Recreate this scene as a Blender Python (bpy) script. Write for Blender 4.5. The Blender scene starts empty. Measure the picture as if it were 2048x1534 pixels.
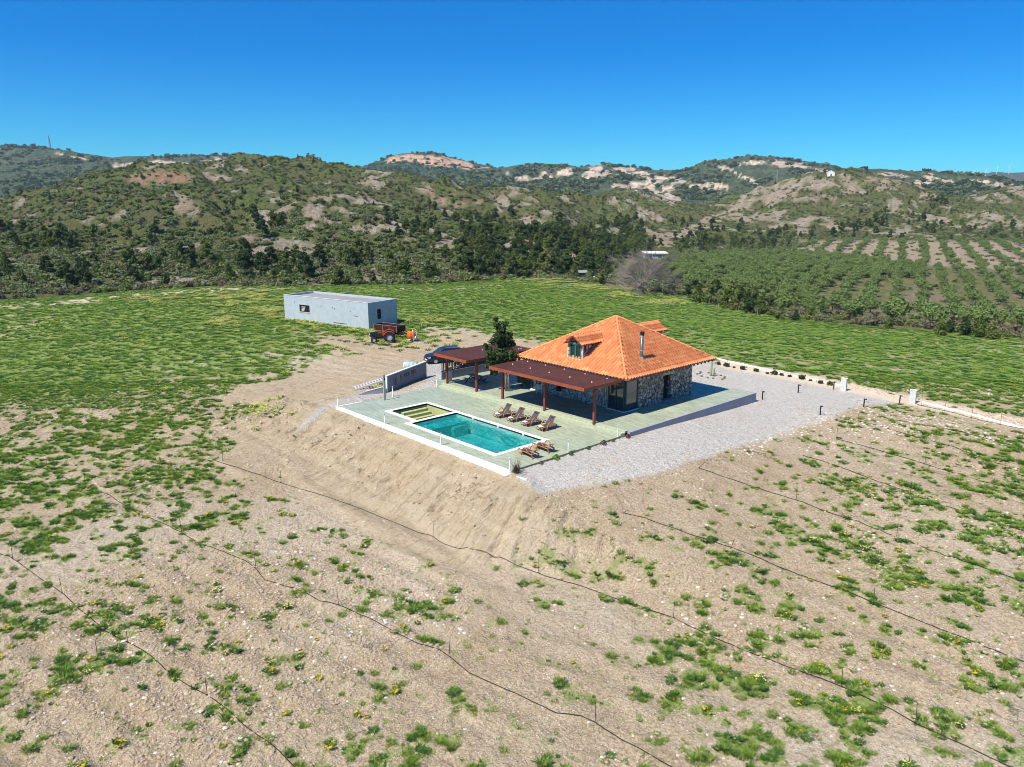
import bpy, math, random
import numpy as np
from mathutils import Vector, Matrix

# ------------------------------------------------------------------ camera, sky, sun, exposure
scene = bpy.context.scene
COL = scene.collection
RAD = math.radians
CAMX, CAMY, CAMZ = 36.715, -33.511, 18.0
YAWD, PITCHD = 47.4, 13.404          # heading (left of +Y) and downward tilt of the drone camera
cam_d = bpy.data.cameras.new("camera")
cam_d.lens = 27.07
cam_d.sensor_width = 36.0
cam_d.clip_start = 0.5
cam_d.clip_end = 60000.0
cam = bpy.data.objects.new("camera", cam_d)
COL.objects.link(cam)
cam.location = (CAMX, CAMY, CAMZ)
cam.rotation_euler = (RAD(90 - PITCHD), 0, RAD(YAWD))
scene.camera = cam

world = bpy.data.worlds.new("World")
scene.world = world
world.use_nodes = True
wn = world.node_tree
wn.nodes.clear()
SUN_EL, SUN_ROT = 54.5, 181.5
sky = wn.nodes.new("ShaderNodeTexSky")
sky.sky_type = 'NISHITA'
sky.sun_disc = False
sky.sun_elevation = RAD(SUN_EL)
sky.sun_rotation = RAD(SUN_ROT)
sky.altitude = 100
sky.air_density = 0.85
sky.dust_density = 0.0
sky.ozone_density = 4.5
hs = wn.nodes.new("ShaderNodeHueSaturation")
hs.inputs['Hue'].default_value = 0.51
hs.inputs['Saturation'].default_value = 1.55
hs.inputs['Value'].default_value = 1.0
bg = wn.nodes.new("ShaderNodeBackground")
bg.inputs['Strength'].default_value = 0.088
wo = wn.nodes.new("ShaderNodeOutputWorld")
wn.links.new(sky.outputs[0], hs.inputs['Color'])
grade = wn.nodes.new("ShaderNodeMix")
grade.data_type = 'RGBA'
grade.blend_type = 'MULTIPLY'
grade.inputs[0].default_value = 1.0
grade.inputs[7].default_value = (0.16, 1.36, 1.84, 1)
wn.links.new(hs.outputs[0], grade.inputs[6])
gam = wn.nodes.new("ShaderNodeGamma")
gam.inputs['Gamma'].default_value = 0.80
wn.links.new(grade.outputs[2], gam.inputs['Color'])
wn.links.new(gam.outputs[0], bg.inputs['Color'])
wn.links.new(bg.outputs[0], wo.inputs['Surface'])

sun_d = bpy.data.lights.new("sun", 'SUN')
sun_d.energy = 5.0
sun_d.angle = RAD(0.53)
sun_d.color = (1.0, 0.95, 0.83)
sun = bpy.data.objects.new("sun", sun_d)
COL.objects.link(sun)
# sunlight travels towards +Y (site frame), the shadows fall behind things
_sd = Vector((math.sin(RAD(SUN_ROT)) * math.cos(RAD(SUN_EL)), math.cos(RAD(SUN_ROT)) * math.cos(RAD(SUN_EL)), math.sin(RAD(SUN_EL))))
sun.rotation_euler = _sd.to_track_quat('Z', 'Y').to_euler()
sun.location = (0, 0, 60)

scene.view_settings.view_transform = 'Standard'
scene.view_settings.look = 'None'
scene.view_settings.exposure = 0.46
scene.view_settings.gamma = 1.0
scene.cycles.max_bounces = 6
scene.cycles.filter_width = 0.95
scene.cycles.transparent_max_bounces = 12
scene.cycles.volume_bounces = 0

random.seed(7)
rng = np.random.default_rng(7)

# ------------------------------------------------------------------ helpers
def thing(name, label, cat, loc=(0, 0, 0), rz=0.0, group=None):
    o = bpy.data.objects.new(name, None)
    o.empty_display_size = 0.3
    COL.objects.link(o)
    o.location = loc
    o.rotation_euler = (0, 0, rz)
    o['label'] = label
    o['category'] = cat
    if group:
        o['group'] = group
    return o

def tag(o, label, cat, group=None, kind=None):
    if label:
        o['label'] = label
    if cat:
        o['category'] = cat
    if group:
        o['group'] = group
    if kind:
        o['kind'] = kind
    return o

class MB:
    """collects shapes and links them as one mesh object"""
    def __init__(s):
        s.v = []
        s.f = []
    def add(s, vs, fs):
        b = len(s.v)
        s.v += [tuple(p) for p in vs]
        s.f += [tuple(i + b for i in f) for f in fs]
        return s
    def box(s, x0, x1, y0, y1, z0, z1, rz=0.0, c=None):
        vs = [(x, y, z) for z in (z0, z1) for x, y in ((x0, y0), (x1, y0), (x1, y1), (x0, y1))]
        if rz:
            c = c or ((x0 + x1) / 2, (y0 + y1) / 2)
            co, si = math.cos(rz), math.sin(rz)
            vs = [(c[0] + (x - c[0]) * co - (y - c[1]) * si, c[1] + (x - c[0]) * si + (y - c[1]) * co, z) for x, y, z in vs]
        return s.add(vs, [(3, 2, 1, 0), (4, 5, 6, 7), (0, 1, 5, 4), (1, 2, 6, 5), (2, 3, 7, 6), (3, 0, 4, 7)])
    def beam(s, a, b, w, h, up=(0, 0, 1)):
        a, b = Vector(a), Vector(b)
        d = (b - a).normalized()
        u = Vector(up)
        r = d.cross(u)
        if r.length < 1e-5:
            r = d.cross(Vector((1, 0, 0)))
        r.normalize()
        u = r.cross(d)
        vs = []
        for p in (a, b):
            for i, j in ((-1, -1), (1, -1), (1, 1), (-1, 1)):
                vs.append(p + r * (i * w / 2) + u * (j * h / 2))
        return s.add(vs, [(0, 1, 2, 3), (7, 6, 5, 4), (0, 4, 5, 1), (1, 5, 6, 2), (2, 6, 7, 3), (3, 7, 4, 0)])
    def tube(s, pts, r, n=8, closed=False, caps=True):
        P = [Vector(p) for p in pts]
        m = len(P)
        R = r if isinstance(r, (list, tuple)) else [r] * m
        rings = []
        prev = None
        for i in range(m):
            if closed:
                d = P[(i + 1) % m] - P[i - 1]
            else:
                d = P[min(i + 1, m - 1)] - P[max(i - 1, 0)]
            d.normalize()
            if prev is None:
                a = d.orthogonal().normalized()
            else:
                a = (prev - d * prev.dot(d))
                a = a.normalized() if a.length > 1e-6 else d.orthogonal().normalized()
            prev = a
            b = d.cross(a)
            rings.append([P[i] + (a * math.cos(t) + b * math.sin(t)) * R[i] for t in [2 * math.pi * k / n for k in range(n)]])
        vs = [p for g in rings for p in g]
        fs = []
        for i in range(m if closed else m - 1):
            j = (i + 1) % m
            for k in range(n):
                l = (k + 1) % n
                fs.append((i * n + k, i * n + l, j * n + l, j * n + k))
        if caps and not closed:
            fs.append(tuple(range(n))[::-1])
            fs.append(tuple((m - 1) * n + k for k in range(n)))
        return s.add(vs, fs)
    def lathe(s, prof, n=16, c=(0, 0, 0), axis='z', caps=True):
        vs, fs = [], []
        for r, z in prof:
            for k in range(n):
                t = 2 * math.pi * k / n
                x, y = r * math.cos(t), r * math.sin(t)
                if axis == 'z':
                    p = (c[0] + x, c[1] + y, c[2] + z)
                elif axis == 'x':
                    p = (c[0] + z, c[1] + x, c[2] + y)
                else:
                    p = (c[0] + x, c[1] + z, c[2] + y)
                vs.append(p)
        m = len(prof)
        for i in range(m - 1):
            for k in range(n):
                l = (k + 1) % n
                fs.append((i * n + k, i * n + l, (i + 1) * n + l, (i + 1) * n + k))
        if caps:
            fs.append(tuple(range(n))[::-1])
            fs.append(tuple((m - 1) * n + k for k in range(n)))
        return s.add(vs, fs)
    def prism(s, poly, d0, d1, axis='y'):
        """extrude a 2-D polygon; axis y: poly is (x,z), axis x: (y,z), axis z: (x,y)"""
        n = len(poly)
        vs = []
        for d in (d0, d1):
            for a, b in poly:
                vs.append((a, d, b) if axis == 'y' else (d, a, b) if axis == 'x' else (a, b, d))
        fs = [tuple(range(n)), tuple(range(2 * n - 1, n - 1, -1))]
        for i in range(n):
            j = (i + 1) % n
            fs.append((i, i + n, j + n, j))
        return s.add(vs, fs)
    def build(s, name, m, parent=None, off=(0, 0, 0), smooth=False, bevel=0.0, attrs=None):
        me = bpy.data.meshes.new(name)
        me.from_pydata([(x - off[0], y - off[1], z - off[2]) for x, y, z in s.v], [], s.f)
        me.validate()
        if parent is None or True:
            import bmesh
            bm = bmesh.new()
            bm.from_mesh(me)
            bmesh.ops.recalc_face_normals(bm, faces=bm.faces)
            bm.to_mesh(me)
            bm.free()
        if smooth:
            me.polygons.foreach_set('use_smooth', [True] * len(me.polygons))
        if m is not None:
            me.materials.append(m)
        o = bpy.data.objects.new(name, me)
        COL.objects.link(o)
        if parent is not None:
            o.parent = parent
        if bevel:
            md = o.modifiers.new('bevel', 'BEVEL')
            md.width = bevel
            md.segments = 2
            md.limit_method = 'ANGLE'
        return o

def raw_mesh(name, V, F, m, link=True, smooth=False):
    me = bpy.data.meshes.new(name)
    V = np.asarray(V, dtype=np.float32)
    F = np.asarray(F, dtype=np.int32)
    k = F.shape[1]
    me.vertices.add(len(V))
    me.vertices.foreach_set('co', V.ravel())
    me.loops.add(F.size)
    me.loops.foreach_set('vertex_index', F.ravel())
    me.polygons.add(len(F))
    me.polygons.foreach_set('loop_start', np.arange(0, F.size, k, dtype=np.int32))
    me.update(calc_edges=True)
    if smooth:
        me.polygons.foreach_set('use_smooth', np.ones(len(F), dtype=bool))
    if m is not None:
        me.materials.append(m)
    o = bpy.data.objects.new(name, me)
    if link:
        COL.objects.link(o)
    return o

def add_attr(o, name, arr, kind='FLOAT_COLOR', domain='POINT'):
    at = o.data.attributes.new(name, kind, domain)
    if kind == 'FLOAT_COLOR':
        at.data.foreach_set('color', np.asarray(arr, dtype=np.float32).ravel())
    elif kind == 'INT':
        at.data.foreach_set('value', np.asarray(arr, dtype=np.int32).ravel())
    else:
        at.data.foreach_set('value', np.asarray(arr, dtype=np.float32).ravel())

def copy_tree(o, label=None):
    c = o.copy()
    COL.objects.link(c)
    if label:
        c['label'] = label
    for ch in [k for k in o.children]:
        d = ch.copy()
        COL.objects.link(d)
        d.parent = c
        for g in ch.children:
            e = g.copy()
            COL.objects.link(e)
            e.parent = d
    return c

# ------------------------------------------------------------------ noise
def _h(ix, iy, seed):
    n = (ix.astype(np.int64) * 374761393 + iy.astype(np.int64) * 668265263 + seed * 1442695041) & 0xffffffff
    n = ((n ^ (n >> 13)) * 1274126177) & 0xffffffff
    n = n ^ (n >> 16)
    return (n & 0xffffff) / float(0xffffff)
def vnoise(x, y, seed=0):
    x = np.asarray(x, float); y = np.asarray(y, float)
    ix = np.floor(x); iy = np.floor(y)
    fx = x - ix; fy = y - iy
    fx = fx * fx * (3 - 2 * fx); fy = fy * fy * (3 - 2 * fy)
    ix = ix.astype(np.int64); iy = iy.astype(np.int64)
    a = _h(ix, iy, seed); b = _h(ix + 1, iy, seed); c = _h(ix, iy + 1, seed); d = _h(ix + 1, iy + 1, seed)
    return (a * (1 - fx) + b * fx) * (1 - fy) + (c * (1 - fx) + d * fx) * fy
def fbm(x, y, seed=0, o=4, ridged=False):
    t = 0.0; a = 1.0; s = 0.0; f = 1.0
    for i in range(o):
        n = vnoise(x * f + 17.3 * i, y * f - 9.1 * i, seed + i)
        if ridged:
            n = 1 - np.abs(2 * n - 1)
        t = t + a * n; s += a; a *= 0.5; f *= 2.03
    return t / s
def sstep(a, b, x):
    t = np.clip((x - a) / (b - a), 0, 1)
    return t * t * (3 - 2 * t)

# ------------------------------------------------------------------ survey frame: photo bearings -> ground (measured once from the photograph)
FPX, HORPX = 1540.0, 400.0
PIT = RAD(PITCHD)
CP, SP = math.cos(PIT), math.sin(PIT)
YR = RAD(-47.4)
EX = np.array([math.cos(YR), math.sin(YR)]); EY = np.array([-math.sin(YR), math.cos(YR)])
CAMP = np.array([CAMX, CAMY])
def to_cam(x, y):      # world xy -> (right, depth) seen from the camera's foot
    dx = np.asarray(x, float) - CAMX; dy = np.asarray(y, float) - CAMY
    return dx * EX[0] + dy * EX[1] * 1.0, dx * EY[0] + dy * EY[1]
# EX/EY above are the world axes expressed in the camera-foot frame; the inverse is the transpose
def to_cam(x, y):
    dx = np.asarray(x, float) - CAMX; dy = np.asarray(y, float) - CAMY
    return dx * EX[0] + dy * EY[0], dx * EX[1] + dy * EY[1]
def to_world(X, Y):
    return CAMX + X * EX[0] + Y * EX[1], CAMY + X * EY[0] + Y * EY[1]
def project(x, y, z):
    X, Y = to_cam(x, y)
    Z = np.asarray(z, float) - CAMZ
    d = CP * Y - SP * Z
    u = -SP * Y - CP * Z
    return 1024 + FPX * X / d, 767 + FPX * u / d
def px_dir(px, py):
    a = (np.asarray(px, float) - 1024) / FPX; b = (np.asarray(py, float) - 767) / FPX
    return a / (CP - b * SP), (-SP - b * CP) / (CP - b * SP)     # X/Y , dz/Y

# ------------------------------------------------------------------ terrain
FC = [(-100,1534,-3.9),(500,1534,-4.0),(1024,1534,-4.1),(1600,1534,-4.0),(2148,1534,-3.8),
 (-100,1250,-3.4),(500,1250,-3.6),(1024,1250,-3.9),(1600,1250,-3.7),(2148,1250,-3.2),
 (-100,1050,-2.8),(300,1050,-2.9),(620,1040,-3.2),(850,1060,-3.6),(1060,1090,-3.8),(1300,1080,-3.0),(1600,1050,-2.3),(2148,1080,-2.2),
 (0,900,-2.3),(300,900,-2.2),(500,900,-2.3),(1500,930,-1.6),(1800,930,-1.4),(2148,930,-1.5),
 (0,780,-1.8),(300,780,-1.4),(520,800,-1.4),(2148,860,-1.1),(1800,840,-0.7),
 (0,680,-1.6),(300,680,-1.0),(500,700,-0.7),(650,700,-0.5),(850,690,-0.45),(1100,670,-0.5),(1500,700,-0.8),(1800,740,-0.9),(2148,780,-1.2),
 (0,625,-1.5),(300,615,-0.8),(600,620,-0.4),(900,620,-0.5),(1200,630,-0.8),(1400,650,-1.2),(1700,690,-1.8),(2048,730,-2.0)]
EDGE = [(-500,640,-2.0),(-200,620,-1.8),(0,606,-1.5),(120,598,-1.2),(230,588,-1.0),(400,577,-1.0),(540,575,-1.0),(700,572,-1.0),(830,571,-1.2),(930,567,-2.0),(1020,558,-2.6),
 (1130,561,-3.0),(1200,570,-3.0),(1330,590,-3.0),(1450,616,-3.0),(1560,640,-3.0),(1700,656,-3.0),(1850,668,-3.0),(2048,684,-3.0),(2300,705,-3.0),(2600,730,-3)]
K1 = [(-500,606,150),(0,592,162),(200,580,175),(400,567,190),(540,568,185),(700,566,190),(930,562,200),(1020,557,212),(1130,556,225),(1250,570,225),(1380,588,220),(1500,603,215),(1660,614,213),(1800,622,210),(2048,642,200),(2600,680,190)]
K2 = [(-500,480,320),(0,470,330),(200,455,330),(400,440,350),(540,430,360),(700,440,360),(930,452,380),(1020,455,400),(1130,462,420),(1250,490,470),(1380,497,480),(1500,492,500),(1660,487,520),(1800,482,520),(2048,476,540),(2600,470,560)]
K3 = [(-500,420,520),(-100,410,500),(0,400,500),(60,386,510),(110,372,520),(160,355,540),(230,346,560),(300,345,570),(400,338,600),(450,331,620),(480,326,640),(520,322,650),(560,325,650),(600,331,650),(640,340,650),(700,344,650),(745,352,630),(800,353,620),(830,358,610),(860,371,600),(890,382,600),(935,402,600),(975,392,620),(1020,382,640),(1060,387,650),(1130,401,660),(1160,404,680),(1200,394,690),(1230,386,720),(1260,384,720),(1300,395,720),(1330,404,710),(1380,411,700),(1430,406,720),(1500,387,750),(1560,367,770),(1610,353,780),(1680,346,780),(1720,350,780),(1760,356,770),(1800,361,760),(1860,381,730),(1900,399,700),(1940,397,680),(1980,387,660),(2048,376,690),(2200,370,700),(2600,390,700)]
def _zpx(px, py, Y):
    u, t = px_dir(px, py)
    return CAMZ + t * Y
def _lerp_tab(rows):
    return np.array(rows, float)
_ft = np.array(FC + [(a, b, c) for a, b, c in EDGE], float)
_u, _t = px_dir(_ft[:, 0], _ft[:, 1])
_Y = (_ft[:, 2] - CAMZ) / _t
_P = np.stack([_u * 2.0, np.log(_Y)], 1)
def _tps(r2):
    return 0.5 * r2 * np.log(r2 + 1e-9)
_n = len(_P)
_K = _tps(((_P[:, None] - _P[None]) ** 2).sum(-1)) + np.eye(_n) * 0.02
_A = np.zeros((_n + 3, _n + 3)); _A[:_n, :_n] = _K; _A[:_n, _n] = 1; _A[:_n, _n + 1:] = _P; _A[_n, :_n] = 1; _A[_n + 1:, :_n] = _P.T
_W = np.linalg.solve(_A, np.concatenate([_ft[:, 2], np.zeros(3)]))
def field_z(u, Y):
    sh = u.shape
    q = np.stack([np.clip(u.ravel(), -1.2, 1.2) * 2.0, np.log(np.clip(Y.ravel(), 20, 230))], 1)
    out = np.empty(len(q))
    for i in range(0, len(q), 40000):
        qq = q[i:i + 40000]
        r2 = ((qq[:, None] - _P[None]) ** 2).sum(-1)
        out[i:i + 40000] = _tps(r2) @ _W[:_n] + _W[_n] + qq @ _W[_n + 1:]
    return out.reshape(sh)
_e = np.array(EDGE, float); _eu, _et = px_dir(_e[:, 0], _e[:, 1]); _eY = (_e[:, 2] - CAMZ) / _et
_k = [np.array(k, float) for k in (K1, K2, K3)]
_ku = [px_dir(k[:, 0], k[:, 1])[0] for k in _k]
_kz = [_zpx(k[:, 0], k[:, 1], k[:, 2]) for k in _k]
def seg_dist(x, y, poly, closed=True):
    d = np.full(np.shape(x), 1e9); n = len(poly)
    for i in range(n if closed else n - 1):
        ax, ay = poly[i]; bx, by = poly[(i + 1) % n]
        vx, vy = bx - ax, by - ay
        t = np.clip(((x - ax) * vx + (y - ay) * vy) / (vx * vx + vy * vy + 1e-12), 0, 1)
        d = np.minimum(d, np.hypot(x - ax - t * vx, y - ay - t * vy))
    return d
def inside(x, y, poly):
    c = np.zeros(np.shape(x), bool); n = len(poly)
    for i in range(n):
        ax, ay = poly[i]; bx, by = poly[(i + 1) % n]
        if ay == by:
            continue
        k = ((ay > y) != (by > y)) & (x < (bx - ax) * (y - ay) / (by - ay) + ax)
        c ^= k
    return c
PLAT = [(-24.0, 0.45), (-0.1, 0.45), (0.3, -0.1), (1.9, 0.2), (4.2, 6), (4.8, 15.5), (5.9, 25.8), (6.6, 31.6), (7.5, 38.6), (11, 43), (-14, 45), (-32, 26), (-32, 14), (-28, 6.5), (-25.6, 2.2)]
def plat_z(x, y):
    return -0.05 - 0.5 * sstep(12, 31, y) * sstep(-14, 0, x) - 0.4 * sstep(9, 24, y) * sstep(-16, -28, x) - 0.25 * sstep(30, 44, y)
POOLR = (-18.6, -3.2, 1.6, 6.9)
def height(x, y, fine=True):
    x = np.asarray(x, float); y = np.asarray(y, float)
    X, Y = to_cam(x, y)
    Yc = np.maximum(Y, 3.0)
    u = X / Yc
    d0 = np.interp(u, _eu, _eY); z0 = np.interp(u, _eu, _e[:, 2])
    F = field_z(u, np.minimum(Yc, d0))
    F = F + (z0 - F) * sstep(-14, 0, Yc - d0)
    nz = 0.16 * (fbm(x / 7, y / 7, 3, 3) - .5) + 0.35 * (fbm(x / 26, y / 26, 9, 2) - .5)
    if fine:
        nz = nz + 0.10 * (fbm(x / 1.1, y / 1.1, 5, 3) - .5) + 0.15 * (fbm(x / .40, y / .40, 15, 2) - .5) * sstep(.38, .62, fbm(x / 7, y / 7, 16, 3))
        nz = nz + 0.08 * np.sin((-x * 0.19 + y * 0.98) * 2 * np.pi / 2.1 + 2.2 * fbm(x / 5, y / 5, 8, 2)) * sstep(0.35, 0.7, fbm(x / 14, y / 14, 31, 2))
    F = F + nz
    # raised platform with the earth bank in front
    ins = inside(x, y, PLAT)
    d = np.where(ins, 0, seg_dist(x, y, PLAT))
    Wd = 6.4 + 7.5 * sstep(0.5, 3.0, x) * sstep(-4.0, 2.0, y) + 1.0 * (fbm(x / 3, y / 3, 12, 2) - .5) * 3
    Wd = Wd + 5 * sstep(-25, -29, x)
    t = np.clip(d / Wd, 0, 1)
    w = (1 - t) ** 1.25
    pz = plat_z(x, y) + (0.03 * (fbm(x / .8, y / .8, 6, 2) - .5) if fine else 0)
    rill = fbm((x + .35 * y) / 0.75 + .5 * fbm(x / 2, y / 2, 23, 2), y / 4.0, 21, 4, True) - .5
    pz = pz + 0.03 * sstep(0.05, 0.5, d) * (x < .3) - 0.06 * sstep(0.05, 0.5, d) * sstep(-14, 0, x) * (x < .3) * sstep(-28, -20, x) * sstep(1.2, -.2, y) * (0.6 + 0.5 * sstep(-24, -2, x))
    z = F + (pz - F) * w + rill * 0.85 * sstep(0.05, .3, t) * sstep(1, .7, t) * sstep(0.3, -.5, y) * (1 if fine else 0)
    # hills beyond the field
    if np.any(Yc > d0):
        ds = [d0] + [np.interp(u, _ku[i], _k[i][:, 2]) for i in range(3)]
        zs = [z0] + [np.interp(u, _ku[i], _kz[i]) for i in range(3)]
        ds.append(ds[3] * 1.45); zs.append(zs[3] - 55)
        hz = np.full(np.shape(x), 0.0) + zs[4]
        for i in range(4):
            s = np.clip((Yc - ds[i]) / np.maximum(ds[i + 1] - ds[i], 1), 0, 1)
            if i == 3:
                s2 = s * s * (3 - 2 * s)
            else:
                s2 = 0.55 * s + 0.45 * s * s * (3 - 2 * s)
            k = (Yc >= ds[i]) & (Yc <= ds[i + 1])
            hz = np.where(k, zs[i] + (zs[i + 1] - zs[i]) * s2, hz)
        hill = sstep(0, 1, (Yc - ds[1]) / np.maximum(ds[2] - ds[1], 1) * 1.4)
        up = sstep(-9, 12, hz)
        top = 1 - 0.8 * np.exp(-((Yc - ds[3]) / 60.0) ** 2)
        amp = hill * up * top
        rg = fbm(x / 75 + .4 * fbm(x / 40, y / 40, 77, 2), y / 75, 41, 4, True) - .52
        g2 = fbm(x / 22, y / 22, 51, 3, True) - .5
        g3 = fbm(x / 6.5, y / 6.5, 61, 2) - .5
        hz = hz + amp * (rg * 30 + g2 * 10) + g3 * 1.0 * (0.25 + hill) + 0.6 * (fbm(x / 15, y / 15, 71, 2) - .5)
        z = np.where(Yc > d0, hz + (z - hz) * sstep(6, 0, Yc - d0), z)
    return z
def hit(px, py):
    """where a bearing of the photograph meets the terrain"""
    px = np.atleast_1d(np.asarray(px, float)); py = np.atleast_1d(np.asarray(py, float))
    u, t = px_dir(px, py)
    Y = np.full(px.shape, 16.0); lo = Y.copy(); done = np.zeros(px.shape, bool)
    step = 1.012
    for i in range(360):
        Yn = Y * step
        x, y = to_world(u * Yn, Yn)
        below = (CAMZ + t * Yn) < height(x, y, False)
        new = below & ~done
        lo = np.where(new, Y, lo); done |= below
        Y = np.where(done, Y, Yn)
        if done.all():
            break
    hi = lo * step
    for i in range(12):
        m = (lo + hi) / 2
        x, y = to_world(u * m, m)
        b = (CAMZ + t * m) < height(x, y, False)
        hi = np.where(b, m, hi); lo = np.where(b, lo, m)
    x, y = to_world(u * lo, lo)
    return np.stack([x, y, height(x, y)], -1)
def hz1(x, y):
    return float(height(np.array([x]), np.array([y]))[0])

# how much green grows where (share of cover), surveyed on a coarse raster of bearings
GX = np.arange(0, 2049, 256.0)
GY = np.array([560, 610, 650, 700, 750, 800, 850, 900, 950, 1000, 1100, 1200, 1300, 1400, 1534], float)
GT = np.array([
 [.7,.75,.75,.85,1,1.1,1.1,1.1,1.1],[.85,.98,1.0,1.0,1.1,1.1,1.1,1.05,1.0],[.8,1.0,.95,.85,1.05,1.1,1.0,.85,.8],[.8,1.0,.88,.05,.85,.95,.88,.8,.78],
 [.80,.86,.72,0,0,.4,.7,.78,.8],[.70,.74,.62,0,0,0,0,.6,.7],[.58,.66,.26,0,0,0,0,.25,.35],[.56,.56,.10,0,0,0,.05,.1,.25],
 [.48,.50,.08,0,0,0,.05,.30,.36],[.44,.42,.05,.02,0,.03,.10,.28,.28],[.38,.32,.18,.03,.03,.12,.22,.28,.26],[.32,.27,.12,.13,.08,.1,.27,.32,.36],
 [.24,.22,.07,.1,.08,.1,.3,.27,.3],[.16,.1,.1,.24,.08,.14,.3,.17,.22],[.12,.08,.14,.2,.1,.17,.3,.13,.22]])
def green_base(px, py):
    fx = np.clip(px / 256.0, 0, 7.999); ix = fx.astype(int); tx = fx - ix
    fy = np.interp(py, GY, np.arange(len(GY))); iy = np.clip(fy.astype(int), 0, len(GY) - 2); ty = fy - iy
    a = GT[iy, ix] * (1 - tx) + GT[iy, ix + 1] * tx
    b = GT[iy + 1, ix] * (1 - tx) + GT[iy + 1, ix + 1] * tx
    return a * (1 - ty) + b * ty
GRAV = [(1035,958),(1040,935),(1252,868),(1262,876),(1380,835),(1506,800),(1480,800),(1320,760),(1320,700),(1440,726),(1560,745),(1684,770),(1838,804),(1800,812),(1730,808),(1650,842),(1600,856),(1560,872),(1480,894),(1380,924),(1290,952),(1200,970),(1120,978),(1082,988),(1060,975)]
GRAV2 = [(590,864),(612,838),(636,818),(676,802),(720,786),(765,776),(790,790),(765,800),(860,776),(890,776),(895,760),(890,712),(855,722),(850,745),(850,762),(790,786),(700,806),(655,818),(630,840)]
DIRT = [(445,794),(500,770),(590,744),(690,720),(735,712),(690,704),(640,690),(655,676),(750,694),(830,684),(862,674),(850,658),(950,664),(1080,680),(1120,700),(1100,715),(880,735),(860,760),(770,785),(700,812),(640,835),(600,868),(620,900),(500,960),(420,930),(520,860),(560,825),(500,806)]
PATHP = [(1440,719),(1560,738),(1684,762),(1830,794),(2060,840),(2060,862),(1835,815),(1680,781),(1560,757),(1440,735)]
TRACK1 = [(-250,640),(-50,612),(130,600),(230,591),(330,583),(440,577),(600,574),(600,578),(440,584),(330,591),(230,599),(130,608),(-50,621),(-250,655)]
TRACK2 = [(740,577),(880,574),(980,567),(1010,569),(990,576),(880,582),(740,583)]
def poly_mask(px, py, poly, soft):
    d = seg_dist(px, py, poly)
    return np.clip(0.5 + np.where(inside(px, py, poly), d, -d) / soft, 0, 1)
_gx, _gy = np.meshgrid(np.arange(0, 60, .37), np.arange(0, 60, .41))
_nn = 0.42 * fbm(_gx / 1.9, _gy / 1.3, 101, 3) + 0.58 * fbm(_gx / 0.62, _gy / 0.5, 111, 3)
NM = (float(_nn.mean()), float(_nn.std()))
def masks(x, y, z):
    px, py = project(x, y, z)
    X, Y = to_cam(x, y)
    j = 26 * (fbm(x / 3.0, y / 3.0, 91, 3) - .5)
    sc = 60.0 / np.maximum(Y, 10)
    jx, jy = px + j * sc, py + j * sc * .55
    gx_, gy_ = px + .45 * j * sc, py + .3 * j * sc
    grav = np.maximum(poly_mask(gx_, gy_, GRAV, 9), poly_mask(gx_, gy_, GRAV2, 6))
    dirt = poly_mask(jx, jy, DIRT, 22)
    path = np.maximum(poly_mask(px, py, PATHP, 4), np.maximum(poly_mask(jx, jy, TRACK1, 5), poly_mask(jx, jy, TRACK2, 5)) * .55)
    g = green_base(px, py) * (1 - dirt) ** 2 * (1 - grav)
    g = np.where((px > -3000) & (Y > 2), g, .3)
    g = g * (1 - path)
    # patches drawn out along the plough lines, in two sizes
    ax = x * 0.98 + y * 0.19; ay = -x * 0.19 + y * 0.98
    n1 = fbm(ax / 1.9, ay / 1.3, 101, 3)
    n2 = fbm(ax / 0.62, ay / 0.5, 111, 3)
    n = 0.42 * n1 + 0.58 * n2
    n = 1 / (1 + np.exp(-(n - NM[0]) / (NM[1] * .57)))      # evenly spread over 0..1
    nb = .6 * fbm(ax / 14, ay / 6, 121, 3) + .4 * fbm(ax / 34, ay / 1.9, 125, 2)
    g = np.clip(g + (nb - .5) * 1.1 * (g > .02) * np.minimum(1, g * 3), 0, 1)
    g = np.where(Y > 72, np.clip(g * 1.22, 0, 1.15), g)
    cov = sstep(-.15, .15, g - n) * sstep(0, .06, g)
    # near bank: bare
    bank = sstep(0.6, -.3, y) * sstep(-9.5, -7.5, y) * sstep(-33, -27, x) * sstep(6, 2, x)
    cov = cov * (1 - bank * .97)
    return cov, grav, np.maximum(bank, dirt * .7), path, px, py, Y

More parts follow.
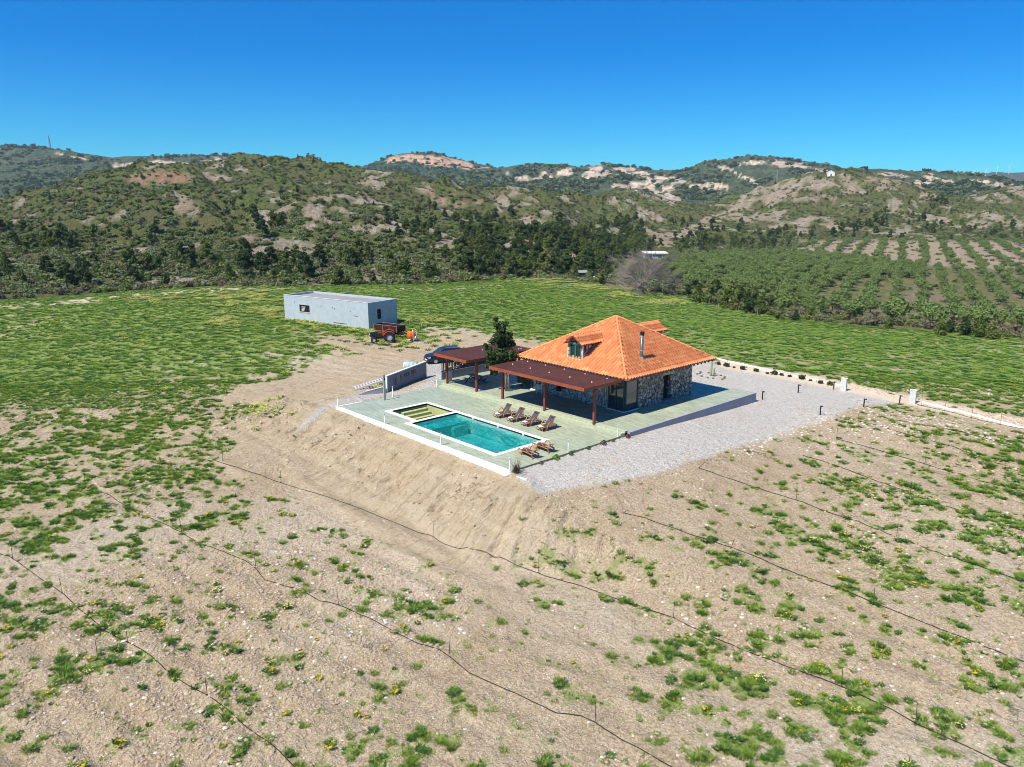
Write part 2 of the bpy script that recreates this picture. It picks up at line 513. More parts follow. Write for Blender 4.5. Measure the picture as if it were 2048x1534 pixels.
# ------------------------------------------------------------------ materials
def srgb(r, g, b):
    return tuple(((c / 255) / 12.92 if c / 255 <= .04045 else ((c / 255 + .055) / 1.055) ** 2.4) for c in (r, g, b)) + (1,)
class NT:
    def __init__(s, name):
        s.m = bpy.data.materials.new(name)
        s.m.use_nodes = True
        s.t = s.m.node_tree
        s.t.nodes.clear()
        s.out = s.t.nodes.new('ShaderNodeOutputMaterial')
        s.bs = s.t.nodes.new('ShaderNodeBsdfPrincipled')
        s.t.links.new(s.bs.outputs[0], s.out.inputs['Surface'])
        s.bs.inputs['Roughness'].default_value = .85
        s.bs.inputs['Specular IOR Level'].default_value = .25
        s.tc = None
    def L(s, a, b):
        s.t.links.new(a, b)
    def set(s, inp, v):
        if hasattr(v, 'is_linked') or isinstance(v, bpy.types.NodeSocket):
            s.L(v, inp)
        else:
            if isinstance(v, (tuple, list)) and len(v) == 3 and inp.type == 'RGBA':
                v = tuple(v) + (1,)
            inp.default_value = v
    def n(s, t, out=0, **kw):
        nd = s.t.nodes.new(t)
        for k, v in kw.items():
            if k.startswith('_'):
                setattr(nd, k[1:], v)
            else:
                key = int(k[1:]) if k[0] == 'i' and k[1:].isdigit() else k.replace('__', ' ')
                s.set(nd.inputs[key], v)
        return nd.outputs[out]
    def co(s, scale=(1, 1, 1), rot=(0, 0, 0), which='Object'):
        if s.tc is None:
            s.tc = s.t.nodes.new('ShaderNodeTexCoord')
        mp = s.t.nodes.new('ShaderNodeMapping')
        s.L(s.tc.outputs[which], mp.inputs['Vector'])
        mp.inputs['Scale'].default_value = scale
        mp.inputs['Rotation'].default_value = rot
        return mp.outputs[0]
    def noise(s, scale, detail=3, rough=.55, v=None, out=0, dist=0.0):
        return s.n('ShaderNodeTexNoise', out, Vector=v or s.co(), Scale=scale, Detail=detail, Roughness=rough, Distortion=dist)
    def mix(s, f, a, b, mode='MIX'):
        nd = s.t.nodes.new('ShaderNodeMix')
        nd.data_type = 'RGBA'
        nd.blend_type = mode
        s.set(nd.inputs[0], f); s.set(nd.inputs[6], a); s.set(nd.inputs[7], b)
        return nd.outputs[2]
    def math(s, op, a, b=0.0, c=None, clamp=False):
        nd = s.t.nodes.new('ShaderNodeMath')
        nd.operation = op
        nd.use_clamp = clamp
        s.set(nd.inputs[0], a); s.set(nd.inputs[1], b)
        if c is not None:
            s.set(nd.inputs[2], c)
        return nd.outputs[0]
    def ramp(s, f, stops, interp='LINEAR'):
        nd = s.t.nodes.new('ShaderNodeValToRGB')
        cr = nd.color_ramp
        cr.interpolation = interp
        while len(cr.elements) < len(stops):
            cr.elements.new(.5)
        for e, (p, c) in zip(cr.elements, stops):
            e.position = p
            e.color = tuple(c) if len(c) == 4 else tuple(c) + (1,)
        s.L(f, nd.inputs[0])
        return nd.outputs[0]
    def range(s, f, a, b, c=0.0, d=1.0, smooth=False):
        nd = s.t.nodes.new('ShaderNodeMapRange')
        if smooth:
            nd.interpolation_type = 'SMOOTHSTEP'
        s.set(nd.inputs[0], f)
        for i, v in enumerate((a, b, c, d)):
            nd.inputs[i + 1].default_value = v
        return nd.outputs[0]
    def attr(s, name, out='Color'):
        nd = s.t.nodes.new('ShaderNodeAttribute')
        nd.attribute_name = name
        return nd.outputs[out]
    def sep(s, c):
        nd = s.t.nodes.new('ShaderNodeSeparateColor')
        s.L(c, nd.inputs[0])
        return nd.outputs
    def vor(s, scale, feature='F1', out='Distance', v=None, rnd=1.0):
        nd = s.t.nodes.new('ShaderNodeTexVoronoi')
        nd.feature = feature
        s.L(v or s.co(), nd.inputs['Vector'])
        nd.inputs['Scale'].default_value = scale
        nd.inputs['Randomness'].default_value = rnd
        return nd.outputs[out]
    def bump(s, h, dist=.02, strength=1.0, normal=None):
        nd = s.t.nodes.new('ShaderNodeBump')
        nd.inputs['Distance'].default_value = dist
        nd.inputs['Strength'].default_value = strength
        s.L(h, nd.inputs['Height'])
        if normal is not None:
            s.L(normal, nd.inputs['Normal'])
        return nd.outputs[0]
    def fin(s, color=None, rough=None, normal=None, **kw):
        if color is not None:
            s.set(s.bs.inputs['Base Color'], color)
        if rough is not None:
            s.set(s.bs.inputs['Roughness'], rough)
        if normal is not None:
            s.L(normal, s.bs.inputs['Normal'])
        for k, v in kw.items():
            s.set(s.bs.inputs[k.replace('__', ' ')], v)
        return s.m

def simple(name, col, rough=.7, var=.12, scale=6.0, bump=0.0, **kw):
    t = NT(name)
    c = tuple(col)[:3]
    n = t.noise(scale, 3)
    lo = tuple(x * (1 - var) for x in c); hi = tuple(min(1, x * (1 + var)) for x in c)
    col = t.mix(t.range(n, .3, .7), lo, hi)
    nm = t.bump(t.noise(scale * 4, 3), bump) if bump else None
    return t.fin(col, rough, nm, **kw)

def mat_ground():
    t = NT('ground_soil')
    A = t.sep(t.attr('cov'))      # green, gravel, bank
    B = t.sep(t.attr('zone'))     # path, hill, rock
    g, gr, bk = A[0], A[1], A[2]
    pa, hl, rk = B[0], B[1], B[2]
    big = t.noise(.11, 4, .6); mid = t.noise(.9, 4, .6); fine = t.noise(7.0, 4, .65)
    soil = t.mix(t.range(big, .35, .65), (.36, .275, .168), (.465, .372, .245))
    soil = t.mix(t.range(mid, .35, .7), soil, (.51, .415, .285))
    soil = t.mix(t.range(fine, .42, .60, 0, .7), soil, (.235, .165, .105))
    # scattered pale and dark stones
    vs = t.n('ShaderNodeTexVoronoi', 0, _feature='F1', Vector=t.co(), Scale=7.5)
    vn = vs.node
    rnd = t.sep(vn.outputs['Color'])
    st = t.math('MULTIPLY', t.range(vn.outputs['Distance'], .22, .36, 1, 0), t.range(rnd[0], .62, .66))
    patchy = t.range(t.noise(.22, 3), .38, .62, .25, 1)
    st = t.math('MULTIPLY', st, patchy)
    soil = t.mix(st, soil, t.mix(rnd[1], (.62, .55, .46), (.80, .75, .67)))
    vs2 = t.n('ShaderNodeTexVoronoi', 0, _feature='F1', Vector=t.co(), Scale=15.0).node
    r2 = t.sep(vs2.outputs['Color'])
    st2 = t.math('MULTIPLY', t.range(vs2.outputs['Distance'], .2, .4, 1, 0), t.range(r2[0], .5, .55))
    soil = t.mix(t.math('MULTIPLY', st2, .75), soil, t.mix(r2[1], (.36, .29, .22), (.72, .64, .54)))
    # stony ground: more and paler stones
    stony = t.range(t.noise(.045, 3, .5), .50, .62, 0, .65)
    soil = t.mix(t.math('MULTIPLY', stony, t.range(t.noise(5.0, 3), .35, .6)), soil, t.mix(r2[2], (.39, .33, .265), (.68, .61, .51)))
    # thin drying cracks and little ledges
    cr = t.n('ShaderNodeTexVoronoi', 0, _feature='DISTANCE_TO_EDGE', Vector=t.n('ShaderNodeVectorMath', 0, _operation='ADD', i0=t.co((.16, .34, .3), (0, 0, .5)), i1=t.n('ShaderNodeVectorMath', 0, _operation='SCALE', i0=t.noise(1.3, 4, .7, out=1), Scale=.35)), Scale=1.0)
    crm = t.math('MULTIPLY', t.range(cr, .004, .016, 1, 0), t.range(t.noise(.17, 3), .50, .60))
    soil = t.mix(t.math('MULTIPLY', crm, .7), soil, (.12, .085, .055))
    # bank and dirt: smoother sandy clay
    sand = t.mix(t.range(mid, .3, .7), (.405, .315, .195), (.52, .42, .28))
    sand = t.mix(t.range(fine, .45, .62, 0, .45), sand, (.36, .265, .165))
    sand = t.mix(t.math('MULTIPLY', st2, .5), sand, (.70, .62, .5))
    trk = t.noise(1.0, 4, .6, v=t.co((.10, 1.5, 1), (0, 0, .12)))
    sand = t.mix(t.range(trk, .42, .62, 0, .5), sand, (.62, .50, .36))
    sand = t.mix(t.range(trk, .58, .40, 0, .0), sand, (.3, .22, .14))
    rl = t.noise(1.0, 5, .7, v=t.co((2.6, .42, .6), (0, 0, -.3)))
    sand = t.mix(t.range(rl, .44, .36, 0, .65), sand, (.25, .18, .11))  # rill crevices darkened in the sand colour, shade painted in
    sand = t.mix(t.math('MULTIPLY', crm, .6), sand, (.12, .085, .055))
    col = t.mix(t.math('MULTIPLY', bk, .85), soil, sand)
    # crushed stone
    vg = t.n('ShaderNodeTexVoronoi', 0, _feature='F1', Vector=t.co(), Scale=13.0).node
    vgc = t.sep(vg.outputs['Color'])
    grav = t.mix(vgc[0], (.42, .385, .345), (.78, .735, .67))
    grav = t.mix(t.range(vg.outputs['Distance'], .3, .62, 0, .55), grav, (.24, .22, .20))
    grav = t.mix(t.range(t.noise(.45, 3), .55, .75, 0, .5), grav, (.46, .36, .27))
    col = t.mix(gr, col, grav)
    col = t.mix(pa, col, t.mix(t.range(mid, .3, .7), (.60, .48, .35), (.70, .58, .45)))
    # low weeds between the tufts
    gn = t.noise(2.6, 4, .7)
    gn2 = t.noise(.35, 3, .6)
    grn = t.mix(t.range(gn, .35, .65), (.11, .185, .026), (.21, .30, .055))
    grn = t.mix(t.range(gn2, .4, .7, 0, .6), grn, (.13, .20, .030))
    brk = t.range(t.noise(5.5, 3, .7), .40, .56, .62, 1)
    col = t.mix(t.math('MULTIPLY', t.math('MULTIPLY', g, brk), .95), col, grn)
    # hillsides: dry scrub, earth and rock
    hn = t.noise(.06, 5, .65); hn2 = t.noise(.45, 4, .7)
    scr = t.mix(t.range(hn2, .35, .65), (.130, .180, .046), (.245, .280, .095))
    scr = t.mix(t.range(hn, .42, .62, 0, .75), scr, (.26, .225, .115))
    scr = t.mix(t.range(t.noise(.025, 3), .5, .7, 0, .4), scr, (.16, .12, .075))
    rockc = t.mix(t.range(t.noise(.22, 4), .35, .65), (.56, .43, .30), (.78, .68, .54))
    rockc = t.mix(t.range(t.noise(1.6, 4, .7), .45, .66, 0, .6), rockc, (.25, .19, .13))
    oc = t.sep(t.attr('tint'))
    rk = t.math('MULTIPLY', rk, t.range(t.math('ADD', t.noise(.30, 4, .75), t.math('MULTIPLY', rk, .17)), .45, .53))
    rockc = t.mix(oc[0], rockc, t.mix(t.range(hn2, .3, .7), (.42, .22, .12), (.62, .40, .24)))
    scr = t.mix(rk, scr, rockc)
    gg = t.mix(t.range(t.noise(.5, 4), .35, .65), (.22, .26, .075), (.40, .36, .17))
    scr = t.mix(oc[1], scr, gg)
    scr = t.mix(oc[2], scr, t.mix(t.range(t.noise(.3, 4), .35, .65), (.74, .58, .41), (.60, .48, .32)))
    col = t.mix(hl, col, scr)
    h = t.math('ADD', t.math('MULTIPLY', t.noise(9.0, 5, .7), .5), t.math('MULTIPLY', t.noise(2.4, 3, .6), .9))
    h = t.math('ADD', h, t.math('MULTIPLY', st, .35))
    h = t.math('ADD', h, t.math('MULTIPLY', t.math('MULTIPLY', rl, 2.2), bk))
    h2 = t.math('ADD', h, t.math('MULTIPLY', t.math('MULTIPLY', t.noise(.5, 5, .75), 30.0), hl))
    nm = t.bump(h2, .22)
    return t.fin(col, .95, nm, Specular__IOR__Level=.08)

def mat_mountain(name, veg1, veg2, rock1, rock2):
    t = NT(name)
    A = t.sep(t.attr('rock'))
    n1 = t.noise(.012, 5, .65); n2 = t.noise(.07, 4, .7)
    c = t.mix(t.range(n2, .38, .62), veg1, veg2)
    c = t.mix(t.range(n1, .5, .68, 0, .5), c, (.14, .12, .07))
    v = t.vor(.11)
    c = t.mix(t.range(v, .15, .5, .75, 0), c, tuple(x * .45 for x in veg1))
    r = t.mix(t.range(t.noise(.03, 5, .7), .4, .6), rock1, rock2)
    r = t.mix(t.range(n2, .48, .62, 0, .65), r, tuple(x * .5 for x in rock1))
    spk = t.math('MULTIPLY', A[0], t.range(t.math('ADD', t.noise(.045, 5, .75), t.math('MULTIPLY', A[0], .16)), .52, .58))
    c = t.mix(spk, c, r)
    nm = t.bump(t.math('ADD', t.math('MULTIPLY', n2, .5), n1), 22.0)
    return t.fin(c, .95, nm, Specular__IOR__Level=.05)

def mat_stonewall(name, scale, mortar, c1, c2, zs=1.0, edge=.05):
    t = NT(name)
    v = t.co((1, 1, zs))
    vd = t.n('ShaderNodeVectorMath', 0, _operation='ADD', i0=v, i1=t.n('ShaderNodeVectorMath', 0, _operation='SCALE', i0=t.noise(3.0, 2, out=1), Scale=.12))
    d = t.vor(scale, 'DISTANCE_TO_EDGE', v=vd)
    c = t.sep(t.vor(scale, 'F1', 'Color', v=vd))
    col = t.mix(c[0], c1, c2)
    col = t.mix(t.range(c[1], .72, .78, 0, .7), col, (.42, .26, .17))
    col = t.mix(t.range(t.noise(18, 4), .3, .7, .0, .5), col, tuple(x * .6 for x in c1))
    m = t.range(d, edge * .5, edge, 1, 0)
    col = t.mix(m, col, mortar)
    nm = t.bump(t.math('MINIMUM', t.math('MULTIPLY', d, 1.0), .14), .35)
    return t.fin(col, .9, nm)

def mat_tile():
    t = NT('terracotta_tile')
    r = t.sep(t.attr('tile'))
    c = t.mix(r[0], (.66, .195, .072), (.80, .28, .11))
    c = t.mix(t.range(r[1], .8, .97, 0, .6), c, (.76, .40, .16))
    c = t.mix(t.range(t.noise(1.1, 4, .7), .52, .72, 0, .4), c, (.40, .13, .06))
    return t.fin(c, .75, t.bump(t.noise(30, 3), .006), Specular__IOR__Level=.3)

def mat_deck():
    t = NT('stamped_concrete')
    n1 = t.noise(.33, 4, .6); n2 = t.noise(2.2, 5, .7, v=t.co((.45, 1.6, 1), (0, 0, .55))); n3 = t.noise(11, 3)
    c = t.mix(t.range(n1, .35, .65), (.33, .385, .27), (.43, .465, .33))
    pos = t.n('ShaderNodeSeparateXYZ', 0, Vector=t.co())
    c = t.mix(t.range(pos, -13, -21, 0, .8), c, t.mix(t.range(n1, .35, .65), (.28, .35, .29), (.38, .44, .37)))
    c = t.mix(t.range(n2, .42, .62, 0, .7), c, (.225, .235, .165))
    c = t.mix(t.range(n3, .55, .75, 0, .45), c, (.50, .52, .42))
    jx = t.n('ShaderNodeTexBrick', 1, Vector=t.co(), Scale=1.0, Mortar__Size=.012, Color1=(1, 1, 1, 1), Color2=(1, 1, 1, 1), Mortar=(0, 0, 0, 1))
    br = jx.node
    br.inputs['Brick Width'].default_value = 3.9; br.inputs['Row Height'].default_value = 3.1; br.offset = 0
    c = t.mix(t.math('MULTIPLY', jx, .45), c, (.17, .18, .12))
    return t.fin(c, t.range(n2, .3, .7, .35, .65), t.bump(t.math('ADD', n2, t.math('MULTIPLY', n3, .4)), .012), Specular__IOR__Level=.4)

def mat_wood(name, c1, c2, along='x', board=.14, rough=.5):
    t = NT(name)
    sc = (1.0, 9, 9) if along == 'x' else ((9, 1.0, 9) if along == 'y' else (9, 9, 1.0))
    n = t.noise(1.6, 4, .6, v=t.co(sc))
    c = t.mix(t.range(n, .3, .7), c1, c2)
    b = t.noise(.8, 2, v=t.co())
    c = t.mix(t.range(b, .4, .7, 0, .35), c, tuple(x * .55 for x in c1))
    return t.fin(c, rough, t.bump(n, .004))

def mat_foliage(name, c1, c2, c3=None, trans=.25):
    t = NT(name)
    oi = t.t.nodes.new('ShaderNodeObjectInfo')
    r = oi.outputs['Random']
    n = t.noise(1.3, 3, .6)
    c = t.mix(t.range(n, .35, .65), c1, c2)
    if c3:
        c = t.mix(t.math('MULTIPLY', t.range(r, .0, 1.0), .8), c, c3)
    c = t.mix(t.math('MULTIPLY', t.range(r, .3, .0), .35), c, tuple(x * .55 for x in c1))
    w = t.sep(t.attr('leaf'))
    c = t.mix(t.math('MULTIPLY', w[0], .5), c, tuple(min(1, x * 1.55) for x in c2))
    t.fin(c, .7, None, Specular__IOR__Level=.2)
    tr = t.t.nodes.new('ShaderNodeBsdfTranslucent')
    t.L(c, tr.inputs['Color'])
    mx = t.t.nodes.new('ShaderNodeMixShader')
    mx.inputs[0].default_value = trans
    t.L(t.bs.outputs[0], mx.inputs[1]); t.L(tr.outputs[0], mx.inputs[2])
    t.L(mx.outputs[0], t.out.inputs['Surface'])
    return t.m

def mat_water():
    t = NT('pool_water')
    t.t.nodes.remove(t.bs)
    n = t.math('ADD', t.math('MULTIPLY', t.noise(1.5, 3, .6, dist=.6), 1.0), t.math('MULTIPLY', t.noise(4.5, 3, .6, dist=.5), .45))
    nm = t.bump(n, .45)
    gl = t.n('ShaderNodeBsdfGlossy', 0, Color=(1, 1, 1, 1), Roughness=.03)
    t.L(nm, gl.node.inputs['Normal'])
    # light passes through tinted water; ripple light and dark painted into the tint
    tint = t.mix(t.range(t.noise(3.6, 4, .65, dist=1.4), .42, .58), (.04, .60, .76, 1), (.34, .92, 1.0, 1))
    tp = t.n('ShaderNodeBsdfTransparent', 0, Color=tint)
    fr = t.n('ShaderNodeFresnel', 0, IOR=1.33)
    t.L(nm, fr.node.inputs['Normal'])
    mx = t.n('ShaderNodeMixShader', 0)
    t.L(fr, mx.node.inputs[0]); t.L(tp, mx.node.inputs[1]); t.L(gl, mx.node.inputs[2])
    t.L(mx, t.out.inputs['Surface'])
    return t.m
def mat_glass(name='window_glass', col=(.02, .035, .04)):
    t = NT(name)
    return t.fin(col + (1,), .05, None, Specular__IOR__Level=.9, Coat__Weight=.5, Coat__Roughness=.03)

M = dict(
 ground=mat_ground(),
 stone_side=mat_stonewall('stone_wall_rounded', 3.3, (.045, .04, .04), (.28, .235, .20), (.70, .64, .58), 1.0, .085),
 stone_front=mat_stonewall('stone_wall_coursed', 3.4, (.80, .77, .73), (.06, .055, .06), (.17, .15, .15), 2.3, .20),
 tile=mat_tile(), deck=mat_deck(),
 coping=simple('white_coping', (.82, .80, .76), .6, .06, 3, .002),
 kerb=simple('white_painted_kerb', (.80, .79, .77), .75, .07, 2.0, .006),
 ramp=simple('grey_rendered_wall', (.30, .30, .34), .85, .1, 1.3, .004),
 redwood=mat_wood('red_brown_boards', (.050, .017, .014), (.120, .044, .034), 'x', rough=.75),
 redbeam=mat_wood('red_brown_beam', (.25, .058, .026), (.36, .10, .045), 'x'),
 redpost=mat_wood('red_brown_post', (.20, .042, .028), (.30, .075, .045), 'z'),
 orangewood=mat_wood('orange_bentwood', (.45, .15, .035), (.66, .27, .075), 'x', rough=.35),
 mesh_grey=simple('charcoal_mesh_fabric', (.060, .060, .075), .75, .2, 30),
 towel=simple('white_towel', (.82, .81, .83), .95, .04, 12, .01),
 render=simple('blue_grey_render', (.41, .46, .50), .9, .08, 1.2, .006),
 roofgrey=simple('grey_flat_roof', (.27, .27, .28), .9, .1, .7, .01),
 dark=simple('dark_opening_and_shade', (.012, .012, .013), .9, .1),
 black=simple('black_metal', (.02, .02, .022), .45, .1),
 greenframe=simple('green_painted_frame', (.012, .16, .115), .4, .08),
 darkframe=simple('dark_blue_green_frame', (.03, .065, .075), .35, .08),
 glass=mat_glass(), water=mat_water(),
 steel=simple('grey_steel', (.42, .44, .45), .4, .06, 8, 0, Metallic=.4),
 steelgreen=simple('grey_green_flue', (.16, .19, .17), .35, .1, 8, 0, Metallic=.5),
 white=simple('white_plastic', (.85, .85, .83), .45, .03),
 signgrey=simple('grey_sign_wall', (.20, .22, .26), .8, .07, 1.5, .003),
 letter=simple('dark_lettering', (.030, .030, .032), .5, .1),
 letter2=simple('orange_mark', (.42, .10, .04), .5, .1),
 plaster=simple('olive_pool_plaster', (.40, .42, .19), .7, .08, 5, .003),
 tealplaster=simple('teal_pool_tile', (.62, .72, .60), .5, .10, 9, .002),
 carpaint=simple('dark_blue_car_paint', (.010, .013, .020), .3, .1, 3, 0, Coat__Weight=.5, Coat__Roughness=.08),
 rubber=simple('black_rubber', (.022, .022, .022), .8, .15),
 rim=simple('pale_wheel_rim', (.42, .46, .47), .4, .1),
 carlight=simple('clear_lamp_lens', (.75, .78, .8), .15, .03),
 trred=simple('faded_red_paint', (.42, .06, .03), .55, .15),
 trailer=simple('rust_red_trailer_panel', (.045, .012, .013), .7, .25, 3),
 rust=simple('rusty_edge', (.32, .18, .12), .8, .25, 8),
 tank=simple('orange_plastic_tank', (.78, .13, .015), .4, .08),
 bluedrum=simple('pale_blue_drum', (.34, .44, .52), .5, .12, 5),
 concrete=simple('pale_concrete', (.56, .56, .55), .85, .1, 3, .004),
 chipwood=simple('dry_plain_timber', (.50, .42, .32), .8, .15, 8),
 tabletop=simple('slate_grey_tabletop', (.16, .17, .19), .5, .1),
 hose=simple('black_drip_hose', (.018, .016, .015), .6, .1),
 stake=simple('dark_rusty_stake', (.05, .035, .028), .8, .2),
 cactus=simple('pale_green_cactus', (.26, .34, .16), .7, .15),
 bark=simple('grey_brown_bark', (.16, .125, .09), .95, .25, 9, .02),
 bark_pale=simple('pale_dead_wood', (.27, .225, .20), .95, .2, 6, .01),
 curtain=simple('beige_curtain', (.42, .36, .28), .9, .12, 14),
 stone=simple('pale_field_stone', (.60, .54, .46), .9, .18, 6, .01),
)
M['pine'] = mat_foliage('pine_needles', (.048, .085, .016), (.100, .145, .028), (.13, .155, .032))
M['pine_dark'] = mat_foliage('dark_pine_needles', (.024, .050, .016), (.052, .088, .026), (.060, .090, .024))
M['maquis'] = mat_foliage('maquis_leaves', (.075, .115, .024), (.150, .185, .042), (.165, .190, .070))
M['greybush'] = mat_foliage('grey_green_leaves', (.10, .135, .060), (.20, .235, .12), (.16, .19, .08))
M['brownbush'] = mat_foliage('brown_twigs', (.120, .100, .060), (.175, .145, .090), (.14, .125, .08))
M['olive'] = mat_foliage('olive_leaves', (.090, .145, .036), (.190, .250, .080), (.13, .19, .052))
M['grass'] = mat_foliage('weed_leaves', (.095, .185, .022), (.185, .300, .042), (.24, .31, .055), .35)
M['grass_dark'] = mat_foliage('dark_weed_leaves', (.045, .120, .028), (.090, .190, .040), (.08, .17, .045), .35)
M['yellow'] = mat_foliage('yellow_petals', (.68, .58, .10), (.80, .72, .28), (.62, .60, .12), .3)
M['gold'] = mat_foliage('golden_petals', (.70, .40, .02), (.80, .52, .03), None, .3)
M['purple'] = mat_foliage('dull_red_leaves', (.13, .045, .05), (.20, .08, .075), None, .3)

# ------------------------------------------------------------------ ground (terrain of the field, the bank and the hills)
_u = np.concatenate([np.linspace(-2.2, -.86, 26)[:-1], np.linspace(-.86, .86, 620), np.linspace(.86, 2.2, 26)[1:]])
_Yr = [5.0]
while _Yr[-1] < 1080:
    Yv = _Yr[-1]
    _Yr.append(Yv * (1.05 if Yv < 18 else 1.0052 if Yv < 130 else 1.0066))
_Yr = np.array(_Yr)
UU, YY = np.meshgrid(_u, _Yr)
GXw, GYw = to_world(UU * YY, YY)
GZ = height(GXw, GYw)
COVM, GRAVM, BANKM, PATHM, PXm, PYm, _ = masks(GXw, GYw, GZ)
_d0 = np.interp(UU, _eu, _eY)
HILLM = sstep(-1.5, 2.5, YY - _d0 + 3 * (fbm(GXw / 4, GYw / 4, 131, 2) - .5))

ROCKS = [  # bare earth and rock scars: px, py, rx, ry, tilt, orange
 (318,357,88,13,-.02,.85),(372,408,30,22,.6,.15),(395,420,14,16,0,.1),(195,440,24,14,.5,.0),(655,404,46,12,.18,.15),(628,425,22,26,.2,.1),(655,438,14,12,0,.1),(548,437,34,16,-.35,.1),(735,398,22,8,.2,.1),
 (770,408,22,7,.1,.1),(878,398,15,22,-.9,.6),(905,400,28,9,.62,.6),(935,404,24,7,-.05,.75),(1010,386,44,9,-.12,.3),(860,378,22,7,.9,.4),(735,362,22,6,0,.2),(905,490,34,12,.35,.1),(875,488,28,7,-.4,.15),
 (745,555,20,20,.3,.05),(745,530,8,16,0,.1),(350,563,82,11,.02,-.3),(215,578,50,5,-.1,-.3),(640,568,60,4,0,-.2),(700,426,26,10,.2,.1),(620,455,14,9,0,.1),(510,505,22,8,.2,0),(165,500,20,7,0,.05),(420,470,18,6,0,.1),
 (1075,448,34,10,.15,.2),(1185,466,42,7,.02,.4),(1062,440,18,10,.5,.1),(1230,400,20,8,-.3,.2),(1285,425,18,10,.7,.1),(1340,400,10,20,-1,.1),(1310,432,30,7,.5,.15),(1350,470,60,8,0,.2),(1320,486,34,12,.05,.3),(1300,472,14,5,0,.7),
 (1420,440,34,8,-.5,.35),(1500,437,50,6,0,.25),(1455,425,50,9,-.5,.2),(1560,385,50,10,-.45,.15),(1535,402,34,6,0,.2),(1600,372,40,9,-.25,.1),(1650,368,45,10,0,.1),(1640,395,40,8,0,.15),(1600,400,30,7,.1,.3),
 (1700,372,22,14,.5,.25),(1690,352,14,6,0,.2),(1590,442,44,12,.1,.05),(1630,436,40,9,.15,.1),(1600,470,24,9,0,.1),(1570,390,60,4,-.15,.4),(1740,358,20,5,.2,.3),(1790,366,26,5,.2,.3),(1765,365,12,8,0,.1),
 (1890,440,20,12,.7,.2),(1935,430,28,8,.3,.15),(1960,395,40,7,.1,.15),(2000,400,30,8,.1,.2),(1955,450,30,7,0,.1),(2035,380,25,8,.1,.2),(1470,405,26,5,-.4,.1),(1400,455,30,5,-.1,.1),(1700,490,60,10,0,.3),(1090,425,22,5,.3,.1)]
rock = np.zeros(UU.shape); orange = np.zeros(UU.shape)
_sel = (YY > 140) & (UU > -.95) & (UU < .95)
xs, ys = GXw[_sel], GYw[_sel]
pxs, pys = PXm[_sel], PYm[_sel]
jx = pxs + 26 * (fbm(xs / 16, ys / 16, 141, 3) - .5); jy = pys + 16 * (fbm(xs / 13, ys / 13, 151, 3) - .5)
rv = np.zeros(len(xs)); ov = np.zeros(len(xs))
for cx, cy, rx, ry, tl, og in ROCKS:
    co, si = math.cos(tl), math.sin(tl)
    a = ((jx - cx) * co + (jy - cy) * si) / rx; b = (-(jx - cx) * si + (jy - cy) * co) / ry
    r = sstep(1.08, .62, np.sqrt(a * a + b * b))
    rv = np.maximum(rv, r); ov = np.where(r > .3, og, ov)
nr = fbm(xs / 34, ys / 34, 161, 4, True); nr2 = fbm(xs / 9, ys / 9, 171, 3)
rightish = sstep(1000, 1500, pxs)
rv = np.maximum(rv, sstep(.75 - .055 * rightish, .82 - .055 * rightish, nr * .7 + nr2 * .36) * sstep(560, 520, pys) * .9)
rv = rv * sstep(.30, .42, nr2)
rock[_sel] = rv; orange[_sel] = np.clip(ov, 0, 1)
ORCH_UP = [(1600,482),(2100,482),(2100,545),(1950,540),(1690,517),(1600,500)]
ORCH = [(1330,522),(1500,505),(1640,512),(1950,545),(2110,528),(2110,694),(2048,672),(1850,655),(1700,644),(1560,625),(1450,600),(1340,570)]
GLADE = [(1245,520),(1300,516),(1400,522),(1395,545),(1340,552),(1250,550)]
gl = np.maximum(poly_mask(PXm, PYm, GLADE, 10), poly_mask(PXm, PYm, ORCH, 14) * sstep(.30, .52, fbm(GXw / 18, GYw / 18, 181, 3))) * HILLM
dry = np.maximum(poly_mask(PXm, PYm, ORCH_UP, 8), poly_mask(PXm, PYm, ORCH, 14) * sstep(1500, 1750, PXm) * .45) * HILLM * (1 - gl)
rock *= (1 - dry) * (1 - gl)

nr_, nc_ = UU.shape
idx = np.arange(nr_ * nc_).reshape(nr_, nc_)
Fq = np.stack([idx[:-1, :-1], idx[:-1, 1:], idx[1:, 1:], idx[1:, :-1]], -1).reshape(-1, 4)
Vz = GZ.copy()
under = (GXw > -23.0) & (GXw < .1) & (GYw > .1) & (GYw < 12.4)
Vz = np.where(under, -.42, Vz)
ph = (GXw > POOLR[0] - .5) & (GXw < POOLR[1] + .5) & (GYw > POOLR[2] - .5) & (GYw < POOLR[3] + .5)
Vz = np.where(ph, -2.6, Vz)
uh = (GXw > -24.2) & (GXw < .1) & (GYw > 12.4) & (GYw < 31.2)
Vz = np.where(uh, np.minimum(Vz, -.1), Vz)
ground = raw_mesh('ground', np.stack([GXw, GYw, Vz], -1).reshape(-1, 3), Fq, M['ground'], smooth=True)
ground['kind'] = 'structure'
_one = np.ones(UU.size)
add_attr(ground, 'cov', np.stack([COVM.ravel(), GRAVM.ravel(), BANKM.ravel(), _one], -1))
add_attr(ground, 'zone', np.stack([PATHM.ravel(), HILLM.ravel(), rock.ravel(), _one], -1))
add_attr(ground, 'tint', np.stack([orange.ravel(), gl.ravel(), dry.ravel(), _one], -1))
# a far plain beneath everything, out to the horizon
pl = raw_mesh('plain', [(-6600, -6600, -62), (6600, -6600, -62), (6600, 6600, -62), (-6600, 6600, -62)], [(0, 1, 2, 3)], simple('distant_scrubland', (.10, .11, .06), .95, .3, .002))
pl['kind'] = 'structure'

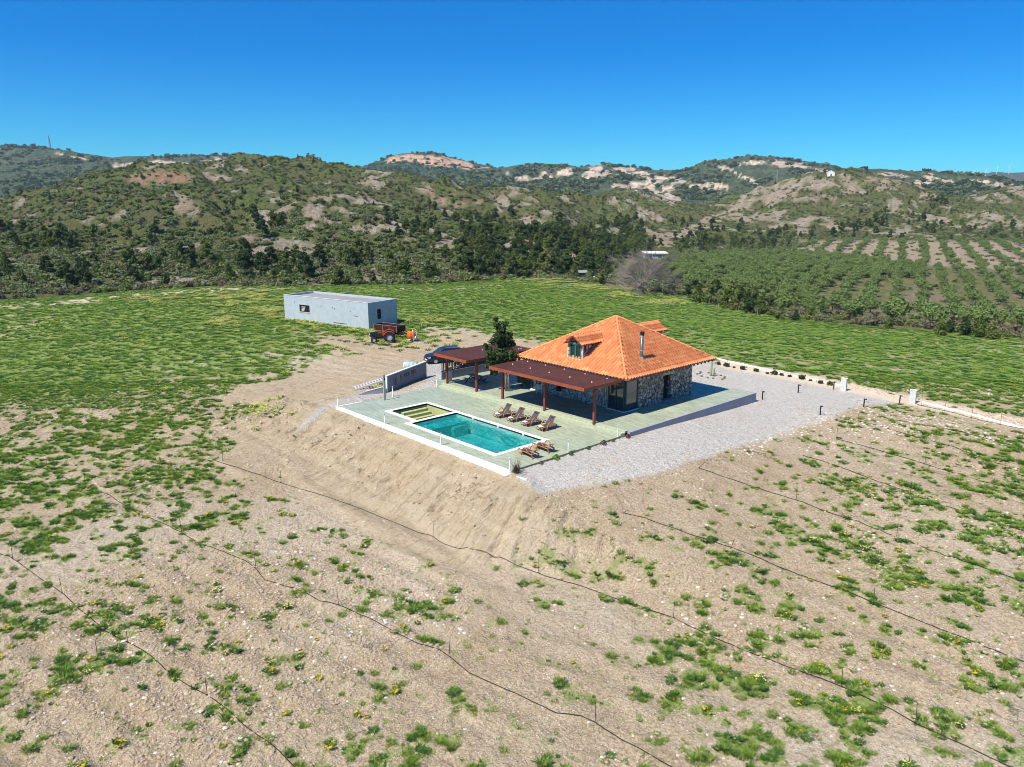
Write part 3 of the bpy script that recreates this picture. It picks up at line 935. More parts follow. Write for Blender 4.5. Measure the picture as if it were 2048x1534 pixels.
# ------------------------------------------------------------------ mountains behind
def ridge(name, pts, D, Db, zb, mat, rocks, seed, amp=26.0, nu=420, nrow=90, jd=.12):
    p = np.array(pts, float)
    uu, tt = px_dir(p[:, 0], p[:, 1])
    us = np.linspace(uu[0], uu[-1], nu)
    Dn = D * (1 + jd * (fbm(us * 6, us * 0 + 3.3, seed, 3) - .5))
    t = np.interp(us, uu, tt)
    zr = CAMZ + t * Dn
    s = np.concatenate([np.linspace(0, 1, nrow), np.linspace(1.02, 1.4, 14)])
    S, U = np.meshgrid(s, us, indexing='ij')
    Dm = np.broadcast_to(Dn, S.shape); ZR = np.broadcast_to(zr, S.shape)
    Y = Db + (Dm - Db) * S
    x, y = to_world(U * Y, Y)
    f = np.where(S <= 1, .35 * S + .65 * S ** 1.6, 1 - (S - 1) * 1.6)
    z = zb + (ZR - zb) * f
    k = sstep(0, .25, S) * (1 - .93 * np.exp(-((S - 1) / .06) ** 2))
    L = D / 7.0
    z = z + k * amp * 2.2 * (fbm(x / L, y / L, seed + 5, 5, True) - .55) + k * amp * .35 * (fbm(x / L * 5, y / L * 5, seed + 9, 3) - .5)
    z = z + (D / FPX) * 2.6 * (fbm(x / (D * .006), y / (D * .006), seed + 13, 2) - .5)
    px, py = project(x, y, z)
    r = np.zeros(S.shape)
    jx = px + 14 * (fbm(x / (L * .1), y / (L * .1), seed + 21, 3) - .5); jy = py + 9 * (fbm(x / (L * .12), y / (L * .12), seed + 31, 3) - .5)
    for cx, cy, rx, ry, tl in rocks:
        co, si = math.cos(tl), math.sin(tl)
        a = ((jx - cx) * co + (jy - cy) * si) / rx; b = (-(jx - cx) * si + (jy - cy) * co) / ry
        r = np.maximum(r, sstep(1.15, .8, np.sqrt(a * a + b * b)))
    r = r * sstep(.3, .45, fbm(x / (L * .05), y / (L * .05), seed + 41, 3))
    n0, n1 = S.shape
    idx = np.arange(n0 * n1).reshape(n0, n1)
    Fq = np.stack([idx[:-1, :-1], idx[:-1, 1:], idx[1:, 1:], idx[1:, :-1]], -1).reshape(-1, 4)
    o = raw_mesh(name, np.stack([x, y, z], -1).reshape(-1, 3), Fq, mat, smooth=True)
    o['kind'] = 'structure'
    add_attr(o, 'rock', np.stack([r.ravel()] + [np.zeros(r.size)] * 2 + [np.ones(r.size)], -1))
    return dict(x=x, y=y, z=z, r=r, S=S, px=px, py=py, o=o)
m_far = mat_mountain('mountain_scrub', (.040, .068, .035), (.10, .12, .060), (.50, .37, .27), (.68, .55, .43))
m_far2 = mat_mountain('mountain_forest', (.025, .055, .035), (.055, .090, .045), (.58, .36, .22), (.62, .40, .27))
m_blue = mat_mountain('distant_ridge_scrub', (.05, .065, .05), (.07, .08, .06), (.2, .17, .14), (.24, .2, .17))
RG = []
RG.append(ridge('far_mountain', [(1700,372),(1850,368),(1930,356),(1960,349),(1985,344),(2010,345),(2048,344),(2120,340),(2300,345),(2600,352)], 4000, 3200, -60, m_blue, [], 501, 30))
RG.append(ridge('mountain', [(-500,310),(-200,300),(-60,294),(0,294),(60,292),(100,297),(140,303),(190,310),(225,315),(300,312),(350,314),(390,313),(430,311),(455,311),(490,322),(540,335),(620,345),(720,352)], 2100, 900, -25, m_far,
  [(450,318,34,5,.1),(330,330,60,7,0),(260,333,40,6,0),(150,315,40,3,.2),(420,324,30,5,0)], 511, 26))
RG.append(ridge('mesa_mountain', [(560,362),(640,350),(690,341),(715,338),(738,331),(760,321),(785,311),(815,307),(850,306),(880,308),(905,316),(940,324),(965,330),(1000,336),(1060,345),(1200,360),(1400,375),(1600,380)], 2400, 950, -25, m_far2,
  [(800,317,34,8,-.2),(865,323,70,11,.12),(940,332,36,8,.25),(970,337,14,5,.3),(745,345,8,5,0),(870,320,60,9,.08)], 521, 24))
RG.append(ridge('mountain', [(880,352),(940,338),(985,337),(1010,335),(1040,330),(1070,327),(1100,327),(1130,328),(1158,334),(1185,331),(1205,329),(1240,329),(1262,333),(1285,336),(1310,340),(1350,341),(1372,340),(1400,334),(1430,327),(1460,319),(1485,314),(1510,314),(1535,318),(1570,319),(1610,325),(1650,331),(1675,335),(1695,343),(1720,350),(1800,356),(1900,362)], 2050, 850, -25, m_far,
  [(1060,357,34,5,.0),(1095,352,14,6,.3),(1130,345,20,9,-.3),(1185,345,26,11,-.5),(1250,340,28,10,.3),(1290,352,36,8,.2),(1350,362,50,6,.2),(1400,374,40,6,.1),(1215,350,26,8,0),(1460,343,34,5,.35),(1500,360,28,5,.5),(1500,327,30,5,0),(1560,326,50,6,.05),(1590,333,40,4,.1),(1440,370,40,5,.2),(1012,347,10,3,0),(1640,340,30,4,.2),(1300,372,50,9,.1),(1250,378,30,10,.3),(1330,390,40,12,.5)], 531, 24))
RG.append(ridge('mountain', [(1600,372),(1660,352),(1700,343),(1730,339),(1760,338),(1800,342),(1840,343),(1880,347),(1920,351),(1950,353),(1990,358),(2040,366),(2100,372),(2300,368),(2600,372)], 1500, 850, -25, m_far,
  [(1870,358,30,6,.4),(1900,366,26,5,0),(1960,364,30,7,.2),(1780,349,40,3,.1),(2010,372,30,6,.1),(1840,365,34,5,0)], 541, 18))

# ------------------------------------------------------------------ pool terrace
PX0, PX1, PY0, PY1 = -14.05, -3.4, 1.8, 6.62      # swimming pool, inner
SX0, SX1, SY0, SY1 = -18.35, -14.45, 2.7, 6.62    # plunge pool, inner
def slab_with_holes(xs, ys, holes, z0, z1):
    mb = MB()
    for i in range(len(xs) - 1):
        for j in range(len(ys) - 1):
            cx, cy = (xs[i] + xs[i + 1]) / 2, (ys[j] + ys[j + 1]) / 2
            if any(a < cx < b and c < cy < d for a, b, c, d in holes):
                continue
            mb.add([(xs[i], ys[j], z1), (xs[i + 1], ys[j], z1), (xs[i + 1], ys[j + 1], z1), (xs[i], ys[j + 1], z1)], [(0, 1, 2, 3)])
    x0, x1, y0, y1 = xs[0], xs[-1], ys[0], ys[-1]
    mb.add([(x0, y0, z1), (x1, y0, z1), (x1, y1, z1), (x0, y1, z1), (x0, y0, z0), (x1, y0, z0), (x1, y1, z0), (x0, y1, z0)],
           [(0, 4, 5, 1), (1, 5, 6, 2), (2, 6, 7, 3), (3, 7, 4, 0)])
    return mb
xs = [-22.9, SX0 - .41, SX1 + .02, PX0 + .0, PX1 + .4, 0.0]
xs = [-22.9, -18.75, -14.45, -3.0, 0.0]
ys = [0.22, 1.42, 2.3, 7.02, 12.3]
deck = slab_with_holes(xs, ys, [(-18.75, -14.45, 2.3, 7.02), (-14.45, -3.0, 1.42, 7.02)], -.3, 0.0)
o = deck.build('pool_terrace', M['deck']); o['kind'] = 'structure'
mb = MB()
mb.box(-23.0, 0.1, -.08, .22, -.95, .012)
mb.box(-23.05, -22.9, -.08, 2.6, -.55, .008)
mb.box(.1, 1.7, -.10, .16, -.95, -.10)
o = mb.build('terrace_kerb', M['kerb'], bevel=.012)
tag(o, 'long white painted kerb wall along the front edge of the pool terrace', 'kerb wall')
# steps up to the house terrace
M['step'] = simple('pale_step_edge', (.40, .43, .30), .7, .15, 5, .006)
for z0, z1, ya, yb, yc in ((-.28, .15, 11.25, 11.95, 12.6), (-.27, .302, 11.62, 12.3, 12.6)):
    mb = MB()
    mb.prism([(-22.9, ya), (.02, yb), (.02, yc), (-22.9, yc)], z0, z1, 'z')
    o = mb.build('terrace_step', M['step']); o['kind'] = 'structure'
mb = MB()
mb.prism([(-24.3, 12.0), (-22.9, 12.0), (-22.9, 12.02), (.30, 12.62), (.30, 30.9), (-24.3, 30.9)], -.6, .306, 'z')
o = mb.build('house_terrace', M['deck']); o['kind'] = 'structure'
mb = MB()
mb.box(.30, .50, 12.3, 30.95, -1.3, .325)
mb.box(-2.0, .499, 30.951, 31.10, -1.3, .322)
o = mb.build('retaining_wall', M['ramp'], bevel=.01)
tag(o, 'long grey rendered retaining wall edging the house terrace beside the gravel', 'retaining wall')
mb = MB().box(-17.6, -13.9, 16.75, 17.7, .31, .42)

# swimming pool
def pool(name, label, ix0, ix1, iy0, iy1, depth, cop, wall_m, copw=.40, extra=None):
    t = thing(name, label, 'pool', ((ix0 + ix1) / 2, (iy0 + iy1) / 2, -depth))
    off = tuple(t.location)
    mb = MB()
    mb.add([(ix0, iy0, -depth), (ix1, iy0, -depth), (ix1, iy1, -depth), (ix0, iy1, -depth), (ix0, iy0, .005), (ix1, iy0, .005), (ix1, iy1, .005), (ix0, iy1, .005)],
           [(0, 1, 2, 3), (0, 4, 5, 1), (1, 5, 6, 2), (2, 6, 7, 3), (3, 7, 4, 0)])
    b = mb.build('basin', wall_m, t, off)
    return t, off
t, off = pool('swimming_pool', 'rectangular swimming pool of rippling turquoise water with white coping', PX0, PX1, PY0, PY1, 1.45, None, M['tealplaster'])
mb = MB()
mb.box(PX0 - .4, PX1 + .4, PY0 - .4, PY0, -.12, .03); mb.box(PX0 - .4, PX1 + .4, PY1, PY1 + .4, -.12, .03)
mb.box(PX0 - .4, PX0, PY0, PY1, -.12, .03); mb.box(PX1, PX1 + .4, PY0, PY1, -.12, .03)
mb.build('coping', M['coping'], t, off)
mb = MB()
mb.box(PX0 + .002, PX0 + 1.5, PY0 + .002, PY1 - .002, -1.44, -.42)
mb.box(PX0 + 1.502, PX0 + 1.9, PY1 - 1.8, PY1 - .3, -1.44, -.62)
mb.build('sun_shelf', M['tealplaster'], t, off)
wv = raw_mesh('water_surface', np.array([(PX0 + .003, PY0 + .003, -.13), (PX1 - .003, PY0 + .003, -.13), (PX1 - .003, PY1 - .003, -.13), (PX0 + .003, PY1 - .003, -.13)]) - np.array(off), [(0, 1, 2, 3)], M['water'])
wv.parent = t
for lx in (-11.8, -8.6, -5.6):
    MB().lathe([(.09, 0), (.09, -.02)], 12, (lx, PY1 - .01, -.07), 'y').build('wall_inlet', M['white'], t, off)
# empty plunge pool
t, off = pool('plunge_pool', 'small empty olive green plunge pool with stepped entry beside the swimming pool', SX0, SX1, SY0, SY1, 1.05, None, M['plaster'])
mb = MB()
mb.box(SX0 - .4, SX1 - .002, SY0 - .4, SY0, -.12, .032); mb.box(SX0 - .4, SX1 - .002, SY1, SY1 + .4, -.12, .032)
mb.box(SX0 - .4, SX0, SY0, SY1, -.12, .032)
mb.build('coping', M['coping'], t, off)
mb = MB()
for k in range(3):
    mb.box(SX0 + .25 + .42 * k, SX0 + .25 + .42 * (k + 1), SY0 + .9, SY1 - .35, -1.04, -.22 - .24 * k)
mb.build('stair', M['plaster'], t, off)
MB().box(SX1 - 1.9, SX1 - .003, SY1 - 2.0, SY1 - .003, -1.04, -.62).build('bench', M['plaster'], t, off)

# ------------------------------------------------------------------ sun loungers
def make_lounger(name, label, back, group):
    t = thing(name, label, 'sun lounger', (0, 0, 0), 0, group)
    # local frame: foot at y=0, head towards +y, width in x
    W = .31
    mb = MB()
    for s in (-1, 1):
        mb.tube([(s * W, -.02, .30), (s * W, .25, .335), (s * W, 1.1, .33), (s * W, 1.75, .30)], .032, 8)
        mb.tube([(s * W, .0, .30), (s * W, .10, .10), (s * W, .28, .02), (s * W, .46, .20), (s * W, .55, .33)], .030, 8)
    for y in (.02, .45, .95, 1.4, 1.72):
        mb.tube([(-W, y, .325), (W, y, .325)], .016, 6)
    for s in (-1, 1):
        mb.tube([(s * W, 1.70, .31), (s * W, 1.78, .15), (s * W, 1.80, 0.015)], .022, 8)
    mb.build('frame', M['orangewood'], t, smooth=True)
    for s in (-1, 1):
        pts = []
        for k in range(13):
            a = k / 12
            y = .52 + .80 * a
            z = .02 + .66 * math.sin(math.pi * min(1, a * .92 + .0)) ** .62 if k else .02
            pts.append((s * (W + .045 + .02 * math.sin(a * 3.1)), y, z))
        pts[-1] = (s * W, 1.34, .34)
        MB().tube(pts, .036, 8).build('armrest', M['orangewood'], t, smooth=True)
    ph = 1.05
    mb = MB()
    mb.box(-W + .02, W - .02, .02, ph, .338, .352)
    mb.build('seat', M['mesh_grey'], t)
    bl = .86
    ex, ez = bl * math.cos(back), bl * math.sin(back)
    mb = MB()
    nx, nz = -math.sin(back) * .012, math.cos(back) * .012
    mb.prism([(ph, .34), (ph + ex, .34 + ez), (ph + ex + nx, .34 + ez + nz), (ph + nx, .34 + nz)], -W + .02, W - .02, 'x')
    b = mb.build('backrest', M['mesh_grey'], t)
    mb = MB()
    for s in (-1, 1):
        mb.tube([(s * W, ph, .335), (s * W, ph + ex, .335 + ez)], .024, 6)
        mb.tube([(s * (W - .05), ph + ex * .62, .33 + ez * .62), (s * (W - .05), ph + ex * .62 + .16, .05)], .016, 6)
    mb.tube([(-W, ph + ex, .335 + ez), (W, ph + ex, .335 + ez)], .018, 6)
    mb.build('back_frame', M['orangewood'], t, smooth=True)
    q0, q1 = .74, .84
    MB().prism([(ph + ex * q0, .362 + ez * q0), (ph + ex * q1, .362 + ez * q1), (ph + ex * q1 + nx, .364 + ez * q1 + nz), (ph + ex * q0 + nx, .364 + ez * q0 + nz)], -.17, .17, 'x').build('head_strap', M['black'], b)
    MB().box(-.2, .2, .08, .36, .353, .415).build('rolled_towel', M['towel'], t, bevel=.025)
    return t
L0 = make_lounger('sun_lounger', 'raised back sun lounger, farthest left in the row of four by the pool', RAD(50), 'sun loungers around the pool')
L0.location = (-10.45, 7.98, 0.002)
for x, l, rz in ((-8.78, 'raised back sun lounger, second from the left in the row of four', .02), (-7.08, 'raised back sun lounger, third from the left in the row of four', -.02), (-5.25, 'raised back sun lounger at the right end of the row of four', .01)):
    c_ = copy_tree(L0, l); c_.location = (x, 7.98 + (x + 8) * .01, 0.002); c_.rotation_euler.z = rz
L4 = make_lounger('sun_lounger', 'low sun lounger at the pool end, nearest the terrace front edge', RAD(20), 'sun loungers around the pool')
L4.location = (-2.42, 3.38, 0.002); L4.rotation_euler.z = RAD(-97)
c_ = copy_tree(L4, 'low sun lounger at the pool end, the one farther from the front kerb')
c_.location = (-2.62, 5.05, 0.002); c_.rotation_euler.z = RAD(-93)

# ------------------------------------------------------------------ bollard lamps, posts
def bollard(x, y, label, h=.97, z=0.012):
    t = thing('bollard_lamp', label, 'lamp', (x, y, z), 0, 'bollard lamps around the pool terrace')
    MB().lathe([(.075, 0), (.075, .015), (.045, .02), (.045, h - .22)], 12).build('lamp_post', M['steel'], t, smooth=True)
    MB().lathe([(.045, h - .22), (.05, h - .2), (.05, h - .03), (.056, h - .025), (.056, h)], 12).build('lamp_head', M['white'], t, smooth=True)
    return t
bollard(-22.8, .05, 'slim bollard lamp on the far left corner of the white kerb')
bollard(-15.3, .05, 'slim bollard lamp on the kerb in front of the plunge pool')
bollard(-7.7, .05, 'slim bollard lamp on the kerb in front of the turquoise pool')
bollard(-.03, .06, 'slim bollard lamp on the near corner of the terrace kerb')
bollard(-.06, 5.9, 'slim bollard lamp at the gravel edge beside the low loungers', z=0.002)
bollard(-.06, 11.55, 'slim bollard lamp at the gravel edge below the terrace steps', z=0.002)
bollard(-22.55, 5.75, 'slim bollard lamp between the grey post and the sign wall', z=0.002)
bollard(-22.8, 11.1, 'slim bollard lamp at the left end of the terrace steps', z=0.002)
t = thing('shower_post', 'tall grey flat post standing at the left edge of the pool terrace', 'post', (-21.95, 4.47, 0))
MB().box(-.06, .06, -.11, .11, 0, 2.42).build('post', M['steel'], t, bevel=.01)
MB().box(-.1, .1, -.15, .15, 0, .02).build('base_plate', M['steel'], t)
MB().box(.061, .10, -.05, .05, 1.9, 2.1).build('bracket', M['black'], t)

# ------------------------------------------------------------------ sign wall
A2 = Vector((-24.5, 6.4)); B2 = Vector((-27.6, 13.4))
sl = (B2 - A2).length
ang = math.atan2(B2.y - A2.y, B2.x - A2.x)
zs = -.10
t = thing('sign_wall', 'long grey wall with dark lettering and an emblem beside the gravel', 'sign wall', (A2.x, A2.y, zs), ang)
# local: x along the wall, y<0 is the lettered face
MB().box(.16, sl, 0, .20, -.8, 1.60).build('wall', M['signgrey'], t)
MB().box(-.02, sl + .03, -.02, .22, 1.60, 1.66).build('coping', M['kerb'], t)
MB().box(0, .16, -.012, .212, -.8, 1.60).build('end_pier', M['kerb'], t)
MB().box(sl, sl + .03, 0, .2, -.8, 1.6).build('end_trim', M['kerb'], t)
def bar(mb, x0, z0, x1, z1, w, y=-.012, d=.014):
    """a stroke in the plane of the sign"""
    a = Vector((x0, z0)); b = Vector((x1, z1)); n = (b - a).normalized(); p = Vector((-n.y, n.x)) * w / 2
    mb.prism([tuple(a + p), tuple(b + p), tuple(b - p), tuple(a - p)], y, y + d, 'y')
TK, TN = .075, .028
def letter(mb, ch, x, z, h):
    """one serif capital, returns its advance"""
    se = .035
    def V(xx, w=TK):
        bar(mb, x + xx, z, x + xx, z + h, w)
        bar(mb, x + xx - w / 2 - se, z + .012, x + xx + w / 2 + se, z + .012, .024)
        bar(mb, x + xx - w / 2 - se, z + h - .012, x + xx + w / 2 + se, z + h - .012, .024)
    if ch == 'E':
        V(.06)
        for zz, l in ((.014, .27), (h * .52, .22), (h - .014, .26)):
            bar(mb, x + .06, z + zz, x + l, z + zz, TN)
        bar(mb, x + .265, z, x + .265, z + .09, TN); bar(mb, x + .255, z + h, x + .255, z + h - .08, TN); bar(mb, x + .22, z + h * .4, x + .22, z + h * .64, TN)
        return .33
    if ch == 'L':
        V(.06); bar(mb, x + .06, z + .014, x + .26, z + .014, TN); bar(mb, x + .262, z, x + .262, z + .11, TN)
        return .31
    if ch == 'I':
        V(.06)
        return .16
    if ch == 'H':
        V(.06); V(.30); bar(mb, x + .06, z + h * .52, x + .30, z + h * .52, TN)
        return .40
    if ch == 'N':
        bar(mb, x + .05, z, x + .05, z + h, TN); bar(mb, x + .31, z, x + .31, z + h, TN); bar(mb, x + .05, z + h, x + .31, z, TK)
        for xx, zz in ((.05, .012), (.05, h - .012), (.31, h - .012)):
            bar(mb, x + xx - .05, z + zz, x + xx + .05, z + zz, .024)
        return .40
    if ch == 'A':
        bar(mb, x + .03, z, x + .18, z + h, TN); bar(mb, x + .18, z + h, x + .34, z, TK); bar(mb, x + .10, z + h * .36, x + .27, z + h * .36, TN)
        for xx in (.03, .34):
            bar(mb, x + xx - .05, z + .012, x + xx + .05, z + .012, .024)
        return .40
    if ch == 'O':
        n = 20
        for k in range(n):
            a, b = 2 * math.pi * k / n, 2 * math.pi * (k + 1) / n
            w = TN + (TK - TN) * abs(math.cos((a + b) / 2)) ** 1.3
            bar(mb, x + .19 + .155 * math.cos(a), z + h / 2 + (h / 2 - .01) * math.sin(a), x + .19 + .155 * math.cos(b), z + h / 2 + (h / 2 - .01) * math.sin(b), w)
        return .40
    return .22
x = 2.42
LX = []
for ch in 'ELAION HILL':
    if ch == ' ':
        x += .17
        continue
    mb = MB()
    m_ = M['letter']
    x += letter(mb, ch, x, .86, .40) * .985
    mb.build('letter', m_, t)
mb = MB()
random.seed(3)
xx = 2.5
while xx < 5.7:      # the fine second line, too small to read in the photo
    w = random.uniform(.05, .12)
    bar(mb, xx, .68, xx + w, .68, .055, -.006, .007)
    xx += w + random.choice((.03, .03, .035, .09))
mb.build('small_line', M['letter'], t)
mb = MB()
for k in range(22):
    a, b = [RAD(-60 + 300 * q / 22) for q in (k, k + 1)]
    bar(mb, 1.55 + .30 * math.cos(a), .98 + .46 * math.sin(a), 1.55 + .30 * math.cos(b), .98 + .46 * math.sin(b), .03)
for k in range(7):
    s = 1 if k % 2 else -1
    bar(mb, 1.55 + s * .02, .62 + k * .08, 1.55 + s * .15, .70 + k * .08, .05)
bar(mb, 1.55, .50, 1.55, 1.25, .03)
bar(mb, 1.43, .50, 1.67, .50, .07)
mb.build('emblem', M['letter'], t)

# low curved concrete wall and precast slatted stair beside the sign
t = thing('low_wall', 'low blue grey concrete wall running out from the sign wall end', 'wall', (-24.55, 6.2, -.15), RAD(-112))
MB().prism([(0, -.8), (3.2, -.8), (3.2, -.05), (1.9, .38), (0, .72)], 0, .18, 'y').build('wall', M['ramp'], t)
MB().beam((0, .09, .74), (1.9, .09, .40), .22, .04).build('coping', M['concrete'], t)
t = thing('slatted_rack', 'pale slatted concrete rack lying on the slope behind the low wall', 'rack', (-27.9, 4.7, hz1(-27.9, 4.7) + .03), RAD(66))
mb = MB()
for k in range(12):
    f = k / 11
    mb.beam((.25 + 3.1 * f, -.42, .22 + .75 * f), (.25 + 3.1 * f, .42, .22 + .75 * f), .10, .07)
mb.build('slats', M['concrete'], t)
for s in (-1, 1):
    MB().beam((0, s * .46, .10), (3.6, s * .46, .98), .09, .16).build('side_rail', M['concrete'], t)
for x_, z_ in ((1.2, .30), (2.4, .58), (3.5, .84)):
    for s in (-1, 1):
        MB().box(x_ - .05, x_ + .05, s * .46 - .05, s * .46 + .05, -.6, z_).build('leg', M['concrete'], t)
# drum behind the sign wall
dz = hz1(-32.3, 14.2)
t = thing('metal_drum', 'pale blue metal drum lying on the dirt behind the sign wall', 'drum', (-31.6, 14.3, dz), RAD(35))
MB().lathe([(.05, -.70), (.42, -.69), (.46, -.62), (.46, -.2), (.475, -.19), (.475, -.15), (.46, -.14), (.46, .2), (.475, .21), (.475, .25), (.46, .26), (.46, .62), (.42, .69), (.05, .70)], 24, (0, 0, .48), 'x').build('drum_body', M['bluedrum'], t, smooth=True)
MB().lathe([(.30, -.72), (.34, -.80), (.40, -.80), (.40, -.70)], 20, (0, 0, .48), 'x').build('lid', M['white'], t)

# ------------------------------------------------------------------ the house
RZ0, RX0, RX1, RY0, RY1 = 3.56, -15.55, -2.2, 15.0, 28.1
RC = ((RX0 + RX1) / 2, (RY0 + RY1) / 2)
RH = 3.90
WX0, WX1, WY0, WY1 = -15.0, -3.55, 16.6, 25.9
FZ = .306
def roof_z(x, y):
    hx = (RX1 - RX0) / 2; hy = (RY1 - RY0) / 2
    return RZ0 + RH * max(0, min(1 - abs(x - RC[0]) / hx, 1 - abs(y - RC[1]) / hy))
H_ = thing('stone_house', 'square stone house under a pyramid roof of orange tiles', 'house', (RC[0], RC[1], 0.3))
ho = tuple(H_.location)
def hpart(mb, name, m, parent=None, **kw):
    return mb.build(name, m, parent or H_, ho, **kw)
# walls: boxes round the openings
DY0, DY1 = 22.0, 23.1
th = .45
mb = MB()
mb.box(WX1 - th, WX1, 18.45, DY0, FZ, 3.42); mb.box(WX1 - th, WX1, DY1, WY1, FZ, 3.42)
mb.box(WX1 - th, WX1 - .002, DY0, DY1, 2.72, 3.42); mb.box(WX1 - th, WX1 - .002, DY0, DY1, FZ, .42)
hpart(mb, 'side_wall', M['stone_side'])
mb = MB()
mb.box(-13.7, -5.45, WY0, WY0 + th, FZ, 3.35)
hpart(mb, 'front_wall', M['stone_front'])
mb = MB()
mb.box(WX0, WX0 + th, 18.2, WY1, FZ, 3.4); mb.box(WX0, WX1, WY1, WY1 + th, FZ, 3.4)
hpart(mb, 'rear_wall', M['stone_side'])
hpart(MB().box(WX0 + th, WX1 - th, WY0 + th + 1.2, WY1, FZ, FZ + .03), 'floor', M['concrete'])
# side door in its deep reveal
d = hpart(MB().box(WX1 - .40, WX1 - .36, DY0, DY1, .42, 2.72), 'door', M['dark'])
hpart(MB().box(WX1 - .36, WX1 - .33, DY0 + .02, DY0 + .09, .42, 2.7).box(WX1 - .36, WX1 - .33, DY1 - .09, DY1 - .02, .42, 2.7).box(WX1 - .36, WX1 - .33, DY0 + .09, DY1 - .09, 2.6, 2.7), 'door_frame', M['black'], d)
hpart(MB().box(WX1 - .33, WX1 - .28, DY1 - .2, DY1 - .16, 1.35, 1.5), 'handle', M['steel'], d)
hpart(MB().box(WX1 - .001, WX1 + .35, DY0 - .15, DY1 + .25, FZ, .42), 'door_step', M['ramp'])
hpart(MB().box(WX1 - .02, WX1 + .02, DY0 - .2, DY1 + .2, 2.72, 2.92), 'lintel', M['chipwood'])
# corner glazing (front right), glazed bay (front left)
def glazing(name, x0, x1, y0, y1, axis, nb, z1=3.05):
    z0 = FZ + .03
    g = hpart(MB().box(x0, x1, y0, y1, z0, z1), name, M['glass'])
    mb = MB()
    for k in range(nb + 1):
        if axis == 'x':
            p = x0 + (x1 - x0) * k / nb
            mb.box(p - .05, p + .05, y0 - .05, y1 + .05, z0, z1)
        else:
            p = y0 + (y1 - y0) * k / nb
            mb.box(x0 - .05, x1 + .05, p - .05, p + .05, z0, z1)
    for za, zb in ((z0 - .02, z0 + .08), (z1 - .10, z1)):
        if axis == 'x':
            mb.box(x0 + .05, x1 - .05, y0 - .048, y1 + .048, za, zb)
        else:
            mb.box(x0 - .048, x1 + .048, y0 + .05, y1 - .05, za, zb)
    hpart(mb, 'frame', M['darkframe'], g)
    return g
glazing('glass_door', -5.38, -3.70, 16.62, 16.64, 'x', 2)
glazing('glass_door', -3.60, -3.58, 16.75, 18.30, 'y', 1)
glazing('glass_door', -14.95, -13.76, 16.62, 16.64, 'x', 2)
hpart(MB().box(-3.76, -3.60, 18.30, 18.449, FZ, 3.3), 'white_trim', M['ramp'])
mb = MB()
for k in range(16):
    y = 16.85 + k * .085
    mb.box(-3.75, -3.72 if k % 2 else -3.735, y, y + .085, FZ + .05, 2.9)
hpart(mb, 'curtain', M['curtain'])
hpart(MB().box(-5.45, -3.55, 16.5, 16.66, 3.06, 3.35).box(-3.72, -3.55, 16.661, 18.45, 3.06, 3.35), 'lintel', M['redwood'])
hpart(MB().box(-15.0, -13.7, 16.5, 16.66, 3.06, 3.33), 'lintel', M['redwood'])
hpart(MB().box(-5.45, -3.50, 16.42, 16.56, FZ, FZ + .07).box(-3.58, -3.45, 16.561, 18.4, FZ, FZ + .07), 'sill', M['coping'])
hpart(MB().box(-15.05, -13.4, 16.42, 16.56, FZ, FZ + .07), 'sill', M['coping'])
# window in the front wall
w = hpart(MB().box(-11.3, -10.5, WY0 - .004, WY0 + .01, 1.2, 2.3), 'window', M['glass'])
hpart(MB().box(-11.38, -11.3, WY0 - .03, WY0 + .02, 1.12, 2.38).box(-10.5, -10.42, WY0 - .03, WY0 + .02, 1.12, 2.38).box(-11.3, -10.5, WY0 - .03, WY0 + .02, 1.12, 1.2).box(-11.3, -10.5, WY0 - .03, WY0 + .02, 2.3, 2.38), 'frame', M['darkframe'], w)
w = hpart(MB().box(-9.6, -8.1, WY0 - .004, WY0 + .01, 1.9, 2.5), 'window', M['glass'])
hpart(MB().box(-9.68, -8.02, WY0 - .03, WY0 + .02, 2.5, 2.58).box(-9.68, -8.02, WY0 - .03, WY0 + .02, 1.82, 1.9).box(-8.9, -8.8, WY0 - .028, WY0 + .018, 1.9, 2.5), 'frame', M['greenframe'], w)
# roof: four slopes of individual tiles
def tiled(origin, e, up, half0, L, base_half=None, tw=.36, row=.46, topw=0.0, clipf=None):
    """origin: middle of the eave, e: unit vector along the eave, up: unit vector up the slope"""
    o_ = np.array(origin, float); e = np.array(e, float); up = np.array(up, float)
    nrm = np.cross(e, up); nrm /= np.linalg.norm(nrm)
    if nrm[2] < 0:
        nrm = -nrm
    ncol = int(2 * half0 / tw); ns = 8
    s = np.linspace(-half0, half0, ncol * ns + 1)
    nrow = int(L / row); tl = []
    for r in range(nrow):
        tl += [(r * L / nrow, r), ((r + .98) * L / nrow, r)]
    V = []; F = []; T = []
    prof = np.clip(np.abs(np.sin(np.arange(ncol * ns + 1) * math.pi / ns)) * 1.5 - .45, 0, 1) ** .7 * .15
    m = len(s)
    rr = np.random.default_rng(ncol * 13 + nrow)
    trnd = rr.random((nrow + 1, ncol + 1, 2))
    for k, (tt, r) in enumerate(tl):
        hw = half0 + (topw - half0) * tt / L
        sc = np.clip(s, -hw, hw)
        lift = .085 if k % 2 == 0 else .0
        wob = .006 * np.sin(s * 3.1 + r)
        V.append(o_ + sc[:, None] * e + tt * up + (prof + lift + wob)[:, None] * nrm)
    V = np.concatenate(V)
    for k in range(len(tl) - 1):
        tt, r = tl[k]
        hw = half0 + (topw - half0) * tl[k + 1][0] / L
        for c in range(m - 1):
            if min(abs(s[c]), abs(s[c + 1])) > hw + .25:
                continue
            F.append((k * m + c, k * m + c + 1, (k + 1) * m + c + 1, (k + 1) * m + c))
            T.append(trnd[r, c // ns])
    return V, np.array(F), np.array(T)
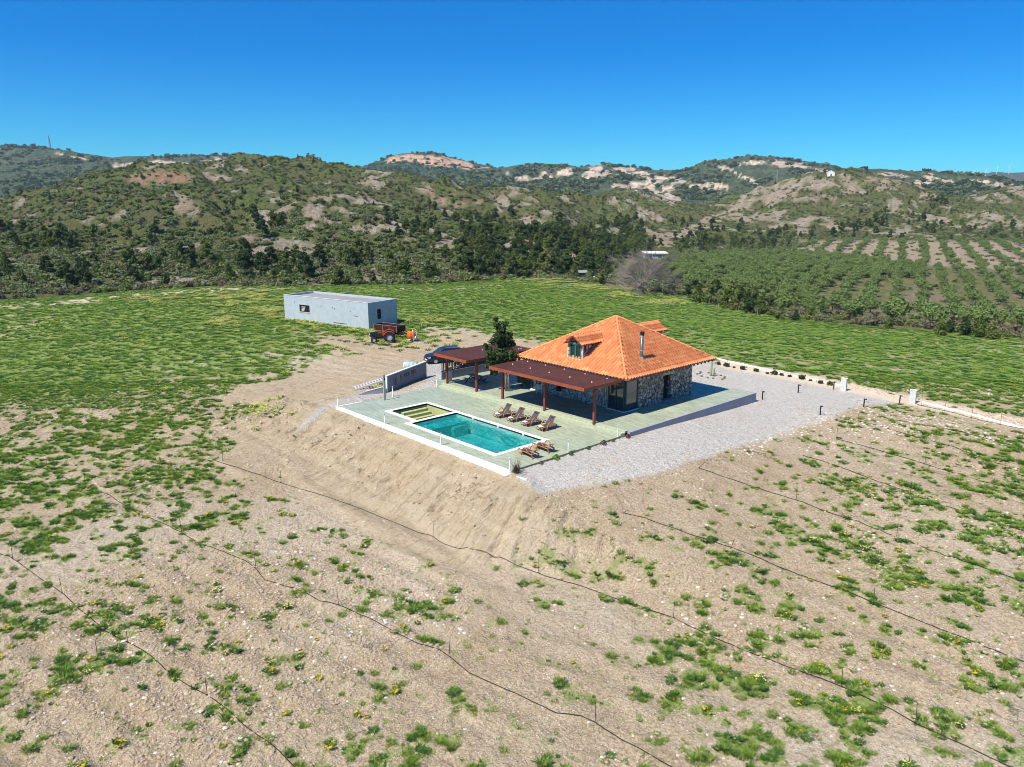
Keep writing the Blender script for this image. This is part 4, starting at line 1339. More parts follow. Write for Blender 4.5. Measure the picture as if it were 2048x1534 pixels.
def tile_mesh(name, parts, parent, off):
    V = []; F = []; T = []; b = 0
    for v, f, t_ in parts:
        V.append(v); F.append(f + b); T.append(t_); b += len(v)
    V = np.concatenate(V) - np.array(off); F = np.concatenate(F); T = np.concatenate(T)
    o = raw_mesh(name, V, F, M['tile'])
    o.parent = parent
    add_attr(o, 'tile', np.stack([T[:, 0], T[:, 1], T[:, 0] * 0, T[:, 0] * 0 + 1], -1), domain='FACE')
    return o
hx = (RX1 - RX0) / 2; hy = (RY1 - RY0) / 2
Lx = math.hypot(hx, RH); Ly = math.hypot(hy, RH)
parts = [tiled((RC[0], RY0, RZ0), (1, 0, 0), (0, hy / Ly, RH / Ly), hx, Ly),
         tiled((RC[0], RY1, RZ0), (-1, 0, 0), (0, -hy / Ly, RH / Ly), hx, Ly),
         tiled((RX1, RC[1], RZ0), (0, 1, 0), (-hx / Lx, 0, RH / Lx), hy, Lx),
         tiled((RX0, RC[1], RZ0), (0, -1, 0), (hx / Lx, 0, RH / Lx), hy, Lx)]
roof = tile_mesh('roof', parts, H_, ho)
apex = (RC[0], RC[1], RZ0 + RH)
mb = MB()
mb.add([(RX0 + .04, RY0 + .04, RZ0 - .03), (RX1 - .04, RY0 + .04, RZ0 - .03), (RX1 - .04, RY1 - .04, RZ0 - .03), (RX0 + .04, RY1 - .04, RZ0 - .03), (apex[0], apex[1], apex[2] - .03)], [(0, 1, 4), (1, 2, 4), (2, 3, 4), (3, 0, 4)])
hpart(mb, 'roof_boarding', M['chipwood'], roof)
random.seed(11)
def ridge_caps(a, b, name='ridge_tiles', par=None, r=.12):
    a, b = Vector(a), Vector(b); L = (b - a).length; n = int(L / .36)
    mb = MB()
    for k in range(n):
        p = a.lerp(b, k / n); q = a.lerp(b, (k + 1.08) / n)
        mb.tube([p + Vector((0, 0, .075)), q + Vector((0, 0, .055))], [r, r * .84], 9)
    o = hpart(mb, name, M['tile'], par or roof, smooth=False)
    tt = np.random.default_rng(n).random((len(o.data.polygons), 2)) * .4 + .3
    add_attr(o, 'tile', np.stack([tt[:, 0] + .3, tt[:, 1] + .35, tt[:, 0] * 0, tt[:, 0] * 0 + 1], -1), domain='FACE')
    return o
for c in ((RX0, RY0), (RX1, RY0), (RX1, RY1), (RX0, RY1)):
    ridge_caps((c[0], c[1], RZ0 + .02), (apex[0], apex[1], apex[2] + .03))
# rafters at the eaves and posts of the rear porch
mb = MB()
def rafter(x, y, ix, iy, run):
    sl_ = RH / (hx if ix else hy)
    mb.beam((x, y, RZ0 - .12), (x + ix * run, y + iy * run, RZ0 - .12 + sl_ * run), .09, .13)
for k in range(22):
    y = RY0 + .45 + k * .58
    run = min(1.25, y - RY0 - .1, RY1 - y - .1)
    if run > .2:
        rafter(RX1 - .03, y, -1, 0, run); rafter(RX0 + .03, y, 1, 0, run)
    x = RX0 + .45 + k * .58
    run = min(1.25, x - RX0 - .1, RX1 - x - .1)
    if run > .2:
        rafter(x, RY0 + .03, 0, 1, run); rafter(x, RY1 - .03, 0, -1, run)
hpart(mb, 'rafters', M['redpost'])
# dormers
def dormer(cx, yf, sgn, label_win):
    """gabled dormer, front face at y=yf, running back into the roof"""
    w2 = .86; ze = 5.72; zr = 6.32
    zb = roof_z(cx, yf) - .05
    def P(x, d, z):
        return (cx + x, yf + sgn * d, z)
    def ybk(z):      # depth at which the main roof reaches height z
        return (z - RZ0) / RH * hy - (abs(yf - (RY0 if sgn > 0 else RY1)))
    de, dr = ybk(ze), ybk(zr)
    mb = MB()
    for s in (-1, 1):
        x0 = s * w2; x1 = s * (w2 - .16)
        mb.add([P(x0, 0, zb), P(x0, de, ze), P(x0, 0, ze), P(x1, 0, zb), P(x1, de, ze), P(x1, 0, ze)], [(0, 1, 2), (5, 4, 3), (0, 2, 5, 3), (0, 3, 4, 1), (2, 1, 4, 5)])
    # front: piers, sill band and gable
    mb.add([P(-w2, .003, ze), P(w2, .003, ze), P(0, .003, zr - .02), P(-w2, .18, ze), P(w2, .18, ze), P(0, .18, zr - .02)], [(0, 1, 2), (5, 4, 3), (0, 3, 4, 1)])
    mb.add([P(-w2 + .16, .004, ze - .13), P(w2 - .16, .004, ze - .13), P(w2 - .16, .004, ze), P(-w2 + .16, .004, ze), P(-w2 + .16, .18, ze - .13), P(w2 - .16, .18, ze - .13), P(w2 - .16, .18, ze), P(-w2 + .16, .18, ze)], [(0, 1, 2, 3), (0, 4, 5, 1), (4, 7, 6, 5)])
    dm = hpart(mb, 'dormer', M['stone_side'])
    mb = MB()
    for s in (-1, 1):
        mb.box(cx + s * w2 - .035, cx + s * w2 + .035, min(yf - sgn * .02, yf + sgn * .10), max(yf - sgn * .02, yf + sgn * .10), zb, ze - .05)
    mb.box(cx - w2 + .036, cx + w2 - .036, min(yf - sgn * .12, yf + sgn * .08), max(yf - sgn * .12, yf + sgn * .08), zb + .04, zb + .13)
    hpart(mb, 'white_surround', M['coping'], dm)
    zw0, zw1 = zb + .14, ze - .14
    hpart(MB().box(cx - w2 + .17, cx + w2 - .17, min(yf + sgn * .10, yf + sgn * .12), max(yf + sgn * .10, yf + sgn * .12), zw0, zw1), 'window', M['glass'], dm)
    mb = MB()
    a, b = min(yf + sgn * .03, yf + sgn * .09), max(yf + sgn * .03, yf + sgn * .09)
    for x0_, x1_ in ((-w2 + .162, -w2 + .28), (-.09, .09), (w2 - .28, w2 - .162)):
        mb.box(cx + x0_, cx + x1_, a, b, zw0, zw1)
    for x0_, x1_ in ((-w2 + .281, -.091), (.091, w2 - .281)):
        mb.box(cx + x0_, cx + x1_, a, b, zw0, zw0 + .10); mb.box(cx + x0_, cx + x1_, a, b, zw1 - .09, zw1)
    hpart(mb, 'window_frame', M['greenframe'], dm)
    # little tiled roof
    ov = .34; ow = .26
    hw = w2 + ow
    rise = (zr - ze) / w2 * hw
    ps = []
    yA = yf - sgn * ov
    for s in (-1, 1):
        Ls = math.hypot(hw, rise)
        up = (-s * hw / Ls, 0, rise / Ls)
        z_e = zr + .06 - rise
        # lower depth reaches the main slope at the eave, upper at the ridge
        d0 = ybk(z_e) ; d1 = ybk(zr + .06)
        mid0 = (yA + (yf + sgn * (d1 + .05))) / 2
        half = abs((yf + sgn * (d1 + .05)) - yA) / 2
        v, f, t_ = tiled((cx + s * hw, mid0, z_e), (0, 1, 0), up, half, Ls, tw=.30, row=.42, topw=half)
        # keep only what lies above the main roof
        main = np.array([roof_z(p[0], p[1]) for p in v]) - .02
        keep = (v[:, 2] > main)[f].any(1)
        ps.append((v, f[keep], t_[keep]))
    b0 = 0
    dr_ = tile_mesh('dormer_roof', ps, dm, ho)
    mb = MB()
    for s in (-1, 1):
        mb.beam((cx + s * hw, yA + sgn * .03, zr + .0 - rise), (cx, yA + sgn * .03, zr + .0), .06, .10)
        mb.beam((cx + s * (w2 + .10), yA + sgn * .04, ze - .09), (cx + s * (w2 + .10), yf + sgn * de * .9, ze - .09), .09, .10)
    hpart(mb, 'bargeboard', M['redpost'], dm)
    ridge_caps((cx, yA, zr + .07), (cx, yf + sgn * (dr + .1), zr + .07), par=dm, r=.10)
dormer(-8.93, 16.08, 1, '')
dormer(-8.85, 27.55, -1, '')
# stove flue through the right slope
fl = hpart(MB().lathe([(.17, 4.2), (.15, 4.7), (.15, 6.70)], 16, (-3.88, 19.05, 0)), 'flue', M['steelgreen'], smooth=True)
hpart(MB().lathe([(.12, 6.70), (.185, 6.72), (.185, 6.98), (.12, 7.00)], 16, (-3.88, 19.05, 0)), 'flue_cap', M['black'], fl)
hpart(MB().lathe([(.156, 6.48), (.162, 6.50), (.162, 6.56), (.156, 6.58)], 16, (-3.88, 19.05, 0)), 'flue_clamp', M['steel'], fl)
hpart(MB().lathe([(.156, 5.3), (.162, 5.32), (.162, 5.37), (.156, 5.39)], 16, (-3.88, 19.05, 0)), 'flue_clamp', M['steel'], fl)
hpart(MB().lathe([(.36, 4.30), (.17, 4.80)], 16, (-3.88, 19.05, 0)), 'flashing', M['ramp'], fl)

# ------------------------------------------------------------------ pergolas
def pergola(name, label, x0, x1, y0, y1, zt, posts, lights, along):
    t = thing(name, label, 'pergola', ((x0 + x1) / 2, y0 + .3, .306))
    off = tuple(t.location)
    bt = .04
    mb = MB()
    g = .010; w = .19
    if along == 'x':
        n = int((y1 - y0) / w); w = (y1 - y0) / n
        for k in range(n):
            mb.box(x0, x1, y0 + k * w + g / 2, y0 + (k + 1) * w - g / 2, zt - bt, zt + .0015 * (k % 2))
    else:
        n = int((x1 - x0) / w); w = (x1 - x0) / n
        for k in range(n):
            mb.box(x0 + k * w + g / 2, x0 + (k + 1) * w - g / 2, y0, y1, zt - bt, zt + .0015 * (k % 2))
    mb.build('roof_boards', M['redwood'], t, off)
    mb = MB()
    e = .004
    mb.box(x0 - .05, x1 + .05, y0 - .05, y0 - e, zt - .26, zt + .01); mb.box(x0 - .05, x1 + .05, y1 + e, y1 + .05, zt - .26, zt + .01)
    mb.box(x0 - .05, x0 - e, y0 - e + .002, y1 + e - .002, zt - .26, zt + .01); mb.box(x1 + e, x1 + .05, y0 - e + .002, y1 + e - .002, zt - .26, zt + .01)
    mb.build('fascia', M['redbeam'], t, off)
    mb = MB()
    zb = zt - bt - .003
    if along == 'x':
        k = x0 + .4
        while k < x1:
            mb.box(k - .04, k + .04, y0 + .01, y1 - .01, zb - .15, zb); k += .75
        for y in (y0 + .55, y1 - .5):
            mb.box(x0 + .01, x1 - .01, y - .06, y + .06, zb - .33, zb - .153)
    else:
        k = y0 + .4
        while k < y1:
            mb.box(x0 + .01, x1 - .01, k - .04, k + .04, zb - .15, zb); k += .75
        for x in (x0 + .5, x1 - .5):
            mb.box(x - .06, x + .06, y0 + .01, y1 - .01, zb - .33, zb - .153)
    mb.build('beams', M['redbeam'], t, off)
    for x, y in posts:
        p = MB().box(x - .10, x + .10, y - .10, y + .10, .306, zb - .334).build('post', M['redpost'], t, off, bevel=.008)
        MB().box(x - .14, x + .14, y - .14, y + .14, .306, .33).build('foot', M['black'], p, off)
    for x, y in lights:
        MB().lathe([(.055, 0), (.055, .012), (.04, .015), (.04, .07), (.0, .072)], 10, (x, y, zt + .003)).build('roof_lamp', M['white'], t, off)
    return t
lp = [(x, y) for y in (12.75, 14.65) for x in (-13.5, -11.2, -8.85, -6.4, -3.95)]
pergola('pergola', 'long red brown pergola roof along the house front above the loungers', -14.4, -3.0, 10.75, 15.25, 3.50, [(-14.15, 12.1), (-8.72, 12.12), (-3.12, 12.2)], lp, 'x')
pergola('pergola', 'red brown pergola roof over the picnic table, behind the pine tree', -22.6, -17.7, 10.75, 19.3, 3.50, [(-22.35, 12.1), (-17.85, 12.1), (-22.35, 17.9), (-17.95, 17.7)], [(-20.6, 15.2), (-18.5, 18.2), (-18.5, 18.5)], 'y')

# ------------------------------------------------------------------ courtyard: low wall with railing, cabinet, picnic table, plants
t = thing('courtyard_wall', 'low blue grey wall carrying a dark railing behind the picnic table', 'wall', (-23.95, 12.6, .306))
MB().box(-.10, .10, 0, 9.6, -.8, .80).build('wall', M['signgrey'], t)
mb = MB()
mb.box(-.04, .04, 0, 9.6, 1.68, 1.75)
mb.box(-.04, .04, 0, 9.6, .83, .899)
for k in range(49):
    mb.box(-.03, .03, .05 + k * .195, .13 + k * .195, 0.90, 1.679)
mb.build('railing', M['black'], t)
t = thing('pillar', 'pale grey rendered pillar beside the left pergola post', 'pillar', (-22.9, 12.75, .306))
MB().box(-.2, .2, -.2, .2, 0, 1.12).build('shaft', M['concrete'], t, bevel=.01)
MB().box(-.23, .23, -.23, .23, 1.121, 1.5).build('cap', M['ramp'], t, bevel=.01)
t = thing('picnic_table', 'grey topped picnic table with fixed benches under the left pergola', 'table', (-20.6, 14.3, .306), RAD(0))
MB().box(-1.0, 1.0, -.42, .42, .72, .76).build('tabletop', M['tabletop'], t, bevel=.005)
for s in (-1, 1):
    MB().box(-1.0, 1.0, s * .72 - .14, s * .72 + .14, .43, .47).build('bench', M['tabletop'], t, bevel=.005)
for x_ in (-.75, .75):
    mb = MB()
    mb.beam((x_, -.72, .02), (x_, .15, .70), .06, .08); mb.beam((x_, .72, .02), (x_, -.15, .70), .06, .08); mb.beam((x_ + .05, -.8, .40), (x_ + .05, .8, .40), .05, .07)
    mb.build('leg', M['black'], t)
t = thing('barbecue', 'dark kettle barbecue standing against the coursed stone house front', 'barbecue', (-10.9, 16.05, .306))
MB().lathe([(.05, .62), (.22, .66), (.29, .82), (.29, .86), (.24, 1.0), (.08, 1.08), (.02, 1.09)], 18).build('bowl', M['black'], t, smooth=True)
for k in range(3):
    a = k * 2.094
    MB().tube([(.16 * math.cos(a), .16 * math.sin(a), .68), (.30 * math.cos(a), .30 * math.sin(a), .0)], .014, 6).build('leg', M['steel'], t)
t = thing('white_chair', 'white slatted chair standing by the house wall under the long pergola', 'chair', (-13.15, 15.9, .306), RAD(-150))
MB().box(-.26, .26, -.24, .24, .42, .45).build('seat', M['white'], t)
mb = MB()
for k in range(5):
    mb.box(-.26, .26, .24, .262, .52 + k * .09, .57 + k * .09)
mb.build('backrest', M['white'], t)
for x_ in (-.24, .24):
    for y_, h_ in ((-.22, .42), (.25, .96)):
        MB().box(x_ - .02, x_ + .02, y_ - .018, y_ + .018, 0, h_).build('leg', M['white'], t)

# ------------------------------------------------------------------ driveway lamps, gate pillars, edging kerb
def gz(x, y):
    return hz1(x, y)
def drive_lamp(x, y, rz, label):
    t = thing('driveway_lamp', label, 'lamp', (x, y, gz(x, y) - .02), rz, 'black driveway lamps on the gravel')
    MB().box(-.03, .03, -.05, .05, 0, .80).build('lamp_post', M['black'], t)
    MB().box(-.05, .26, -.055, .055, .80, .87).build('lamp_head', M['black'], t, bevel=.008)
    MB().box(.10, .24, -.04, .04, .792, .799).build('lens', M['carlight'], t)
for x, y, l in ((-.1 + .55, 32.35, 'black driveway lamp beside the end of the retaining wall'), (1.2, 37.9, 'black driveway lamp in the middle of the gravel court'),
                (6.75, 31.2, 'black driveway lamp at the gravel edge, nearest the front field'), (8.1, 37.0, 'black driveway lamp at the gravel edge near the leaning stake'),
                (2.8, 42.2, 'black driveway lamp beside the pillar behind the gravel court'), (9.7, 41.1, 'black driveway lamp beside the right gate pillar')):
    drive_lamp(x, y, RAD(-20), l)
for x, y, l in ((3.7, 42.45, 'white gate pillar on the left, at the back of the gravel court'), (10.35, 42.5, 'white gate pillar on the right, at the end of the kerb')):
    t = thing('gate_pillar', l, 'pillar', (x, y, gz(x, y)), 0, 'white gate pillars')
    MB().box(-.28, .28, -.14, .14, -.1, 1.26).build('shaft', M['concrete'], t, bevel=.012)
    MB().box(-.31, .31, -.17, .17, 1.261, 1.30).build('cap', M['kerb'], t)
def strip(name, pts, w, h, m, sink=.35):
    """a kerb that follows the ground"""
    P = []
    for (ax, ay), (bx, by) in zip(pts[:-1], pts[1:]):
        n = max(2, int(math.hypot(bx - ax, by - ay) / 1.0))
        P += [(ax + (bx - ax) * k / n, ay + (by - ay) * k / n) for k in range(n)]
    P.append(pts[-1])
    P = np.array(P)
    Z = height(P[:, 0], P[:, 1], False)
    d = np.gradient(P, axis=0); d /= np.linalg.norm(d, axis=1)[:, None]
    nrm = np.stack([-d[:, 1], d[:, 0]], 1) * w / 2
    V = []; F = []
    for k in range(len(P)):
        for s, z in ((1, Z[k] - sink), (1, Z[k] + h), (-1, Z[k] + h), (-1, Z[k] - sink)):
            V.append((P[k, 0] + s * nrm[k, 0], P[k, 1] + s * nrm[k, 1], z))
    for k in range(len(P) - 1):
        for q in range(3):
            F.append((k * 4 + q, k * 4 + q + 1, k * 4 + q + 5, k * 4 + q + 4))
    mb = MB().add(V, F)
    return mb.build(name, m)
o = strip('edging_kerb', [(-12.9, 44.9), (3.2, 44.35)], .26, .10, M['kerb'])
tag(o, 'long white kerb behind the gravel court, on the left of the pillars', 'kerb')
o = strip('edging_kerb', [(10.9, 43.3), (20.0, 41.1), (30, 38.6)], .26, .10, M['kerb'])
tag(o, 'white kerb running out of the frame to the right of the gate pillar', 'kerb')

# ------------------------------------------------------------------ concrete shed
SA, SB, SC2 = Vector((-77.6, 22.4)), Vector((-59.8, 26.7)), Vector((-60.9, 32.9))
sd = (SB - SA); slen = sd.length; sang = math.atan2(sd.y, sd.x)
sgz = -.75
t = thing('shed', 'long flat roofed shed of blue grey rendered concrete on the green field', 'shed', (SA.x, SA.y, sgz), sang)
W_, Hf, Hb = 6.2, 4.15, 3.85
# local: x along the front, y into the depth
mb = MB()
wx0, wx1, wz0, wz1 = 3.55, 5.85, 1.75, 2.85
mb.box(0, wx0, 0, .2, -.6, Hf); mb.box(wx1, slen, 0, .2, -.6, Hf); mb.box(wx0, wx1, 0, .2, -.6, wz0); mb.box(wx0, wx1, 0, .2, wz1, Hf)
mb.build('front_wall', M['render'], t)
mb = MB()
sy0, sy1 = 1.9, 2.75
mb.box(slen - .2, slen, .201, sy0, -.6, Hf); mb.box(slen - .2, slen, sy1, W_, -.6, Hf); mb.box(slen - .2, slen, sy0, sy1, -.6, 1.55); mb.box(slen - .2, slen, sy0, sy1, 3.0, Hf)
mb.build('side_wall', M['render'], t)
MB().box(0, .2, .201, W_, -.6, Hf).box(.201, slen - .201, W_ - .2, W_, -.6, Hf).build('rear_wall', M['render'], t)
MB().box(.201, slen - .201, .201, W_ - .201, Hf - .42, Hf - .30).build('flat_roof', M['roofgrey'], t)
mb = MB()
mb.box(-.03, slen - .21, -.03, .24, Hf + .001, Hf + .05)
mb.build('wall_coping', M['concrete'], t)
MB().box(.0, slen - .2, .241, .40, Hf - .28, Hf - .02).build('parapet_shadow_strip', M['dark'], t)  # dark strip painted in for the shadow behind the parapet
w = MB().box(wx0 + .001, wx1 - .001, .12, .15, wz0 + .001, wz1 - .001).build('window_opening', M['dark'], t)
mb = MB()
for k in range(4):
    mb.box(wx0 + .45, wx0 + 1.0 + .1 * k, .02, .10, wz0 + .12 + .2 * k, wz0 + .22 + .2 * k)
mb.build('stacked_blocks', M['concrete'], w)
MB().box(wx0, wx1 + .1, -.06, .0, wz0 - .08, wz0 - .001).build('window_sill', M['chipwood'], t)
w = MB().box(slen - .16, slen - .12, sy0 + .001, sy1 - .001, 1.551, 2.999).build('side_window', M['dark'], t)
MB().box(slen - .11, slen - .05, sy0 + .40, sy0 + .45, 1.56, 2.99).box(slen - .11, slen - .05, sy0 + .001, sy1 - .001, 2.3, 2.35).build('window_bar', M['darkframe'], w)
mb = MB()
for x_, z_ in ((2.4, 3.1), (5.3, 3.0), (8.4, 2.9), (10.9, 2.85), (11.3, 2.7), (14.6, 2.6)):
    mb.box(x_, x_ + .12, -.015, .0, z_, z_ + .14)
mb.box(11.0, 13.8, -.02, 0, .62, .70); mb.box(15.3, 16.2, -.02, 0, 2.0, 2.05)
for y_, z_ in ((.9, 2.3), (2.9, 3.2), (.5, 1.2)):
    mb.box(slen, slen + .015, y_, y_ + .1, z_, z_ + .14)
mb.build('wall_holes', M['dark'], t)

# ------------------------------------------------------------------ tractor
tz = gz(-48.8, 23.0)
t = thing('tractor', 'old red and black tractor parked in yellow flowers before the shed', 'tractor', (-49.3, 23.3, tz), RAD(236))
# local: +x is forward
def wheel(name, x, y, r, w, par, lugs=True):
    R = r
    o = MB().lathe([(R * .55, -w / 2), (R * .93, -w / 2), (R, -w * .36), (R, w * .36), (R * .93, w / 2), (R * .55, w / 2)], 28, (x, y, r), 'y', caps=False).build(name, M['rubber'], par, smooth=False)
    MB().lathe([(.03, -w * .3), (R * .2, -w * .34), (R * .56, -w * .26), (R * .56, w * .26), (R * .2, w * .34), (.03, w * .3)], 20, (x, y, r), 'y').build('rim', M['rim'], o)
    if lugs:
        mb = MB()
        for k in range(20):
            a = k * 2 * math.pi / 20
            for s in (-1, 1):
                a2 = a + (.08 if s > 0 else -.08)
                mb.beam((x + R * 1.0 * math.cos(a2), y + s * .02, r + R * 1.0 * math.sin(a2)), (x + R * 1.0 * math.cos(a2 + .16), y + s * w * .5, r + R * 1.0 * math.sin(a2 + .16)), .05, .05)
        mb.build('tread', M['rubber'], o)
    return o
for s in (-1, 1):
    wheel('rear_wheel', 0, s * .80, .72, .38, t)
    wheel('front_wheel', 2.05, s * .68, .40, .22, t, False)
mb = MB()
mb.prism([(.9, .75), (2.5, .72), (2.55, .85), (2.55, 1.28), (2.35, 1.38), (.9, 1.45)], -.27, .27, 'y')
mb.build('bonnet', M['black'], t, bevel=.03)
MB().box(-.25, 2.2, -.22, .22, .48, .80).build('chassis', M['black'], t, bevel=.02)
MB().box(.62, .95, -.28, .28, .95, 1.52).box(1.0, 1.5, -.29, .29, 1.2, 1.36).build('dashboard', M['trred'], t, bevel=.03)
for s in (-1, 1):
    pts = [(.85 * math.cos(a), .72 + .85 * math.sin(a)) for a in [RAD(20 + 15 * k) for k in range(9)]]
    inn = [(.79 * math.cos(a), .72 + .79 * math.sin(a)) for a in [RAD(20 + 15 * k) for k in range(9)]][::-1]
    MB().prism(pts + inn, s * .80 - .2, s * .80 + .2, 'y').build('mudguard', M['trred'], t)
MB().box(-.25, .15, -.22, .22, .98, 1.08).box(-.32, -.24, -.22, .22, 1.08, 1.42).build('seat', M['tank'], t, bevel=.03)
MB().tube([(.32 + .19 * math.cos(a) * .5, .19 * math.sin(a), 1.55 + .19 * math.cos(a) * .8) for a in [k * math.pi / 8 for k in range(16)]], .016, 6, closed=True).build('steering_wheel', M['black'], t)
MB().tube([(.32, 0, 1.55), (.7, 0, 1.25)], .02, 6).build('steering_column', M['black'], t)
MB().tube([(1.9, -.18, 1.35), (1.9, -.18, 1.95)], .03, 8).build('exhaust', M['rust'], t)
MB().beam((2.05, -.68, .42), (2.05, .68, .42), .09, .09).build('front_axle', M['black'], t)
for s in (-1, 1):
    MB().lathe([(.02, 0), (.085, .0), (.085, .06), (.02, .07)], 12, (2.56, s * .2, 1.05), 'x').build('headlight', M['carlight'], t)

# trailer
t = thing('farm_trailer', 'dark rust red tipping trailer standing between the tractor and the shed', 'trailer', (-53.6, 26.2, gz(-53.6, 26.2)), RAD(14))
t.scale = (.86, .86, .86)
MB().box(-2.5, 2.5, -1.0, 1.0, .85, .95).build('bed', M['trailer'], t)
for s in (-1, 1):
    mb = MB()
    mb.box(-2.5, 2.5, s * 1.0 - .03, s * 1.0 + .03, .951, 1.75)
    mb.build('side_panel', M['trailer'], t)
for x_ in (-2.5, 2.5):
    MB().box(x_ - .03, x_ + .03, -.969, .969, .951, 1.75).build('end_panel', M['trailer'], t)
mb = MB()
for x_ in (-2.45, -.5, .9, 2.45):
    for s in (-1, 1):
        mb.box(x_ - .04, x_ + .04, s * 1.06 - .028, s * 1.06 + .028, .8, 1.82)
for s in (-1, 1):
    mb.box(-2.52, 2.52, s * 1.0 - .045, s * 1.0 + .045, 1.751, 1.80)
mb.build('ribs', M['rust'], t)
for s in (-1, 1):
    wheel('wheel', .4, s * .85, .42, .24, t, False)
MB().beam((2.5, 0, .75), (4.0, 0, .5), .12, .12).beam((2.5, .5, .8), (3.9, 0, .5), .08, .08).beam((2.5, -.5, .8), (3.9, 0, .5), .08, .08).build('drawbar', M['trailer'], t)
MB().box(-2.2, 2.3, -.5, -.4, .7, .849).box(-2.2, 2.3, .4, .5, .7, .849).build('chassis', M['black'], t)
# sprayer
t = thing('field_sprayer', 'orange tank sprayer with a white pump frame, right of the tractor', 'sprayer', (-47.6, 25.9, gz(-47.6, 25.9)), RAD(20))
MB().lathe([(.1, .35), (.42, .40), (.52, .55), (.54, .9), (.52, 1.2), (.40, 1.38), (.15, 1.42)], 20, (-.3, 0, 0)).build('tank', M['tank'], t, smooth=True)
MB().lathe([(.16, 1.40), (.16, 1.50), (.02, 1.52)], 14, (-.3, 0, 0)).build('tank_lid', M['black'], t)
mb = MB()
for y_ in (-.45, .45):
    mb.tube([(.35, y_, .05), (.35, y_, 1.45), (.1, y_ * .6, 1.65)], .035, 6)
mb.tube([(.35, -.45, .35), (.35, .45, .35)], .035, 6); mb.tube([(.35, -.45, 1.3), (.35, .45, 1.3)], .035, 6); mb.tube([(-.8, -.4, .3), (.4, -.4, .3)], .035, 6); mb.tube([(-.8, .4, .3), (.4, .4, .3)], .035, 6)
mb.build('frame', M['white'], t)
MB().lathe([(.05, -.1), (.26, -.1), (.28, 0), (.26, .1), (.05, .1)], 16, (.5, 0, .5), 'x').build('pump', M['steel'], t)
MB().tube([(.4, .1, 1.2), (.6, .3, 1.7), (.3, .4, 1.9), (-.1, .2, 1.6)], .03, 6).build('pipe', M['rust'], t)
MB().lathe([(.02, -.05), (.22, -.05), (.22, .05), (.02, .05)], 14, (.15, -.5, .22), 'y').lathe([(.02, -.05), (.22, -.05), (.22, .05), (.02, .05)], 14, (.15, .5, .22), 'y').build('wheel', M['rubber'], t)

# ------------------------------------------------------------------ cars
def suv(name, label, loc, rz, paint):
    t = thing(name, label, 'car', loc, rz, None)
    # side profile in x (forward +), z ; half width 0.9
    def shell(prof, hw, taper):
        V = []; F = []
        n = len(prof)
        for s in (-1, 1):
            for (x, z), tp in zip(prof, taper):
                V.append((x, s * hw * tp, z))
        F.append(tuple(range(n))[::-1]); F.append(tuple(range(n, 2 * n)))
        for i in range(n):
            j = (i + 1) % n
            F.append((i, j, j + n, i + n))
        return MB().add(V, F)
    body = [(-2.25, .45), (-2.28, .75), (-2.22, 1.05), (1.05, 1.08), (1.95, .98), (2.22, .82), (2.27, .55), (2.2, .32), (1.85, .28), (-1.9, .28)]
    b = shell(body, .93, [.97, .98, .97, .97, .93, .88, .92, .92, 1, 1]).build('body', paint, t, bevel=.05)
    cab = [(-2.18, 1.06), (-1.98, 1.50), (-1.75, 1.68), (.0, 1.72), (.30, 1.66), (1.08, 1.07)]
    shell(cab, .90, [.96, .84, .80, .80, .80, .95]).build('cabin', paint, t, bevel=.03)
    wind = [(.34, 1.63), (1.04, 1.10), (1.09, 1.11), (.39, 1.66)]
    shell(wind, .78, [.90, 1.02, 1.02, .90]).build('windscreen', M['glass'], t)
    for s in (-1, 1):
        for x0, x1, x2, x3 in ((.05, .80, .25, .02), (-.95, -.05, -.08, -.90), (-1.85, -1.05, -1.0, -1.70)):
            MB().add([(x0, s * .872, 1.12), (x1, s * .872, 1.12), (x2, s * .750, 1.58), (x3, s * .750, 1.58), (x0, s * .84, 1.12), (x1, s * .84, 1.12), (x2, s * .72, 1.58), (x3, s * .72, 1.58)], [(0, 1, 2, 3), (7, 6, 5, 4), (0, 4, 5, 1), (1, 5, 6, 2), (2, 6, 7, 3), (3, 7, 4, 0)]).build('side_window', M['glass'], t)
        MB().box(-1.7, -.1, s * .66 - .02, s * .66 + .02, 1.73, 1.77).build('roof_rail', M['steel'], t)
        MB().box(.75, .95, s * 1.0 - .09, s * 1.0 + .09, 1.08, 1.22).build('wing_mirror', paint, t, bevel=.03)
        MB().prism([(2.18, .68), (2.24, .80), (1.95, .93), (1.90, .78)], s * .66 - .19, s * .66 + .19, 'y').build('headlight', M['carlight'], t)
        for x_ in (-1.4, 1.4):
            wl = MB().lathe([(.2, -.11), (.33, -.11), (.35, -.07), (.35, .07), (.33, .11), (.2, .11)], 22, (x_, s * .84, .35), 'y', caps=False).build('wheel', M['rubber'], t, smooth=False)
            MB().lathe([(.02, -.10), (.21, -.112), (.21, .112), (.02, .10)], 14, (x_, s * .84, .35), 'y').build('rim', M['rim'], wl)
    MB().box(2.275, 2.30, -.30, .30, .42, .56).build('number_plate', M['white'], t)
    MB().box(2.20, 2.285, -.5, .5, .62, .76).build('grille', M['black'], t)
    MB().box(2.1, 2.30, -.80, .80, .30, .40).build('bumper_trim', M['black'], t)
    return t
suv('parked_car', 'dark blue estate car parked behind the left pergola, farther from the house', (-33.6, 20.4, gz(-33.6, 20.4)), RAD(-107), M['carpaint'])
suv('parked_car', 'dark car almost hidden behind the railing and the left pergola roof', (-28.6, 21.0, gz(-28.6, 21.0)), RAD(-100), M['carpaint'])

